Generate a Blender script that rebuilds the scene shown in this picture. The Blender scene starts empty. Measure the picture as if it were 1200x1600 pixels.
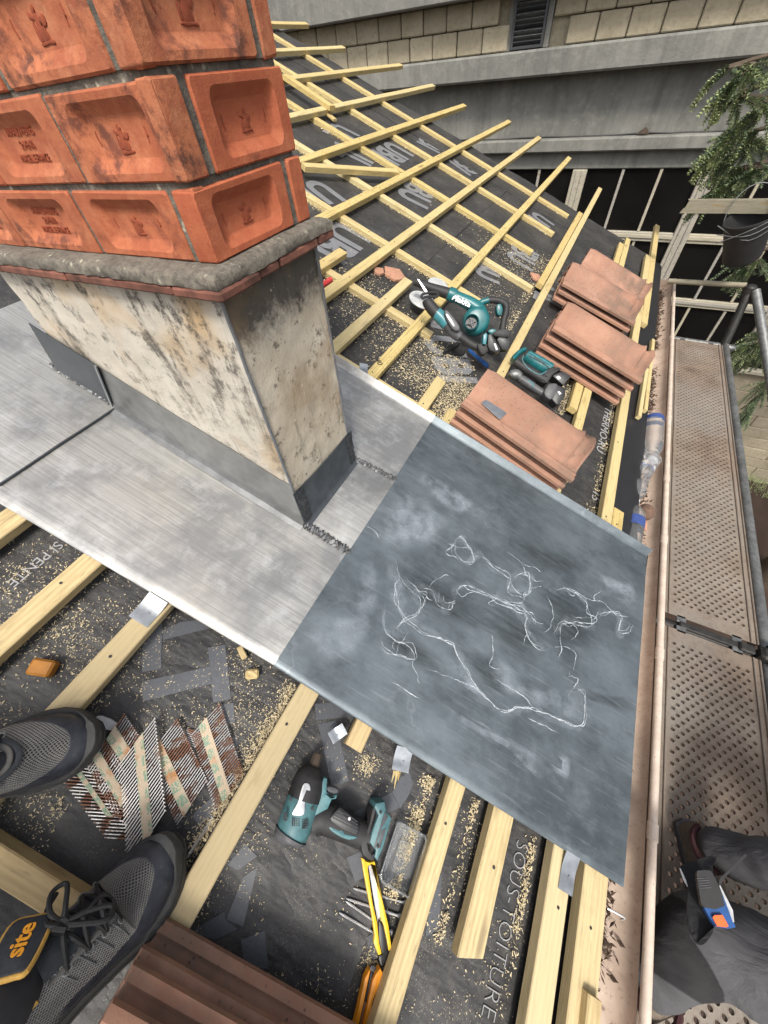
import bpy, bmesh, math, random
import numpy as np
from mathutils import Vector, Matrix, noise
random.seed(7)
S = bpy.context.scene
COL = S.collection

# ------------------------------------------------------------------ camera
RX = np.array([0.89239841, 0.44809939, -0.05321665])
UP = np.array([-0.32330573, 0.71718612, 0.61734712])
FW = np.array([-0.31479911, 0.53371435, -0.78488886])
PITCH = math.radians(21.50585)                 # roof slope
DV = np.array([math.cos(PITCH), 0, -math.sin(PITCH)])     # down the slope
YU = np.array([0., 1., 0.])                               # along the eaves
NN = np.array([math.sin(PITCH), 0, math.cos(PITCH)])      # roof normal
CAMP = NN * 0.928
FPX = 558.779
cd = bpy.data.cameras.new('camera'); cam = bpy.data.objects.new('camera', cd); COL.objects.link(cam)
cd.sensor_fit = 'HORIZONTAL'; cd.sensor_width = 36; cd.lens = 36 * FPX / 1200
cd.clip_start = 0.02; cd.clip_end = 400
cam.matrix_world = Matrix(((RX[0], UP[0], -FW[0], CAMP[0]), (RX[1], UP[1], -FW[1], CAMP[1]),
                           (RX[2], UP[2], -FW[2], CAMP[2]), (0, 0, 0, 1)))
S.camera = cam
S.render.resolution_x, S.render.resolution_y = 768, 1024

# ------------------------------------------------------------------ light: bright veiled daylight
SUN_EL, SUN_AZ = math.radians(56), math.radians(157)      # azimuth clockwise from +Y
w = bpy.data.worlds.new('World'); S.world = w; w.use_nodes = True
nt = w.node_tree
sky = nt.nodes.new('ShaderNodeTexSky'); sky.sky_type = 'NISHITA'; sky.sun_disc = False
sky.sun_elevation = SUN_EL; sky.sun_rotation = SUN_AZ
sky.air_density = 1.0; sky.dust_density = 4.0; sky.ozone_density = 1.0
bg = nt.nodes['Background']; bg.inputs[1].default_value = 0.145
hs = nt.nodes.new('ShaderNodeHueSaturation'); hs.inputs['Saturation'].default_value = .42      # veiled, nearly white sky
nt.links.new(sky.outputs[0], hs.inputs['Color']); nt.links.new(hs.outputs[0], bg.inputs[0])
sl = bpy.data.lights.new('sun', 'SUN'); sl.energy = 2.1; sl.angle = math.radians(11); sl.color = (1, .95, .87)
so = bpy.data.objects.new('sun', sl); COL.objects.link(so)
sd = Vector((math.sin(SUN_AZ) * math.cos(SUN_EL), math.cos(SUN_AZ) * math.cos(SUN_EL), math.sin(SUN_EL)))
so.rotation_euler = sd.to_track_quat('Z', 'Y').to_euler()
S.view_settings.view_transform = 'Standard'; S.view_settings.look = 'None'
S.view_settings.exposure = 0.66; S.view_settings.gamma = 1.0
S.view_settings.use_curve_mapping = False

# ------------------------------------------------------------------ geometry helpers
def ray(px, py): return RX * (px - 600) / FPX - UP * (py - 800) / FPX + FW
def onplane(px, py, P0, n):
    a = ray(px, py); n = np.array(n, float)
    return CAMP + a * (((np.array(P0) - CAMP) @ n) / (a @ n))
def onz(px, py, z): return onplane(px, py, (0, 0, z), (0, 0, 1))
def ony(px, py, y): return onplane(px, py, (0, y, 0), (0, 1, 0))
def onx(px, py, x): return onplane(px, py, (x, 0, 0), (1, 0, 0))
def rf(px, py, h=0.0):                          # point on the roof, height h over the underlay -> (v down slope, u along eaves)
    P = onplane(px, py, NN * h, NN); return float(P @ DV), float(P @ YU)
def rp(v, u, h=0.0): return DV * v + YU * u + NN * h
def rfp(px, py, h=0.0): v, u = rf(px, py, h); return (v, u, h)
ROOF3 = Matrix((tuple(DV), tuple(YU), tuple(NN))).transposed()      # columns d, Y, N
def roofmat(v, u, h, yaw=0.0):
    m = ROOF3 @ Matrix.Rotation(yaw, 3, 'Z'); m = m.to_4x4(); m.translation = Vector(rp(v, u, h)); return m
def tmat(x, y, z, rz=0.0):
    m = Matrix.Rotation(rz, 4, 'Z'); m.translation = Vector((x, y, z)); return m

class MB:
    def __init__(s): s.v = []; s.f = []; s.m = []
    def add(s, vs, fs, mi=0):
        o = len(s.v); s.v += [tuple(float(c) for c in p) for p in vs]
        for f in fs: s.f.append([o + i for i in f]); s.m.append(mi)
        return s
    def box(s, c, d, R=None, ch=0.0, mi=0):
        hx, hy, hz = d[0] / 2, d[1] / 2, d[2] / 2
        if ch <= 0:
            vs = [(x * hx, y * hy, z * hz) for x in (-1, 1) for y in (-1, 1) for z in (-1, 1)]
            fs = [(0, 1, 3, 2), (4, 6, 7, 5), (0, 4, 5, 1), (2, 3, 7, 6), (0, 2, 6, 4), (1, 5, 7, 3)]
        else:
            ch = min(ch, hx * .9, hy * .9, hz * .9); vs = []; ix = {}
            for x in (-1, 1):
                for y in (-1, 1):
                    for z in (-1, 1):
                        for a in range(3):
                            p = [x * (hx - ch), y * (hy - ch), z * (hz - ch)]
                            p[a] = (x, y, z)[a] * (hx, hy, hz)[a]
                            ix[(x, y, z, a)] = len(vs); vs.append(tuple(p))
            fs = []
            for a in range(3):
                b, c2 = (a + 1) % 3, (a + 2) % 3
                for sg in (-1, 1):
                    q = []
                    for (i, j) in ((-1, -1), (1, -1), (1, 1), (-1, 1)):
                        k = [0, 0, 0]; k[a] = sg; k[b] = i; k[c2] = j; q.append(ix[(*k, a)])
                    fs.append(q if sg > 0 else q[::-1])
                for i in (-1, 1):
                    for j in (-1, 1):
                        def key(t, ax):
                            k = [0, 0, 0]; k[a] = t; k[b] = i; k[c2] = j; return ix[(*k, ax)]
                        q = [key(-1, b), key(1, b), key(1, c2), key(-1, c2)]
                        fs.append(q if i * j > 0 else q[::-1])
            for x in (-1, 1):
                for y in (-1, 1):
                    for z in (-1, 1):
                        q = [ix[(x, y, z, 0)], ix[(x, y, z, 1)], ix[(x, y, z, 2)]]
                        fs.append(q if x * y * z > 0 else q[::-1])
        R = R or Matrix.Identity(3); C = Vector(c)
        return s.add([tuple(R @ Vector(p) + C) for p in vs], fs, mi)
    def loft(s, rings, cap=True, mi=0, closed=True):
        n = len(rings[0]); vs = [p for r in rings for p in r]; fs = []
        for i in range(len(rings) - 1):
            for j in range(n if closed else n - 1):
                k = (j + 1) % n
                fs.append((i * n + j, i * n + k, (i + 1) * n + k, (i + 1) * n + j))
        if cap:
            fs.append(tuple(range(n))[::-1]); fs.append(tuple((len(rings) - 1) * n + j for j in range(n)))
        return s.add(vs, fs, mi)
    def tube(s, pts, rad, n=10, mi=0, cap=True, sq=(1, 1), upv=(0, 0, 1), smooth=0):
        P = [Vector(p) for p in pts]
        if not hasattr(rad, '__len__'): rad = [rad] * len(P)
        rad = list(rad)
        if smooth:
            P, rad = crom(P, rad, smooth)
        rings = []
        for i, p in enumerate(P):
            t = (P[min(i + 1, len(P) - 1)] - P[max(i - 1, 0)]).normalized()
            u = Vector(upv); 
            if abs(t.dot(u)) > .98: u = Vector((1, 0, 0)) if abs(t.x) < .9 else Vector((0, 1, 0))
            a = t.cross(u).normalized(); b = a.cross(t).normalized()
            rings.append([tuple(p + a * math.cos(2 * math.pi * k / n) * rad[i] * sq[0] + b * math.sin(2 * math.pi * k / n) * rad[i] * sq[1]) for k in range(n)])
        return s.loft(rings, cap, mi)
    def prism(s, poly, z0, z1, bev=0.0, mi=0, sm=0):
        P = [Vector((p[0], p[1])) for p in poly]
        if sm: P = [Vector((q.x, q.y)) for q in cromc([Vector((p.x, p.y, 0)) for p in P], sm)]
        ar = sum(P[i].x * P[(i + 1) % len(P)].y - P[(i + 1) % len(P)].x * P[i].y for i in range(len(P)))
        if ar < 0: P = P[::-1]
        n = len(P); nr = []
        for i in range(n):
            a = (P[i] - P[i - 1]); b = (P[(i + 1) % n] - P[i])
            na = Vector((a.y, -a.x)); nb = Vector((b.y, -b.x))
            if na.length > 1e-9: na.normalize()
            if nb.length > 1e-9: nb.normalize()
            k = na + nb; L = k.length
            k = k / L if L > 1e-6 else na
            nr.append(k / max(.5, k.dot(na) if na.length > 0 else 1))
        def ring(ins, z): return [(P[i].x - nr[i].x * ins, P[i].y - nr[i].y * ins, z) for i in range(n)]
        if bev > 0:
            rings = [ring(bev, z0), ring(0, z0 + bev), ring(0, z1 - bev), ring(bev * .3, z1 - bev * .3), ring(bev, z1)]
        else: rings = [ring(0, z0), ring(0, z1)]
        return s.loft(rings, True, mi)
    def lathe(s, c, prof, n=28, mi=0, cap=True):
        return s.loft([[(c[0] + r * math.cos(2 * math.pi * k / n), c[1] + r * math.sin(2 * math.pi * k / n), c[2] + h) for k in range(n)] for h, r in prof], cap, mi)
    def disc(s, c, r, h, n=20, axis=(0, 0, 1), mi=0, bev=0.0):
        c = Vector(c); ax = Vector(axis).normalized()
        pts = [c, c + ax * h]; rr = [r, r]
        if bev: pts = [c, c + ax * (h - bev), c + ax * h]; rr = [r, r, r - bev]
        return s.tube([tuple(p) for p in pts], rr, n, mi)
    def shift(s, o):
        s.v = [(p[0] - o[0], p[1] - o[1], p[2] - o[2]) for p in s.v]; return s
    def tf(s, M):
        s.v = [tuple(M @ Vector(p)) for p in s.v]; return s
    def mesh(s, name, mats, smooth=35):
        me = bpy.data.meshes.new(name); me.from_pydata(s.v, [], s.f)
        for m in (mats if isinstance(mats, (list, tuple)) else [mats]): me.materials.append(m)
        me.polygons.foreach_set('material_index', s.m)
        bm = bmesh.new(); bm.from_mesh(me); bmesh.ops.recalc_face_normals(bm, faces=bm.faces); bm.to_mesh(me); bm.free()
        if smooth:
            me.polygons.foreach_set('use_smooth', [True] * len(me.polygons)); me.set_sharp_from_angle(angle=math.radians(smooth))
        me.update(); return me
    def build(s, name, mats, parent=None, mat=None, smooth=35):
        return link(name, s.mesh(name, mats, smooth), parent, mat)

def link(name, me, parent=None, mat=None):
    o = bpy.data.objects.new(name, me); COL.objects.link(o)
    if parent is not None: o.parent = parent
    if mat is not None: o.matrix_local = mat
    return o
def crom(P, rad, k):
    Q = []; R = []
    for i in range(len(P) - 1):
        p0, p1, p2, p3 = P[max(i - 1, 0)], P[i], P[i + 1], P[min(i + 2, len(P) - 1)]
        for j in range(k):
            t = j / k
            Q.append(.5 * ((2 * p1) + (p2 - p0) * t + (2 * p0 - 5 * p1 + 4 * p2 - p3) * t * t + (3 * p1 - p0 - 3 * p2 + p3) * t ** 3))
            R.append(rad[i] * (1 - t) + rad[i + 1] * t)
    Q.append(P[-1]); R.append(rad[-1]); return Q, R
def cromc(P, k):
    Q = []; n = len(P)
    for i in range(n):
        p0, p1, p2, p3 = P[i - 1], P[i], P[(i + 1) % n], P[(i + 2) % n]
        for j in range(k):
            t = j / k
            Q.append(.5 * ((2 * p1) + (p2 - p0) * t + (2 * p0 - 5 * p1 + 4 * p2 - p3) * t * t + (3 * p1 - p0 - 3 * p2 + p3) * t ** 3))
    return Q
def tag(o, label, cat, group=None):
    o['label'] = label; o['category'] = cat
    if group: o['group'] = group
    return o
def thing(name, mat, label, cat, group=None):
    o = bpy.data.objects.new(name, None); COL.objects.link(o); o.empty_display_size = .05
    o.matrix_local = mat; return tag(o, label, cat, group)
class FR:                                        # a plane through P0 facing n, to build a tool standing up towards the viewer
    def __init__(s, px, py, h, n):
        v, u = rf(px, py, h); s.P0 = rp(v, u, h); s.n = np.array(n, float) / np.linalg.norm(n)
        ex = RX - s.n * (RX @ s.n); s.ex = ex / np.linalg.norm(ex); s.ey = np.cross(s.n, s.ex)
        s.s = float((s.P0 - CAMP) @ FW) / FPX; s.zs = 1.0
        m = Matrix((tuple(s.ex), tuple(s.ey), tuple(s.n))).transposed().to_4x4(); m.translation = Vector(s.P0); s.M = m
    def p2(s, pts, h=0.0):
        r = []
        for x, y in pts: P = onplane(x, y, s.P0 + s.n * h, s.n) - s.P0; r.append((float(P @ s.ex), float(P @ s.ey)))
        return r
    def p3(s, pts, h=0.0): return [(x, y, h) for x, y in s.p2(pts, h)]
class LT:
    def __init__(s, name, fr, label, cat, group=None): s.e = thing(name, fr.M, label, cat, group)
    def part(s, name, mb, mats, smooth=40, parent=None): return mb.build(name, mats, parent or s.e, None, smooth)
class RT:                                        # a thing lying on the roof: part meshes are given in (v, u, h)
    def __init__(s, name, org, label, cat, group=None):
        s.o = org; s.e = thing(name, roofmat(*org), label, cat, group)
    def part(s, name, mb, mats, smooth=35, parent=None):
        return mb.shift(s.o).build(name, mats, parent or s.e, None, smooth)
def rone(name, org, mb, mats, label, cat, group=None, smooth=35):
    o = mb.shift(org).build(name, mats, None, roofmat(*org), smooth); return tag(o, label, cat, group)
def struct(o): o['kind'] = 'structure'; return o
def stuff(o): o['kind'] = 'stuff'; return o
def text_mesh(body, size, depth=0.0, offset=0.0, shear=0.0, res=3):
    c = bpy.data.curves.new('lettering', 'FONT'); c.body = body; c.size = size; c.extrude = depth; c.offset = offset; c.shear = shear
    c.align_x = 'CENTER'; c.align_y = 'CENTER'; c.resolution_u = res
    o = bpy.data.objects.new('lettering', c); COL.objects.link(o)
    bpy.context.view_layer.update()
    dg = bpy.context.evaluated_depsgraph_get(); me = bpy.data.meshes.new_from_object(o.evaluated_get(dg))
    bpy.data.objects.remove(o); bpy.data.curves.remove(c); return me

# ------------------------------------------------------------------ material helpers
class NT:
    def __init__(s, name):
        s.mat = bpy.data.materials.new(name); s.mat.use_nodes = True; s.t = s.mat.node_tree
        s.b = s.t.nodes['Principled BSDF']; s._c = {}
    def n(s, ty, **k):
        x = s.t.nodes.new('ShaderNode' + ty)
        for a, b in k.items(): setattr(x, a, b)
        return x
    def put(s, sock, val):
        if isinstance(val, bpy.types.NodeSocket): s.t.links.new(val, sock)
        elif isinstance(val, (tuple, list)) and sock.type == 'RGBA' and len(val) == 3: sock.default_value = (*val, 1)
        else: sock.default_value = val
    def co(s, kind='Object'):
        if kind not in s._c: s._c[kind] = s.n('TexCoord').outputs[kind]
        return s._c[kind]
    def rnd(s):
        if 'r' not in s._c: s._c['r'] = s.n('ObjectInfo').outputs['Random']
        return s._c['r']
    def map(s, scale=(1, 1, 1), rot=(0, 0, 0), co=None, jitter=True):
        m = s.n('Mapping'); s.put(m.inputs['Vector'], co or s.co()); m.inputs['Scale'].default_value = scale; m.inputs['Rotation'].default_value = rot
        if jitter:
            c = s.n('CombineXYZ'); r = s.math('MULTIPLY', s.rnd(), 37.0)
            s.put(c.inputs[0], r); s.put(c.inputs[1], r); s.put(c.inputs[2], r); s.put(m.inputs['Location'], c.outputs[0])
        return m.outputs[0]
    def noise(s, scale, detail=4, rough=.6, co=None, dist=0.0):
        x = s.n('TexNoise'); x.inputs['Scale'].default_value = scale; x.inputs['Detail'].default_value = detail
        x.inputs['Roughness'].default_value = rough; x.inputs['Distortion'].default_value = dist
        s.put(x.inputs['Vector'], co or s.map()); return x.outputs['Fac']
    def vor(s, scale, feat='F1', co=None, out='Distance', rnd=1.0):
        x = s.n('TexVoronoi'); x.feature = feat; x.inputs['Scale'].default_value = scale; x.inputs['Randomness'].default_value = rnd
        s.put(x.inputs['Vector'], co or s.map()); return x.outputs[out]
    def ramp(s, fac, stops):
        r = s.n('ValToRGB'); e = r.color_ramp.elements
        while len(e) < len(stops): e.new(.5)
        for i, (p, c) in enumerate(stops):
            e[i].position = p; e[i].color = (c, c, c, 1) if not hasattr(c, '__len__') else (*c[:3], 1)
        s.put(r.inputs[0], fac); return r.outputs[0]
    def mix(s, f, a, b, bt='MIX'):
        x = s.n('Mix'); x.data_type = 'RGBA'; x.blend_type = bt
        s.put(x.inputs[0], f); s.put(x.inputs[6], a); s.put(x.inputs[7], b); return x.outputs[2]
    def math(s, op, a, b=0.0, clamp=False):
        x = s.n('Math'); x.operation = op; x.use_clamp = clamp; s.put(x.inputs[0], a); s.put(x.inputs[1], b); return x.outputs[0]
    def sep(s, v): x = s.n('SeparateXYZ'); s.put(x.inputs[0], v); return x.outputs
    def bump(s, h, st=.5, dist=.002, nrm=None):
        x = s.n('Bump'); x.inputs['Strength'].default_value = st; x.inputs['Distance'].default_value = dist
        s.put(x.inputs['Height'], h)
        if nrm is not None: s.put(x.inputs['Normal'], nrm)
        return x.outputs[0]
    def out(s, color, rough=.7, metal=0.0, normal=None, **k):
        s.put(s.b.inputs['Base Color'], color); s.put(s.b.inputs['Roughness'], rough); s.put(s.b.inputs['Metallic'], metal)
        if normal is not None: s.put(s.b.inputs['Normal'], normal)
        for a, b in k.items(): s.put(s.b.inputs[a.replace('_', ' ')], b)
        return s.mat

def hexc(h):                                     # sRGB hex to linear
    r = []
    for i in (0, 2, 4):
        c = int(h[i:i + 2], 16) / 255; r.append(c / 12.92 if c <= .04045 else ((c + .055) / 1.055) ** 2.4)
    return tuple(r)

def m_plain(name, col, rough=.5, metal=0.0, var=.25, sc=60, bump=.15):
    t = NT(name); a = t.noise(sc, 5, .65); b = t.noise(sc * .13, 3)
    c = t.mix(t.ramp(a, [(.3, 0), (.75, 1)]), tuple(x * (1 - var) for x in col), tuple(min(1, x * (1 + var)) for x in col))
    c = t.mix(t.ramp(b, [(.35, .0), (.7, .5)]), c, tuple(x * (1 - var * 1.2) for x in col))
    return t.out(c, t.math('ADD', rough - .08, t.math('MULTIPLY', a, .16)), metal, t.bump(a, bump, .001))

def m_wood(name, base, dark, green=.0, grey=False):
    t = NT(name)                                  # grain runs along local X
    g = t.noise(1, 6, .6, t.map((6, 90, 90)), .4)
    w_ = t.n('TexWave'); w_.wave_type = 'RINGS'; w_.rings_direction = 'X'; w_.inputs['Scale'].default_value = 14; w_.inputs['Distortion'].default_value = 5
    w_.inputs['Detail'].default_value = 3; w_.inputs['Detail Scale'].default_value = .8; t.put(w_.inputs['Vector'], t.map((.35, 3.2, 5)))
    f = t.math('ADD', t.math('MULTIPLY', g, .7), t.math('MULTIPLY', w_.outputs['Fac'], .20))
    c = t.mix(t.ramp(f, [(.34, 0), (.64, 1)]), base, tuple(x * .86 for x in dark))
    big = t.noise(1, 4, .65, t.map((3, 14, 14)))
    c = t.mix(t.ramp(big, [(.42, 0), (.75, .55)]), c, tuple(x * y for x, y in zip(base, (.62, .66, .55))))
    fl = t.noise(1, 3, .7, t.map((26, 190, 190)))
    c = t.mix(t.ramp(fl, [(.54, 0), (.68, .75)]), c, tuple(x * .42 for x in dark))
    kn = t.vor(1, 'F1', t.map((2.6, 15, 15)))
    k2 = t.ramp(kn, [(.05, 1), (.13, 0)])
    c = t.mix(k2, c, (.12, .065, .02))
    c = t.mix(t.math('MULTIPLY', t.rnd(), .7), c, tuple(x * y for x, y in zip(base, (.80, .76, .78))))
    r2 = t.math('FRACT', t.math('MULTIPLY', t.rnd(), 7.31)); c = t.mix(t.math('MULTIPLY', r2, .5), c, (.56, .49, .30))
    sc_ = t.noise(1, 4, .6, t.map((9, 30, 30))); c = t.mix(t.ramp(sc_, [(.56, 0), (.74, .5)]), c, tuple(x * .62 for x in dark))
    return t.out(c, .72, 0, t.bump(t.math('ADD', f, t.math('MULTIPLY', fl, .4)), .35, .0012))
# ------------------------------------------------------------------ materials
M = {}
M['batten'] = m_wood('batten_pine', (.60, .46, .185), (.44, .315, .105))
M['batten_dry'] = m_wood('batten_pine_dry', (.60, .455, .225), (.41, .28, .115))
M['old_board'] = m_wood('grey_board', (.17, .155, .13), (.07, .064, .055))
M['frame_wood'] = m_wood('weathered_frame', (.42, .40, .355), (.22, .20, .17))

def f():
    t = NT('underlay'); a = t.noise(420, 4, .7, t.map(jitter=False)); b = t.noise(5, 5, .65, t.map(jitter=False)); d = t.noise(38, 6, .75, t.map(jitter=False))
    c = t.mix(t.ramp(a, [(.35, 0), (.7, 1)]), (.013, .013, .014), (.036, .035, .035))
    c = t.mix(t.ramp(b, [(.4, 0), (.75, .55)]), c, (.070, .067, .064))
    dust = t.math('MULTIPLY', t.ramp(d, [(.5, 0), (.74, 1)]), t.ramp(b, [(.35, .05), (.7, .55)]))
    c = t.mix(dust, c, (.17, .155, .13))
    v = t.vor(260, 'F1', t.map(jitter=False)); m_ = t.noise(9, 3, .6, t.map(jitter=False))
    sp = t.math('MULTIPLY', t.ramp(v, [(.16, 1), (.26, 0)]), t.ramp(m_, [(.44, 0), (.60, 1)]))
    c = t.mix(t.math('MULTIPLY', sp, .55), c, (.34, .29, .2))
    wr = t.noise(6, 2, .45, t.map((1, 1.6, 1), jitter=False), .3)
    hb = t.bump(wr, .38, .012); rg_ = t.noise(3.2, 4, .6, t.map((1, 2.6, 1), (0, 0, .5), jitter=False)); hb = t.bump(t.math('ABSOLUTE', t.math('SUBTRACT', rg_, .5)), .35, .05, hb); hb = t.bump(a, .5, .0006, hb)
    return t.out(c, t.math('ADD', .42, t.math('MULTIPLY', d, .25)), 0, hb)
M['underlay'] = f()
M['print_grey'] = m_plain('reflective_print', (.085, .09, .10), .42, 0, .22, 220, .1)
M['print_far'] = m_plain('reflective_print_scuffed', (.195, .20, .21), .36, 0, .3, 160, .2)
M['print_white'] = m_plain('white_print', (.34, .34, .34), .6, 0, .3, 300, .1)
M['edge_black'] = m_plain('black_eaves_strip', (.018, .018, .02), .45, 0, .3, 90, .2)

def f():
    t = NT('brushed_zinc'); L = t.noise(1, 5, .7, t.map((2.2, 210, 60))); L2 = t.noise(1, 4, .7, t.map((9, 420, 60))); b = t.noise(5, 5, .6); s_ = t.noise(17, 6, .7)
    f1 = t.math('ADD', t.math('MULTIPLY', L, .55), t.math('MULTIPLY', L2, .45))
    c = t.mix(t.ramp(f1, [(.33, 0), (.66, 1)]), (.27, .265, .25), (.56, .55, .52))
    c = t.mix(t.ramp(b, [(.46, 0), (.60, .72)]), c, (.21, .215, .22))  # dark reflections in the metal, painted in as broad blotches
    c = t.mix(t.ramp(s_, [(.52, 0), (.76, .5)]), c, (.66, .67, .68))
    warm = t.noise(3.1, 3); c = t.mix(t.ramp(warm, [(.52, 0), (.72, .35)]), c, (.47, .43, .37))
    r = t.math('ADD', .36, t.math('MULTIPLY', t.math('ADD', b, f1), .16))
    return t.out(c, r, .72, t.bump(f1, .28, .0006))
M['zinc_bright'] = f()
def f():
    t = NT('patinated_zinc'); a = t.noise(3.2, 6, .62); b = t.noise(9, 7, .75, t.map((1, 1.5, 1))); sc = t.noise(1, 4, .7, t.map((7, 130, 50), (0, 0, .1))); fine = t.noise(220, 3, .7)
    c = t.mix(t.ramp(a, [(.34, 0), (.66, 1)]), (.078, .095, .105), (.150, .178, .194))
    c = t.mix(t.ramp(b, [(.48, 0), (.74, .6)]), c, (.215, .252, .274))
    c = t.mix(t.ramp(b, [(.27, .7), (.46, 0)]), c, (.050, .058, .064))
    c = t.mix(t.ramp(sc, [(.56, 0), (.78, .42)]), c, (.36, .385, .40))
    dn = t.n('TexNoise'); dn.inputs['Scale'].default_value = 6; dn.inputs['Detail'].default_value = 5; t.put(dn.inputs['Vector'], t.map())
    vx = t.n('TexVoronoi'); vx.feature = 'DISTANCE_TO_EDGE'; vx.inputs['Scale'].default_value = 5.2
    ad = t.n('VectorMath'); ad.operation = 'MULTIPLY_ADD'; t.put(ad.inputs[0], dn.outputs['Color']); ad.inputs[1].default_value = (.34, .34, .34); t.put(ad.inputs[2], t.map()); t.put(vx.inputs['Vector'], ad.outputs[0])
    bl = t.math('MULTIPLY', t.ramp(vx.outputs['Distance'], [(.0, .18), (.022, .0)]), t.ramp(t.noise(2.2, 3), [(.54, 0), (.62, 1)]))
    c = t.mix(bl, c, (.40, .44, .47))
    return t.out(c, t.math('ADD', .36, t.math('MULTIPLY', b, .22)), .55, t.bump(fine, .12, .0004))
M['zinc_dull'] = f()
M['zinc_flash'] = m_plain('flashing_zinc', (.075, .085, .095), .48, .35, .3, 25, .15)  # darker copy of the flashing zinc, its dark reflections put into the colour
M['zinc_flash_mid'] = m_plain('flashing_zinc_mid', (.23, .235, .235), .38, .75, .3, 22, .15)  # lighter copy of the same zinc, its brighter reflections put into the colour
M['zinc_clip'] = m_plain('zinc_clip', (.30, .32, .34), .4, .7, .25, 45, .15)
M['solder'] = m_plain('solder', (.32, .32, .32), .45, .8, .6, 160, .9)
M['solder_dark'] = m_plain('solder_dark', (.10, .105, .11), .5, .6, .6, 150, .9)
def f():
    t = NT('efflorescence'); a = t.noise(75, 5, .75); t.b.inputs['Alpha'].default_value = 1
    s_ = t.n('Attribute'); s_.attribute_name = 'soft'; al = t.math('MULTIPLY', t.math('POWER', s_.outputs['Fac'], 1.3), t.ramp(a, [(.36, .10), (.62, .95)]))
    return t.out((.56, .61, .64), .8, 0, None, Alpha=al)
M['stain'] = f()
def f():
    t = NT('pale_bloom'); a = t.noise(20, 7, .6)
    s_ = t.n('Attribute'); s_.attribute_name = 'soft'; al = t.math('MULTIPLY', s_.outputs['Fac'], t.ramp(a, [(.36, .0), (.70, .45)]))
    return t.out((.44, .49, .55), .7, 0, None, Alpha=al)
M['bloom'] = f()
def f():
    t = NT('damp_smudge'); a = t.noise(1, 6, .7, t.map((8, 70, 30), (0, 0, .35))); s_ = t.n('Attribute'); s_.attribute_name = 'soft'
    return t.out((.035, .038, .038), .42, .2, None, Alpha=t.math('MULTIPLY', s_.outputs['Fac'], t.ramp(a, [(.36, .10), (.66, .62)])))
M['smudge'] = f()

def f():
    t = NT('lime_render'); a = t.noise(6, 6, .65); b = t.noise(32, 6, .75); g = t.noise(190, 4, .7)
    st = t.noise(1, 6, .72, t.map((22, 22, 2.4), (0, -.25, 0)), .5)
    c = t.mix(t.ramp(a, [(.3, 0), (.7, 1)]), (.43, .385, .315), (.56, .525, .455))
    c = t.mix(t.ramp(t.noise(4.3, 4, .55), [(.56, 0), (.70, .8)]), c, (.40, .26, .115))
    c = t.mix(t.ramp(st, [(.52, 0), (.70, .8)]), c, (.16, .135, .105))
    z = t.sep(t.co())[2]; hi = t.ramp(z, [(.24, 0), (.50, 1)])
    mould = t.math('MULTIPLY', t.ramp(t.math('MULTIPLY', b, t.math('ADD', st, .5)), [(.51, 0), (.64, 1)]), t.math('ADD', .40, t.math('MULTIPLY', hi, .5)))
    c = t.mix(mould, c, (.045, .04, .034))
    c = t.mix(t.ramp(g, [(.63, 0), (.75, .6)]), c, (.09, .078, .06))
    return t.out(c, .9, 0, t.bump(t.math('ADD', b, t.math('MULTIPLY', g, .5)), .55, .004))
M['render'] = f()
def f():
    t = NT('lime_render_mould_shade'); a = t.noise(7, 6, .65); b = t.noise(34, 6, .75); g = t.noise(170, 4, .7)
    st = t.noise(1, 6, .72, t.map((26, 26, 5)), .6)
    c = t.mix(t.ramp(a, [(.3, 0), (.7, 1)]), (.44, .37, .27), (.57, .515, .415))
    c = t.mix(t.ramp(st, [(.54, 0), (.70, .8)]), c, (.13, .105, .072))
    z = t.sep(t.co())[2]; y = t.sep(t.co())[1]
    mould_shade = t.math('MULTIPLY', t.ramp(t.math('ADD', z, t.math('MULTIPLY', b, .16)), [(.525, 0), (.575, 1)]), .85)  # dark top band: mould staining plus the slab's shadow, put into the colour
    c = t.mix(mould_shade, c, (.022, .02, .018))
    c = t.mix(t.ramp(b, [(.56, 0), (.66, .85)]), c, (.06, .05, .04))
    c = t.mix(t.ramp(t.noise(5.5, 4), [(.5, 0), (.68, .75)]), c, (.27, .185, .10))
    c = t.mix(t.ramp(t.noise(60, 3), [(.66, 0), (.72, .7)]), c, (.60, .53, .40))
    return t.out(c, .92, 0, t.bump(t.math('ADD', b, t.math('MULTIPLY', g, .5)), .55, .003))
M['render_end'] = f()
def f():
    t = NT('red_brick'); a = t.noise(9, 5, .6); b = t.noise(45, 6, .7); g = t.noise(260, 4, .75); st = t.noise(1, 5, .7, t.map((16, 16, 60)))
    c = t.mix(t.ramp(a, [(.3, 0), (.7, 1)]), (.345, .105, .042), (.455, .165, .075))
    c = t.mix(t.ramp(b, [(.38, .0), (.62, .75)]), c, (.25, .062, .028))
    du = t.noise(23, 5, .75); c = t.mix(t.ramp(du, [(.52, 0), (.72, .55)]), c, (.52, .235, .12))
    c = t.mix(t.ramp(st, [(.60, 0), (.78, .45)]), c, (.60, .28, .16))
    c = t.mix(t.math('MULTIPLY', t.ramp(b, [(.46, 0), (.60, 1)]), t.ramp(a, [(.50, 0), (.60, .85)])), c, (.045, .025, .018))
    c = t.mix(t.ramp(g, [(.62, 0), (.74, .5)]), c, (.13, .045, .022))
    c = t.mix(t.math('MULTIPLY', t.rnd(), .5), c, (.40, .085, .032))
    return t.out(c, .82, 0, t.bump(t.math('ADD', t.math('MULTIPLY', b, 1.2), g), .5, .0016))
M['brick'] = f()
M['slip'] = m_plain('slip_tile', (.19, .075, .05), .9, 0, .7, 24, .5)
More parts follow.
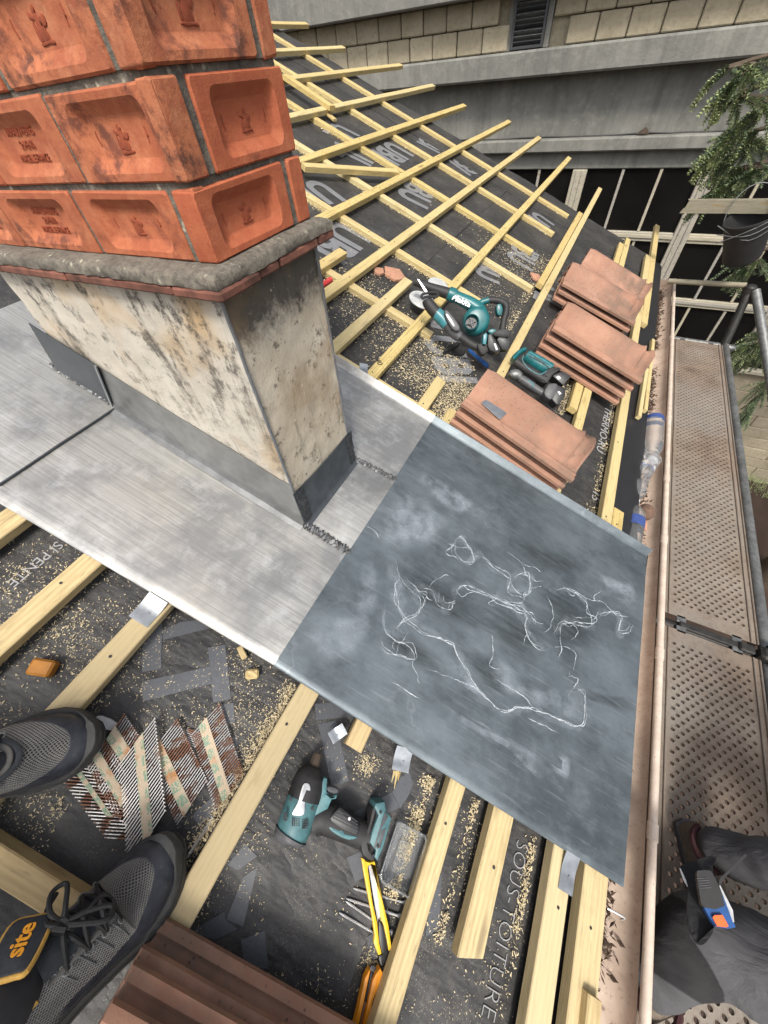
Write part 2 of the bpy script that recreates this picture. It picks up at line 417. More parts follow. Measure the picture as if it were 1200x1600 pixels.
M['brick_stamp'] = m_plain('brick_stamp', (.27, .06, .024), .85, 0, .3, 120, .3)
def f():
    t = NT('lichen_mortar'); a = t.noise(16, 6, .75); b = t.noise(110, 5, .75); v = t.vor(55)
    c = t.mix(t.ramp(a, [(.3, 0), (.7, 1)]), (.095, .083, .066), (.225, .20, .16))
    c = t.mix(t.ramp(b, [(.45, 0), (.7, .9)]), c, (.055, .05, .042))
    c = t.mix(t.math('MULTIPLY', t.ramp(v, [(.12, 1), (.22, 0)]), t.ramp(a, [(.45, 0), (.6, .7)])), c, (.50, .48, .36))
    return t.out(c, .95, 0, t.bump(t.math('ADD', a, b), .8, .004))
M['mortar'] = f()
def f():
    t = NT('terracotta'); a = t.noise(7, 5, .62); b = t.noise(70, 5, .7); g = t.noise(340, 3, .7); v = t.vor(85)
    c = t.mix(t.ramp(a, [(.32, 0), (.7, 1)]), (.25, .128, .083), (.39, .225, .155))
    dk = t.noise(4.5, 4, .6); xg = t.ramp(t.math('ADD', t.sep(t.co())[0], t.math('MULTIPLY', dk, .12)), [(.26, .35), (.37, 1)])
    c = t.mix(t.math('MULTIPLY', xg, t.ramp(dk, [(.42, 0), (.56, .85)])), c, (.125, .092, .068))
    c = t.mix(t.ramp(b, [(.45, 0), (.72, .5)]), c, (.30, .12, .075))
    c = t.mix(t.math('MULTIPLY', t.ramp(v, [(.14, 1), (.22, 0)]), t.ramp(dk, [(.46, 0), (.54, .8)])), c, (.05, .035, .03))
    c = t.mix(t.ramp(g, [(.6, 0), (.72, .45)]), c, (.12, .06, .04))
    c = t.mix(t.math('MULTIPLY', t.rnd(), .4), c, (.36, .19, .12))
    return t.out(c, .88, 0, t.bump(t.math('ADD', b, g), .4, .0012))
M['tile'] = f()
def f():
    t = NT('old_concrete'); a = t.noise(1.2, 6, .65); b = t.noise(9, 6, .7); st = t.noise(1, 6, .7, t.map((5, 5, .35), jitter=False), .4)
    c = t.mix(t.ramp(a, [(.3, 0), (.7, 1)]), (.145, .144, .128), (.24, .235, .208))
    c = t.mix(t.ramp(st, [(.45, 0), (.7, .7)]), c, (.10, .10, .09))
    c = t.mix(t.ramp(b, [(.5, 0), (.75, .5)]), c, (.31, .30, .265))
    return t.out(c, .92, 0, t.bump(b, .5, .02))
M['concrete'] = f()
def f():
    t = NT('cream_block'); a = t.noise(3, 6, .65); b = t.noise(26, 6, .7)
    c = t.mix(t.ramp(a, [(.3, 0), (.7, 1)]), (.31, .265, .18), (.45, .39, .285))
    c = t.mix(t.ramp(b, [(.5, 0), (.72, .7)]), c, (.19, .16, .108))
    c = t.mix(t.math('MULTIPLY', t.rnd(), .45), c, (.22, .19, .13))
    return t.out(c, .93, 0, t.bump(b, .7, .012))
M['block'] = f()
M['joint'] = m_plain('block_joint', (.31, .27, .19), .95, 0, .3, 30, .4)
M['louvre'] = m_plain('louvre_metal', (.06, .062, .066), .5, .3, .3, 20, .1)
def f():
    t = NT('dark_pane'); a = t.noise(2, 3, .5)
    c = t.mix(a, (.002, .002, .0025), (.012, .011, .010)); return t.out(c, .18, 0, None, Specular_IOR_Level=.22)
M['pane'] = f()
def f():
    t = NT('gutter_paint'); a = t.noise(14, 5, .65); b = t.noise(95, 5, .7)
    c = t.mix(t.ramp(a, [(.35, 0), (.7, 1)]), (.40, .30, .23), (.54, .43, .345))
    c = t.mix(t.ramp(b, [(.56, 0), (.72, .65)]), c, (.16, .11, .08))
    return t.out(c, .6, 0, t.bump(b, .2, .001))
M['gutter'] = f()
def f():
    t = NT('bead_paint'); a = t.noise(20, 5, .65); b = t.noise(130, 5, .7)
    c = t.mix(t.ramp(a, [(.35, 0), (.7, 1)]), (.50, .40, .32), (.64, .54, .45))
    c = t.mix(t.ramp(b, [(.58, 0), (.70, .7)]), c, (.18, .125, .09))
    return t.out(c, .55, 0, t.bump(b, .2, .001))
M['bead'] = f()
def f():
    t = NT('deck_steel'); a = t.noise(7, 6, .7); b = t.noise(70, 5, .75); d_ = t.noise(2.2, 4, .6)
    c = t.mix(t.ramp(a, [(.32, 0), (.68, 1)]), (.135, .096, .068), (.26, .20, .15))
    c = t.mix(t.ramp(d_, [(.42, 0), (.64, .7)]), c, (.235, .215, .185))
    c = t.mix(t.ramp(b, [(.5, 0), (.7, .6)]), c, (.11, .082, .06))
    return t.out(c, .75, .1, t.bump(b, .4, .0015))
M['deck'] = f()
M['galv'] = m_plain('galvanised_tube', (.22, .225, .22), .5, .6, .45, 40, .3)
M['dark_steel'] = m_plain('dark_steel', (.05, .048, .045), .55, .5, .5, 60, .4)
M['black_rubber'] = m_plain('black_rubber', (.022, .021, .021), .62, 0, .35, 90, .25)
M['black_plastic'] = m_plain('black_plastic', (.018, .018, .019), .42, 0, .4, 90, .2)
M['teal'] = m_plain('teal_plastic', (.012, .125, .135), .36, 0, .3, 55, .12)
M['teal_light'] = m_plain('teal_plastic_light', (.045, .205, .235), .36, 0, .3, 55, .12)
M['teal_dusty'] = m_plain('teal_plastic_dusty', (.075, .185, .20), .5, 0, .35, 80, .15)
M['grey_plastic'] = m_plain('grey_plastic', (.085, .085, .09), .5, 0, .35, 80, .15)
M['steel'] = m_plain('bright_steel', (.62, .62, .62), .36, .6, .25, 60, .1)
def f(name, lo):
    t = NT(name); a = t.noise(38, 5, .7, t.map((1, .5, 1))); r = t.ramp(a, [(lo, 0), (lo + .09, 1)])
    c = t.mix(r, (.36, .355, .35), (.20, .09, .05)); return t.out(c, t.math('ADD', .34, t.math('MULTIPLY', r, .3)), t.math('SUBTRACT', .8, t.math('MULTIPLY', r, .6)))
M['nail'] = f('nail_steel', .60); M['nail_rust'] = f('nail_rust', .46)
M['yellow'] = m_plain('yellow_plastic', (.80, .50, .02), .4, 0, .12, 60, .1)
M['orange'] = m_plain('orange_plastic', (.80, .30, .015), .4, 0, .12, 60, .1)
M['blue'] = m_plain('blue_plastic', (.015, .075, .24), .4, 0, .25, 60, .1)
M['red'] = m_plain('red_plastic', (.62, .06, .06), .4, 0, .2, 60, .1)
M['orange_red'] = m_plain('orange_button', (.85, .13, .025), .45, 0, .1, 60, .1)
M['white_print2'] = m_plain('white_lettering', (.62, .62, .62), .5, 0, .08, 60, .05)
M['site_orange'] = m_plain('orange_lettering', (.78, .33, .02), .6, 0, .1, 200, .2)
M['resin'] = m_plain('resinous_offcut', (.42, .17, .02), .6, 0, .3, 50, .3)
M['tape_disc'] = m_plain('pale_disc', (.52, .53, .52), .35, 0, .25, 40, .4)
M['shard'] = m_plain('tile_shard', (.45, .235, .15), .9, 0, .25, 60, .4)
M['label_blue'] = m_plain('bottle_label', (.05, .085, .26), .4, 0, .3, 90, .1)
M['stone'] = m_plain('brown_ball', (.16, .095, .065), .9, 0, .4, 70, .8)
M['soil'] = m_plain('red_soil', (.046, .027, .018), .95, 0, .5, 1.8, .8)
M['leaf_litter'] = m_plain('dead_leaves', (.085, .052, .033), .9, 0, .6, 90, .5)
M['house_wall'] = m_plain('roughcast', (.40, .34, .27), .95, 0, .2, 20, .6)
M['bark'] = m_plain('bark', (.09, .065, .045), .95, 0, .4, 25, .9)
def f():
    t = NT('clear_plastic'); a = t.noise(22, 3, .5)
    t.b.inputs['Transmission Weight'].default_value = .90; t.b.inputs['IOR'].default_value = 1.35
    return t.out((.88, .90, .91), .05, 0, t.bump(a, .35, .004))
M['clear'] = f()
def f():
    t = NT('sawdust_chips'); r = t.n('TexNoise'); r.inputs['Scale'].default_value = 900; t.put(r.inputs['Vector'], t.co())
    c = t.ramp(r.outputs['Fac'], [(.3, (.42, .31, .15)), (.5, (.64, .53, .32)), (.7, (.78, .71, .54))])
    return t.out(c, .85)
M['sawdust'] = f()
def f():
    t = NT('conifer_needles'); r = t.n('TexNoise'); r.inputs['Scale'].default_value = 9; r.inputs['Detail'].default_value = 4; t.put(r.inputs['Vector'], t.co())
    c = t.ramp(r.outputs['Fac'], [(.3, (.085, .12, .07)), (.52, (.15, .20, .11)), (.72, (.25, .31, .15))])
    return t.out(c, .65, 0, None, Subsurface_Weight=0.0)
M['needles'] = f()
def f():
    t = NT('needle_tips'); r = t.n('TexNoise'); r.inputs['Scale'].default_value = 14; t.put(r.inputs['Vector'], t.co())
    c = t.ramp(r.outputs['Fac'], [(.3, (.19, .24, .10)), (.7, (.40, .46, .22))]); return t.out(c, .65)
M['needle_tips'] = f()
# ------------------------------------------------------------------ setting: ground, house body, roof underlay
GZ = -4.6
def grid(x0, x1, y0, y1, nx, ny, zf):
    vs = [(x0 + (x1 - x0) * i / nx, y0 + (y1 - y0) * j / ny, 0) for j in range(ny + 1) for i in range(nx + 1)]
    vs = [(x, y, zf(x, y)) for x, y, _ in vs]
    fs = [(j * (nx + 1) + i, j * (nx + 1) + i + 1, (j + 1) * (nx + 1) + i + 1, (j + 1) * (nx + 1) + i) for j in range(ny) for i in range(nx)]
    return vs, fs
m = MB(); m.add(*grid(-60, 60, -60, 60, 12, 12, lambda x, y: GZ - .12)); struct(m.build('ground', M['soil']))
m = MB(); m.add(*grid(.9, 9, -4, 7.3, 70, 90, lambda x, y: GZ + .09 * noise.noise((x * 1.3, y * 1.3, 0)) + .05 * noise.noise((x * 5, y * 5, 3)))); struct(m.build('soil', M['soil'], smooth=60))

hw = thing('house', tmat(0, 0, 0), 'roughcast house under the stripped roof beside the scaffold', 'house')
m = MB(); m.box((-1.6, .6, (GZ - .33 - .14) / 2), (4.7, 6.7, -GZ - .33 - .14)); 
# gable walls follow the roof pitch
xs = (-3.95, .75)
def gable(y0, y1):
    vs = [(xs[0], y0, -.5), (xs[1], y0, -.5), (xs[1], y0, -xs[1] * math.tan(PITCH) - .10), (xs[0], y0, -xs[0] * math.tan(PITCH) - .10)]
    vs += [(x, y1, z) for x, _, z in vs]
    m.add(vs, [(0, 1, 2, 3), (7, 6, 5, 4), (0, 4, 5, 1), (1, 5, 6, 2), (2, 6, 7, 3), (3, 7, 4, 0)])
gable(3.7, 3.95); gable(-2.75, -2.5)
m.build('wall', M['house_wall'], hw)

m = MB()                                        # the membrane-covered roof deck, a slab with a wavy gable edge
vs = []; ny = 60
for j in range(ny + 1):
    u = -2.8 + (4.03 + 2.8) * j / ny; vs += [rp(-4.3, u), rp(.845, u), rp(.845, u, -.05), rp(-4.3, u, -.05)]
vs = [tuple(p) for p in vs]
for i in range(4): vs[ny * 4 + i] = vs[ny * 4 + i]
m.loft([vs[4 * j:4 * j + 4] for j in range(ny + 1)])
und = struct(m.build('roof_underlay', M['underlay'], None, None, 0))

# overlapping sheets and loose flaps of membrane
def sheet(pts, h, name, label, th=.0015, mat='underlay', h2=None):
    vu = [rf(x, y, h) for x, y in pts]; m = MB(); m.prism(vu, h - th, h, 0); c = vu[0]
    return rone(name, (c[0], c[1], h), m, M[mat], label, 'membrane')
def strip(v0, v1, u0, u1, h, lab):
    m = MB(); n = 60; top = []
    for i in range(n + 1):
        t = i / n; v = v0 + (v1 - v0) * t; wv = .010 * noise.noise((v * 5, u1 * 3, 1)) 
        top.append((v, u0, h)); top.append((v, u1 + wv, h + .002 + .003 * noise.noise((v * 9, 2, u1))))
    m.loft([[top[2 * i], top[2 * i + 1], (top[2 * i + 1][0], top[2 * i + 1][1], h - .002), (top[2 * i][0], top[2 * i][1], h - .002)] for i in range(n + 1)])
    return rone('underlay_sheet', (v0, u0, h), m, M['underlay'], lab, 'membrane')
def lap(vL, wd, seed, lab):                      # lower edge of one membrane roll lapped over the next, slightly lifted
    m = MB(); R_ = []
    for i in range(121):
        u = -2.75 + 6.75 * i / 120; e = vL + .008 * noise.noise((u * 1.3, seed, 0)) + .003 * noise.noise((u * 6, seed, 0)); li_ = .0012 + .006 * max(0, noise.noise((u * 2.1, seed, 4)))
        R_.append([(vL - wd, u, .0002), (vL - wd, u, .0006), (vL - .05, u, .0011), (e - .012, u, .0012 + li_ * .4), (e, u, .0010 + li_), (e, u, .0002 + li_), (vL - .05, u, .0001)])
    m.loft(R_); return rone('underlay_sheet', (vL, 0, 0), m, M['underlay'], lab, 'membrane', None, 60)
lap(rf(706, 375, 0)[0], .6, 3, 'membrane lap edge crossing the slope among the upper battens')
lap(.385, .3, 9, 'membrane lap edge nearest the gutter, beside the small lettering')
# gable-side skirt of membrane: ragged, past the last counter batten
m = MB(); R_ = []
for i in range(90):
    v = -4.2 + 4.93 * i / 89; e = 4.06 + .03 * noise.noise((v * 2.3, 0, 5)) + .012 * noise.noise((v * 11, 0, 5)); hh = .004 + .012 * max(0, noise.noise((v * 3, 7, 5)))
    R_.append([(v, 3.6, .003), (v, 3.9, .003 + hh * .6), (v, e, .002 + hh), (v, e + .002, -.03), (v, 3.9, -.004), (v, 3.6, -.003)])
m.loft(R_); rone('underlay_sheet', (-1, 3.6, .003), m, M['underlay'], 'wavy ragged membrane edge overhanging the far gable of the roof', 'membrane')

# ------------------------------------------------------------------ printed glyphs on the membrane (flat print)
gl = bpy.data.objects
def printpoly(polys, mat='print_grey', h=.0016, name='printed_mark'):
    m = MB()
    for p in polys:
        vu = [rf(x, y, h) for x, y in p]; m.prism(vu, h - .0012, h)
    c = rf(*polys[0][0], h); return m.shift((c[0], c[1], 0)).build(name, M[mat], und, roofmat(c[0], c[1], 0), 0)
def z(ox, oy, s): return lambda pts: [(ox + x / s, oy + y / s) for x, y in pts]
printpoly([[(325, 1012), (352, 1007), (361, 1092), (333, 1098)], [(222, 1065), (328, 1041), (332, 1068), (223, 1096)]])
printpoly([[(222, 978), (253, 974), (252, 1045), (222, 1050)], [(254, 985), (282, 972), (330, 966), (326, 982), (254, 1000)]])
printpoly([[(345, 1100), (365, 1098), (367, 1130), (348, 1135)]])
printpoly([[(498, 1132), (525, 1126), (545, 1220), (518, 1230)], [(492, 1100), (529, 1096), (560, 1120), (528, 1122), (494, 1125)]])
printpoly([[(552, 1270), (612, 1238), (625, 1262), (560, 1290)], [(626, 1215), (640, 1206), (655, 1262), (626, 1263), (613, 1238)]])
printpoly([[(690, 1365), (687, 1450), (665, 1464), (672, 1400)]])
printpoly([[(365, 1340), (383, 1318), (402, 1338), (372, 1360), (356, 1352)]])
Z1 = z(0, 1080, 2.857)
printpoly([Z1([(1085, 830), (1150, 785), (1085, 1050), (1010, 1020)]), Z1([(1000, 985), (1008, 1022), (1060, 1062), (960, 1110), (850, 1075)])])
printpoly([Z1([(1075, 1110), (1180, 1070), (1200, 1240), (1090, 1230)])])
printpoly([[(542, 1340), (575, 1325), (572, 1370), (555, 1378)]]); printpoly([[(573, 1465), (590, 1452), (593, 1496), (580, 1500)]])
printpoly([Z1([(860, 560), (880, 530), (1010, 420), (1020, 450), (960, 545), (890, 600)]), Z1([(1010, 220), (1060, 195), (1065, 330), (1040, 380)])])
def roof_text(body, px, py, size, ang, mat, off=0.0, h=.0022, sx=1.0, depth=.0006):
    v, u = rf(px, py, h); me = text_mesh(body, size, depth, off); me.materials.append(M[mat])
    o = link('printed_lettering', me, und, roofmat(v, u, h, ang)); o.scale = (sx, 1, 1); return o
roof_text('SOUS-TOITURE', 791, 1440, .044, -math.pi / 2, 'print_white', -.0012, sx=.90)
roof_text('THERMO-RU', 944, 670, .052, -math.pi / 2, 'print_white', 0, sx=1.15)
roof_text('15', 931, 775, .052, -math.pi / 2, 'print_white', 0, sx=1.1)
roof_text('SI PENTE', 56, 880, .030, -math.pi / 2, 'print_white', 0)
for i, (px, py, sc) in enumerate([(672, 222, .9), (730, 258, 1), (612, 238, 1), (553, 246, 1), (493, 300, 1), (526, 375, 1.05), (649, 300, 1), (480, 100, .9), (551, 143, .8), (532, 207, .9),
                       (840, 345, .85), (815, 398, .9), (874, 332, .8), (915, 365, .85), (858, 462, .95), (700, 560, .9), (760, 420, .7), (690, 505, .6)]):
    roof_text(['UBI', 'IBU', 'LI', 'JL', 'UL'][i % 5 if i > 2 else 0], px, py, .275 * sc, [-1.35, -1.75, -1.5][i % 3] + (.5 if i > 14 else 0), 'print_far', .010, .0022, .78)

# ------------------------------------------------------------------ chimney
ch = thing('chimney', tmat(-.44, .51, .12), 'stamped red brick chimney on a mould streaked cream rendered base', 'chimney')
CO = (-.44, .51, .12)
CX0, CX1, CY0, CY1 = -.752, -.133, .390, .636
PV = Vector((-.125, .5, .70))                     # the brickwork above the ledge leans very slightly
TILT = Matrix.Translation(PV) @ Matrix.Rotation(math.radians(-1.9), 4, 'Y') @ Matrix.Translation(-PV)
def cpart(name, mb, mats, smooth=35, parent=ch):
    if name not in ('rendered_base', 'corner_bead'): mb.tf(TILT)
    return mb.shift(CO).build(name, mats, parent, None, smooth)
def subgrid(m, p00, p10, p11, p01, nx, ny, amp, nrm, sd, mi=0, edge=True):
    P = [Vector(p) for p in (p00, p10, p11, p01)]; N_ = Vector(nrm); vs = []
    for j in range(ny + 1):
        for i in range(nx + 1):
            a, b = i / nx, j / ny; q = P[0] * (1 - a) * (1 - b) + P[1] * a * (1 - b) + P[2] * a * b + P[3] * (1 - a) * b
            k = amp * (noise.noise(q * 9 + Vector((sd, 0, 0))) + .6 * noise.noise(q * 34 + Vector((0, sd, 0))))
            vs.append(tuple(q + N_ * k))
    fs = [(j * (nx + 1) + i, j * (nx + 1) + i + 1, (j + 1) * (nx + 1) + i + 1, (j + 1) * (nx + 1) + i) for j in range(ny) for i in range(nx)]
    m.add(vs, fs, mi)
ZB, ZT = -.1, .664
m = MB()
subgrid(m, (CX0, CY0, ZB), (CX1, CY0, ZB), (CX1, CY0, ZT), (CX0, CY0, ZT), 70, 80, .0035, (0, -1, 0), 1, 0)
subgrid(m, (CX1, CY0, ZB), (CX1, CY1, ZB), (CX1, CY1, ZT), (CX1, CY0, ZT), 34, 90, .0026, (1, 0, 0), 4, 1)
subgrid(m, (CX1, CY1, ZB), (CX0, CY1, ZB), (CX0, CY1, ZT), (CX1, CY1, ZT), 20, 20, .002, (0, 1, 0), 2, 0)
subgrid(m, (CX0, CY1, ZB), (CX0, CY0, ZB), (CX0, CY0, ZT), (CX0, CY1, ZT), 10, 20, .002, (-1, 0, 0), 3, 1)
m.add([(CX0, CY0, ZT), (CX1, CY0, ZT), (CX1, CY1, ZT), (CX0, CY1, ZT)], [(0, 1, 2, 3)])
cpart('rendered_base', m, [M['render'], M['render_end']], 60)
# thin metal corner beads on the render arrises
m = MB()
for (x, y) in ((CX1 + .001, CY0 - .001), (CX1 + .001, CY1 + .001)):
    m.tube([(x + .0015 * noise.noise((0, 0, k * .7)), y + .0015 * noise.noise((5, 0, k * .7)), .12 + (ZT - .12) * k / 14) for k in range(15)], .0032, 6)
cpart('corner_bead', m, M['zinc_clip'])
# slab of mortar with lichen on thin red tiles
SX0, SX1, SY0, SY1 = -.80, -.103, .366, .660
m = MB(); n = 60
def slabring(z0, ins, amp, sd):
    R = []
    for k in range(4):
        a = [(SX0 + ins, SY0 + ins), (SX1 - ins, SY0 + ins), (SX1 - ins, SY1 - ins), (SX0 + ins, SY1 - ins)]
        p, q = Vector(a[k]), Vector(a[(k + 1) % 4]); cnt = 70 if k % 2 == 0 else 34
        for i in range(cnt):
            r = p.lerp(q, i / cnt); d_ = amp * noise.noise((r.x * 30, r.y * 30, sd)) + amp * .9 * noise.noise((r.x * 110, r.y * 110, sd))
            R.append((r.x + d_, r.y + d_, z0 + amp * .8 * noise.noise((r.x * 25, r.y * 25, sd + 9))))
    return R
m.loft([slabring(.6800, .003, .0018, 1), slabring(.6815, .000, .0032, 2), slabring(.6925, .0005, .0032, 2), slabring(.6960, .0035, .0028, 2), slabring(.6990, .014, .002, 5), slabring(.7005, .024, .003, 5), slabring(.700, .07, .001, 6)])
cpart('mortar_slab', m, M['mortar'], 60)
def slip(x0, x1, y0, y1):
    m = MB(); m.box(((x0 + x1) / 2, (y0 + y1) / 2, .6735), (x1 - x0, y1 - y0, .0135), None, .003); cpart('tile_slip', m, M['slip'])
for a, b in ((-.80, -.668), (-.664, -.462), (-.458, -.2), (-.197, -.1005)): slip(a, b, .3655 + random.uniform(-.001, .0015), .45)
for a, b in ((.452, .50), (.503, .61), (.613, .662)): slip(-.19, -.1040, a, b)
slip(-.80, -.66, .455, .662); slip(-.655, -.195, .60, .662)
# bricks on edge with a sunken panel
def rrect(cx, cz, hx, hz, r, k=5):
    P = []
    for (sx, sz, a0) in ((1, -1, -90), (1, 1, 0), (-1, 1, 90), (-1, -1, 180)):
        for i in range(k + 1):
            a = math.radians(a0 + 90 * i / k); P.append((cx + sx * (hx - r) + r * math.cos(a), cz + sz * (hz - r) + r * math.sin(a)))
    return P
def frogbrick(L, H, T, frog=True, sd=0):
    m = MB(); hx, hz = L / 2, H / 2
    def R(ins, y, wob=0, r=.003): 
        return [(x + wob * noise.noise((x * 60 + sd, zz * 60, 0)), y + wob * .5 * noise.noise((x * 40, zz * 40 + sd, 5)), zz + wob * noise.noise((x * 60, zz * 60 + sd, 9))) for x, zz in rrect(0, 0, hx - ins, hz - ins, r)]
    rings = [R(-.0012, T, .001), R(-.0012, .0028, .0030), R(.0010, .0003, .0030)]
    if frog:
        fx, fz = hx * .30, hz * .27
        def F(ins, y, r): return [(x, y, zz) for x, zz in rrect(0, 0, hx - fx - ins, hz - fz - ins, r)]
        rings += [F(-.0022, .0006, .013), F(0, .0022, .012), F(.0075, .0098, .010), F(.0105, .0112, .008)]
    m.loft([r[::-1] for r in rings]); return m
def brick(face, a0, a1, z0, z1, T=.036, frog=True, txt=None):
    L, H = a1 - a0, z1 - z0; c = (a0 + a1) / 2; zc = (z0 + z1) / 2; j = random.uniform(-.0012, .0012)
    me = frogbrick(L, H, T, frog, random.random() * 50).mesh('brick', M['brick'], 24)
    y0, y1, x0, x1 = .402 + j, .628 - j, -.748 + j, -.125 - j
    Mx = {'L': tmat(c, y0, zc), 'E': tmat(x1, c, zc, math.pi / 2), 'B': tmat(c, y1, zc, math.pi), 'W': tmat(x0, c, zc, -math.pi / 2)}[face]
    o = link('brick', me, ch, Matrix.Translation(-Vector(CO)) @ TILT @ Mx)
    if txt == 'words':
        for k, (s_, zz, sz) in enumerate((('ARNAUD PIERRES', .27, .0105), ('St HENRI', 0, .0105), ('MARSEILLE-FRANCE', -.27, .0100))):
            t = text_mesh(s_, sz * L / .198, .0013); t.materials.append(M['brick_stamp'])
            q = link('stamp', t, o, Matrix.Translation((0, .0112, zz * H * .62)) @ Matrix.Rotation(math.pi / 2, 4, 'X')); q.scale = (.80, 1.15, 1)
    elif txt == 'crest':
        m = MB(); s_ = H * .17
        e_ = random.random() * 90; s_ *= random.uniform(.85, 1.2)
        def P(pts, d=.0013): m.prism([(x * s_ + .0016 * noise.noise((x * 3, y_ * 3, e_)), y_ * s_ + .0016 * noise.noise((x * 3, y_ * 3, e_ + 7))) for x, y_ in [tuple(q)[:2] for q in cromc([Vector((a, b, 0)) for a, b in pts], 3)]], -d, d, .0004)
        P([(-.75, -1.0), (.75, -1.0), (.65, -.8), (-.65, -.8)]); P([(-.45, -.78), (.5, -.78), (.42, -.1), (.22, .35), (-.1, .4), (-.35, -.1)])
        P([(.05 + .2 * math.cos(a), .58 + .2 * math.sin(a)) for a in np.arange(0, 6.28, .6)]); P([(.3, -.2), (.85, -.1), (.9, .25), (.5, .3), (.3, .05)]); P([(-.3, .1), (-.8, .3), (-.6, .55), (-.2, .3)]); P([(-.75, -.7), (-.5, -.75), (-.55, .1), (-.75, -.1)])
        m.build('stamp', M['brick_stamp'], o, Matrix.Translation((0, .0114, 0)) @ Matrix.Rotation(math.pi / 2, 4, 'X'))
        for sx in (-1, 1):
            m = MB(); a = [(sx * L * .235, 0, -.006), (sx * L * .245, -.0004, 0), (sx * L * .24, 0, .007)]; m.tube(a, .0014, 6); m.build('pull_mark', M['brick_stamp'], o, Matrix.Translation((0, .0116, 0)))
    return o
m = MB(); m.box((-.4365, .515, 1.07), (.590, .196, .76)); cpart('mortar_core', m, M['mortar'])
z0 = .7015
for c in range(9):
    H = .0745 if c == 0 else .0785; z1 = z0 + H; odd = c % 2 == 0
    if odd:
        brick('E', .402, .584, z0, z1, .034, True, 'crest'); brick('E', .598, .628, z0, z1, .03, False)
        for k, (a, b) in enumerate(((-.748, -.604), (-.596, -.383), (-.371, -.173))): brick('L', a, b, z0, z1, .036, True, ['crest', 'words', 'crest'][k])
        brick('L', -.158, -.127, z0, z1, .02, False)
        for a, b in ((-.748, -.55), (-.54, -.34), (-.33, -.165)): brick('B', a, b, z0, z1, .036)
        brick('W', .442, .628, z0, z1, .036)
    else:
        brick('E', .456, .628, z0, z1, .034, True, 'crest'); brick('E', .402, .438, z0, z1, .02, False)
        for k, (a, b) in enumerate(((-.748, -.537), (-.527, -.326), (-.316, -.126))): brick('L', a, b, z0, z1, .036, True, ['crest', 'words', 'crest'][k])
        for a, b in ((-.71, -.52), (-.51, -.32), (-.31, -.162)): brick('B', a, b, z0, z1, .036)
        brick('W', .402, .588, z0, z1, .036)
    m = MB(); m.box((-.4365, .515, z1 + .00425), (.6125 - .003, .2175 - .003, .0087)); cpart('bed_joint', m, M['mortar'])
    gapsL = ((-.600, .008), (-.377, .012), (-.1655, .015)) if odd else ((-.532, .010), (-.321, .010))
    for gx_, gw_ in gapsL: m = MB(); m.box((gx_, .4155, (z0 + z1) / 2), (gw_ + .002, .019, H)); cpart('perpend', m, M['mortar'])
    gy_, gw_ = (.591, .014) if odd else (.447, .018)
    m = MB(); m.box((-.1385, gy_, (z0 + z1) / 2), (.019, gw_ + .002, H)); cpart('perpend', m, M['mortar'])
    z0 = z1 + .0085

# ------------------------------------------------------------------ zinc flashing round the chimney and apron to the gutter
HZ = .0585
zf = RT('zinc_flashing', (-.1, .3, HZ), 'grey sheet zinc flashing and apron soldered round the chimney foot', 'flashing')
def zsheet(v0, v1, u0, u1, h, name, mat, lipL=True, lipU=True, nv=40, nu=40, amp=.0024, sd=0, u0b=None, parent=None, lowlip=.007):
    prof = []                                       # along u: folded lip, flat, raised welt
    u0b = u0 if u0b is None else u0b
    rings = []
    for i in range(nv + 1):
        t = i / nv; v = v0 + (v1 - v0) * t; ua = u0 + (u0b - u0) * t; P = []
        if lipL: P += [(ua + .004, h - lowlip), (ua - .001, h - lowlip + .004), (ua - .0015, h - .003), (ua + .002, h)]
        else: P += [(ua, h)]
        for j in range(1, nu): 
            uu = ua + (u1 - ua) * j / nu; P.append((uu, h + amp * (noise.noise((v * 3 + sd, uu * 3, 0)) + .35 * noise.noise((v * 11, uu * 11 + sd, 2))) * min(1, 6 * min(j / nu, 1 - j / nu) + .05)))
        if lipU: P += [(u1 - .022, h), (u1 - .012, h + .004), (u1 - .004, h + .018), (u1 + .0, h + .020), (u1 + .003, h + .016), (u1 + .005, h - .002)]
        else: P += [(u1, h)]
        top = [(v, a, b) for a, b in P]; bot = [(v, a, b - .0011) for a, b in P[::-1]]
        rings.append(top + bot)
    m = MB(); m.loft(rings); return zf.part(name, m, M[mat], 50, parent)
zsheet(-.757, -.030, .054, .985, HZ - .0012, 'side_sheet', 'zinc_bright', u0b=.070, nv=60)
zsheet(-1.19, -.750, .080, .98, HZ + .0055, 'back_sheet', 'zinc_bright', lipL=True, lipU=True, sd=9, u0b=.083)
zsheet(-.032, .853, .069, .983, HZ + .0012, 'apron_sheet', 'zinc_dull', sd=4, nv=70, nu=60, u0b=.063)
# front lip of the back sheet, turned down over the side sheet
m = MB(); m.prism([(-.7505, .082), (-.7475, .082), (-.7475, .384), (-.7505, .384)], HZ - .0005, HZ + .0058); zf.part('drip_fold', m, M['zinc_flash'])
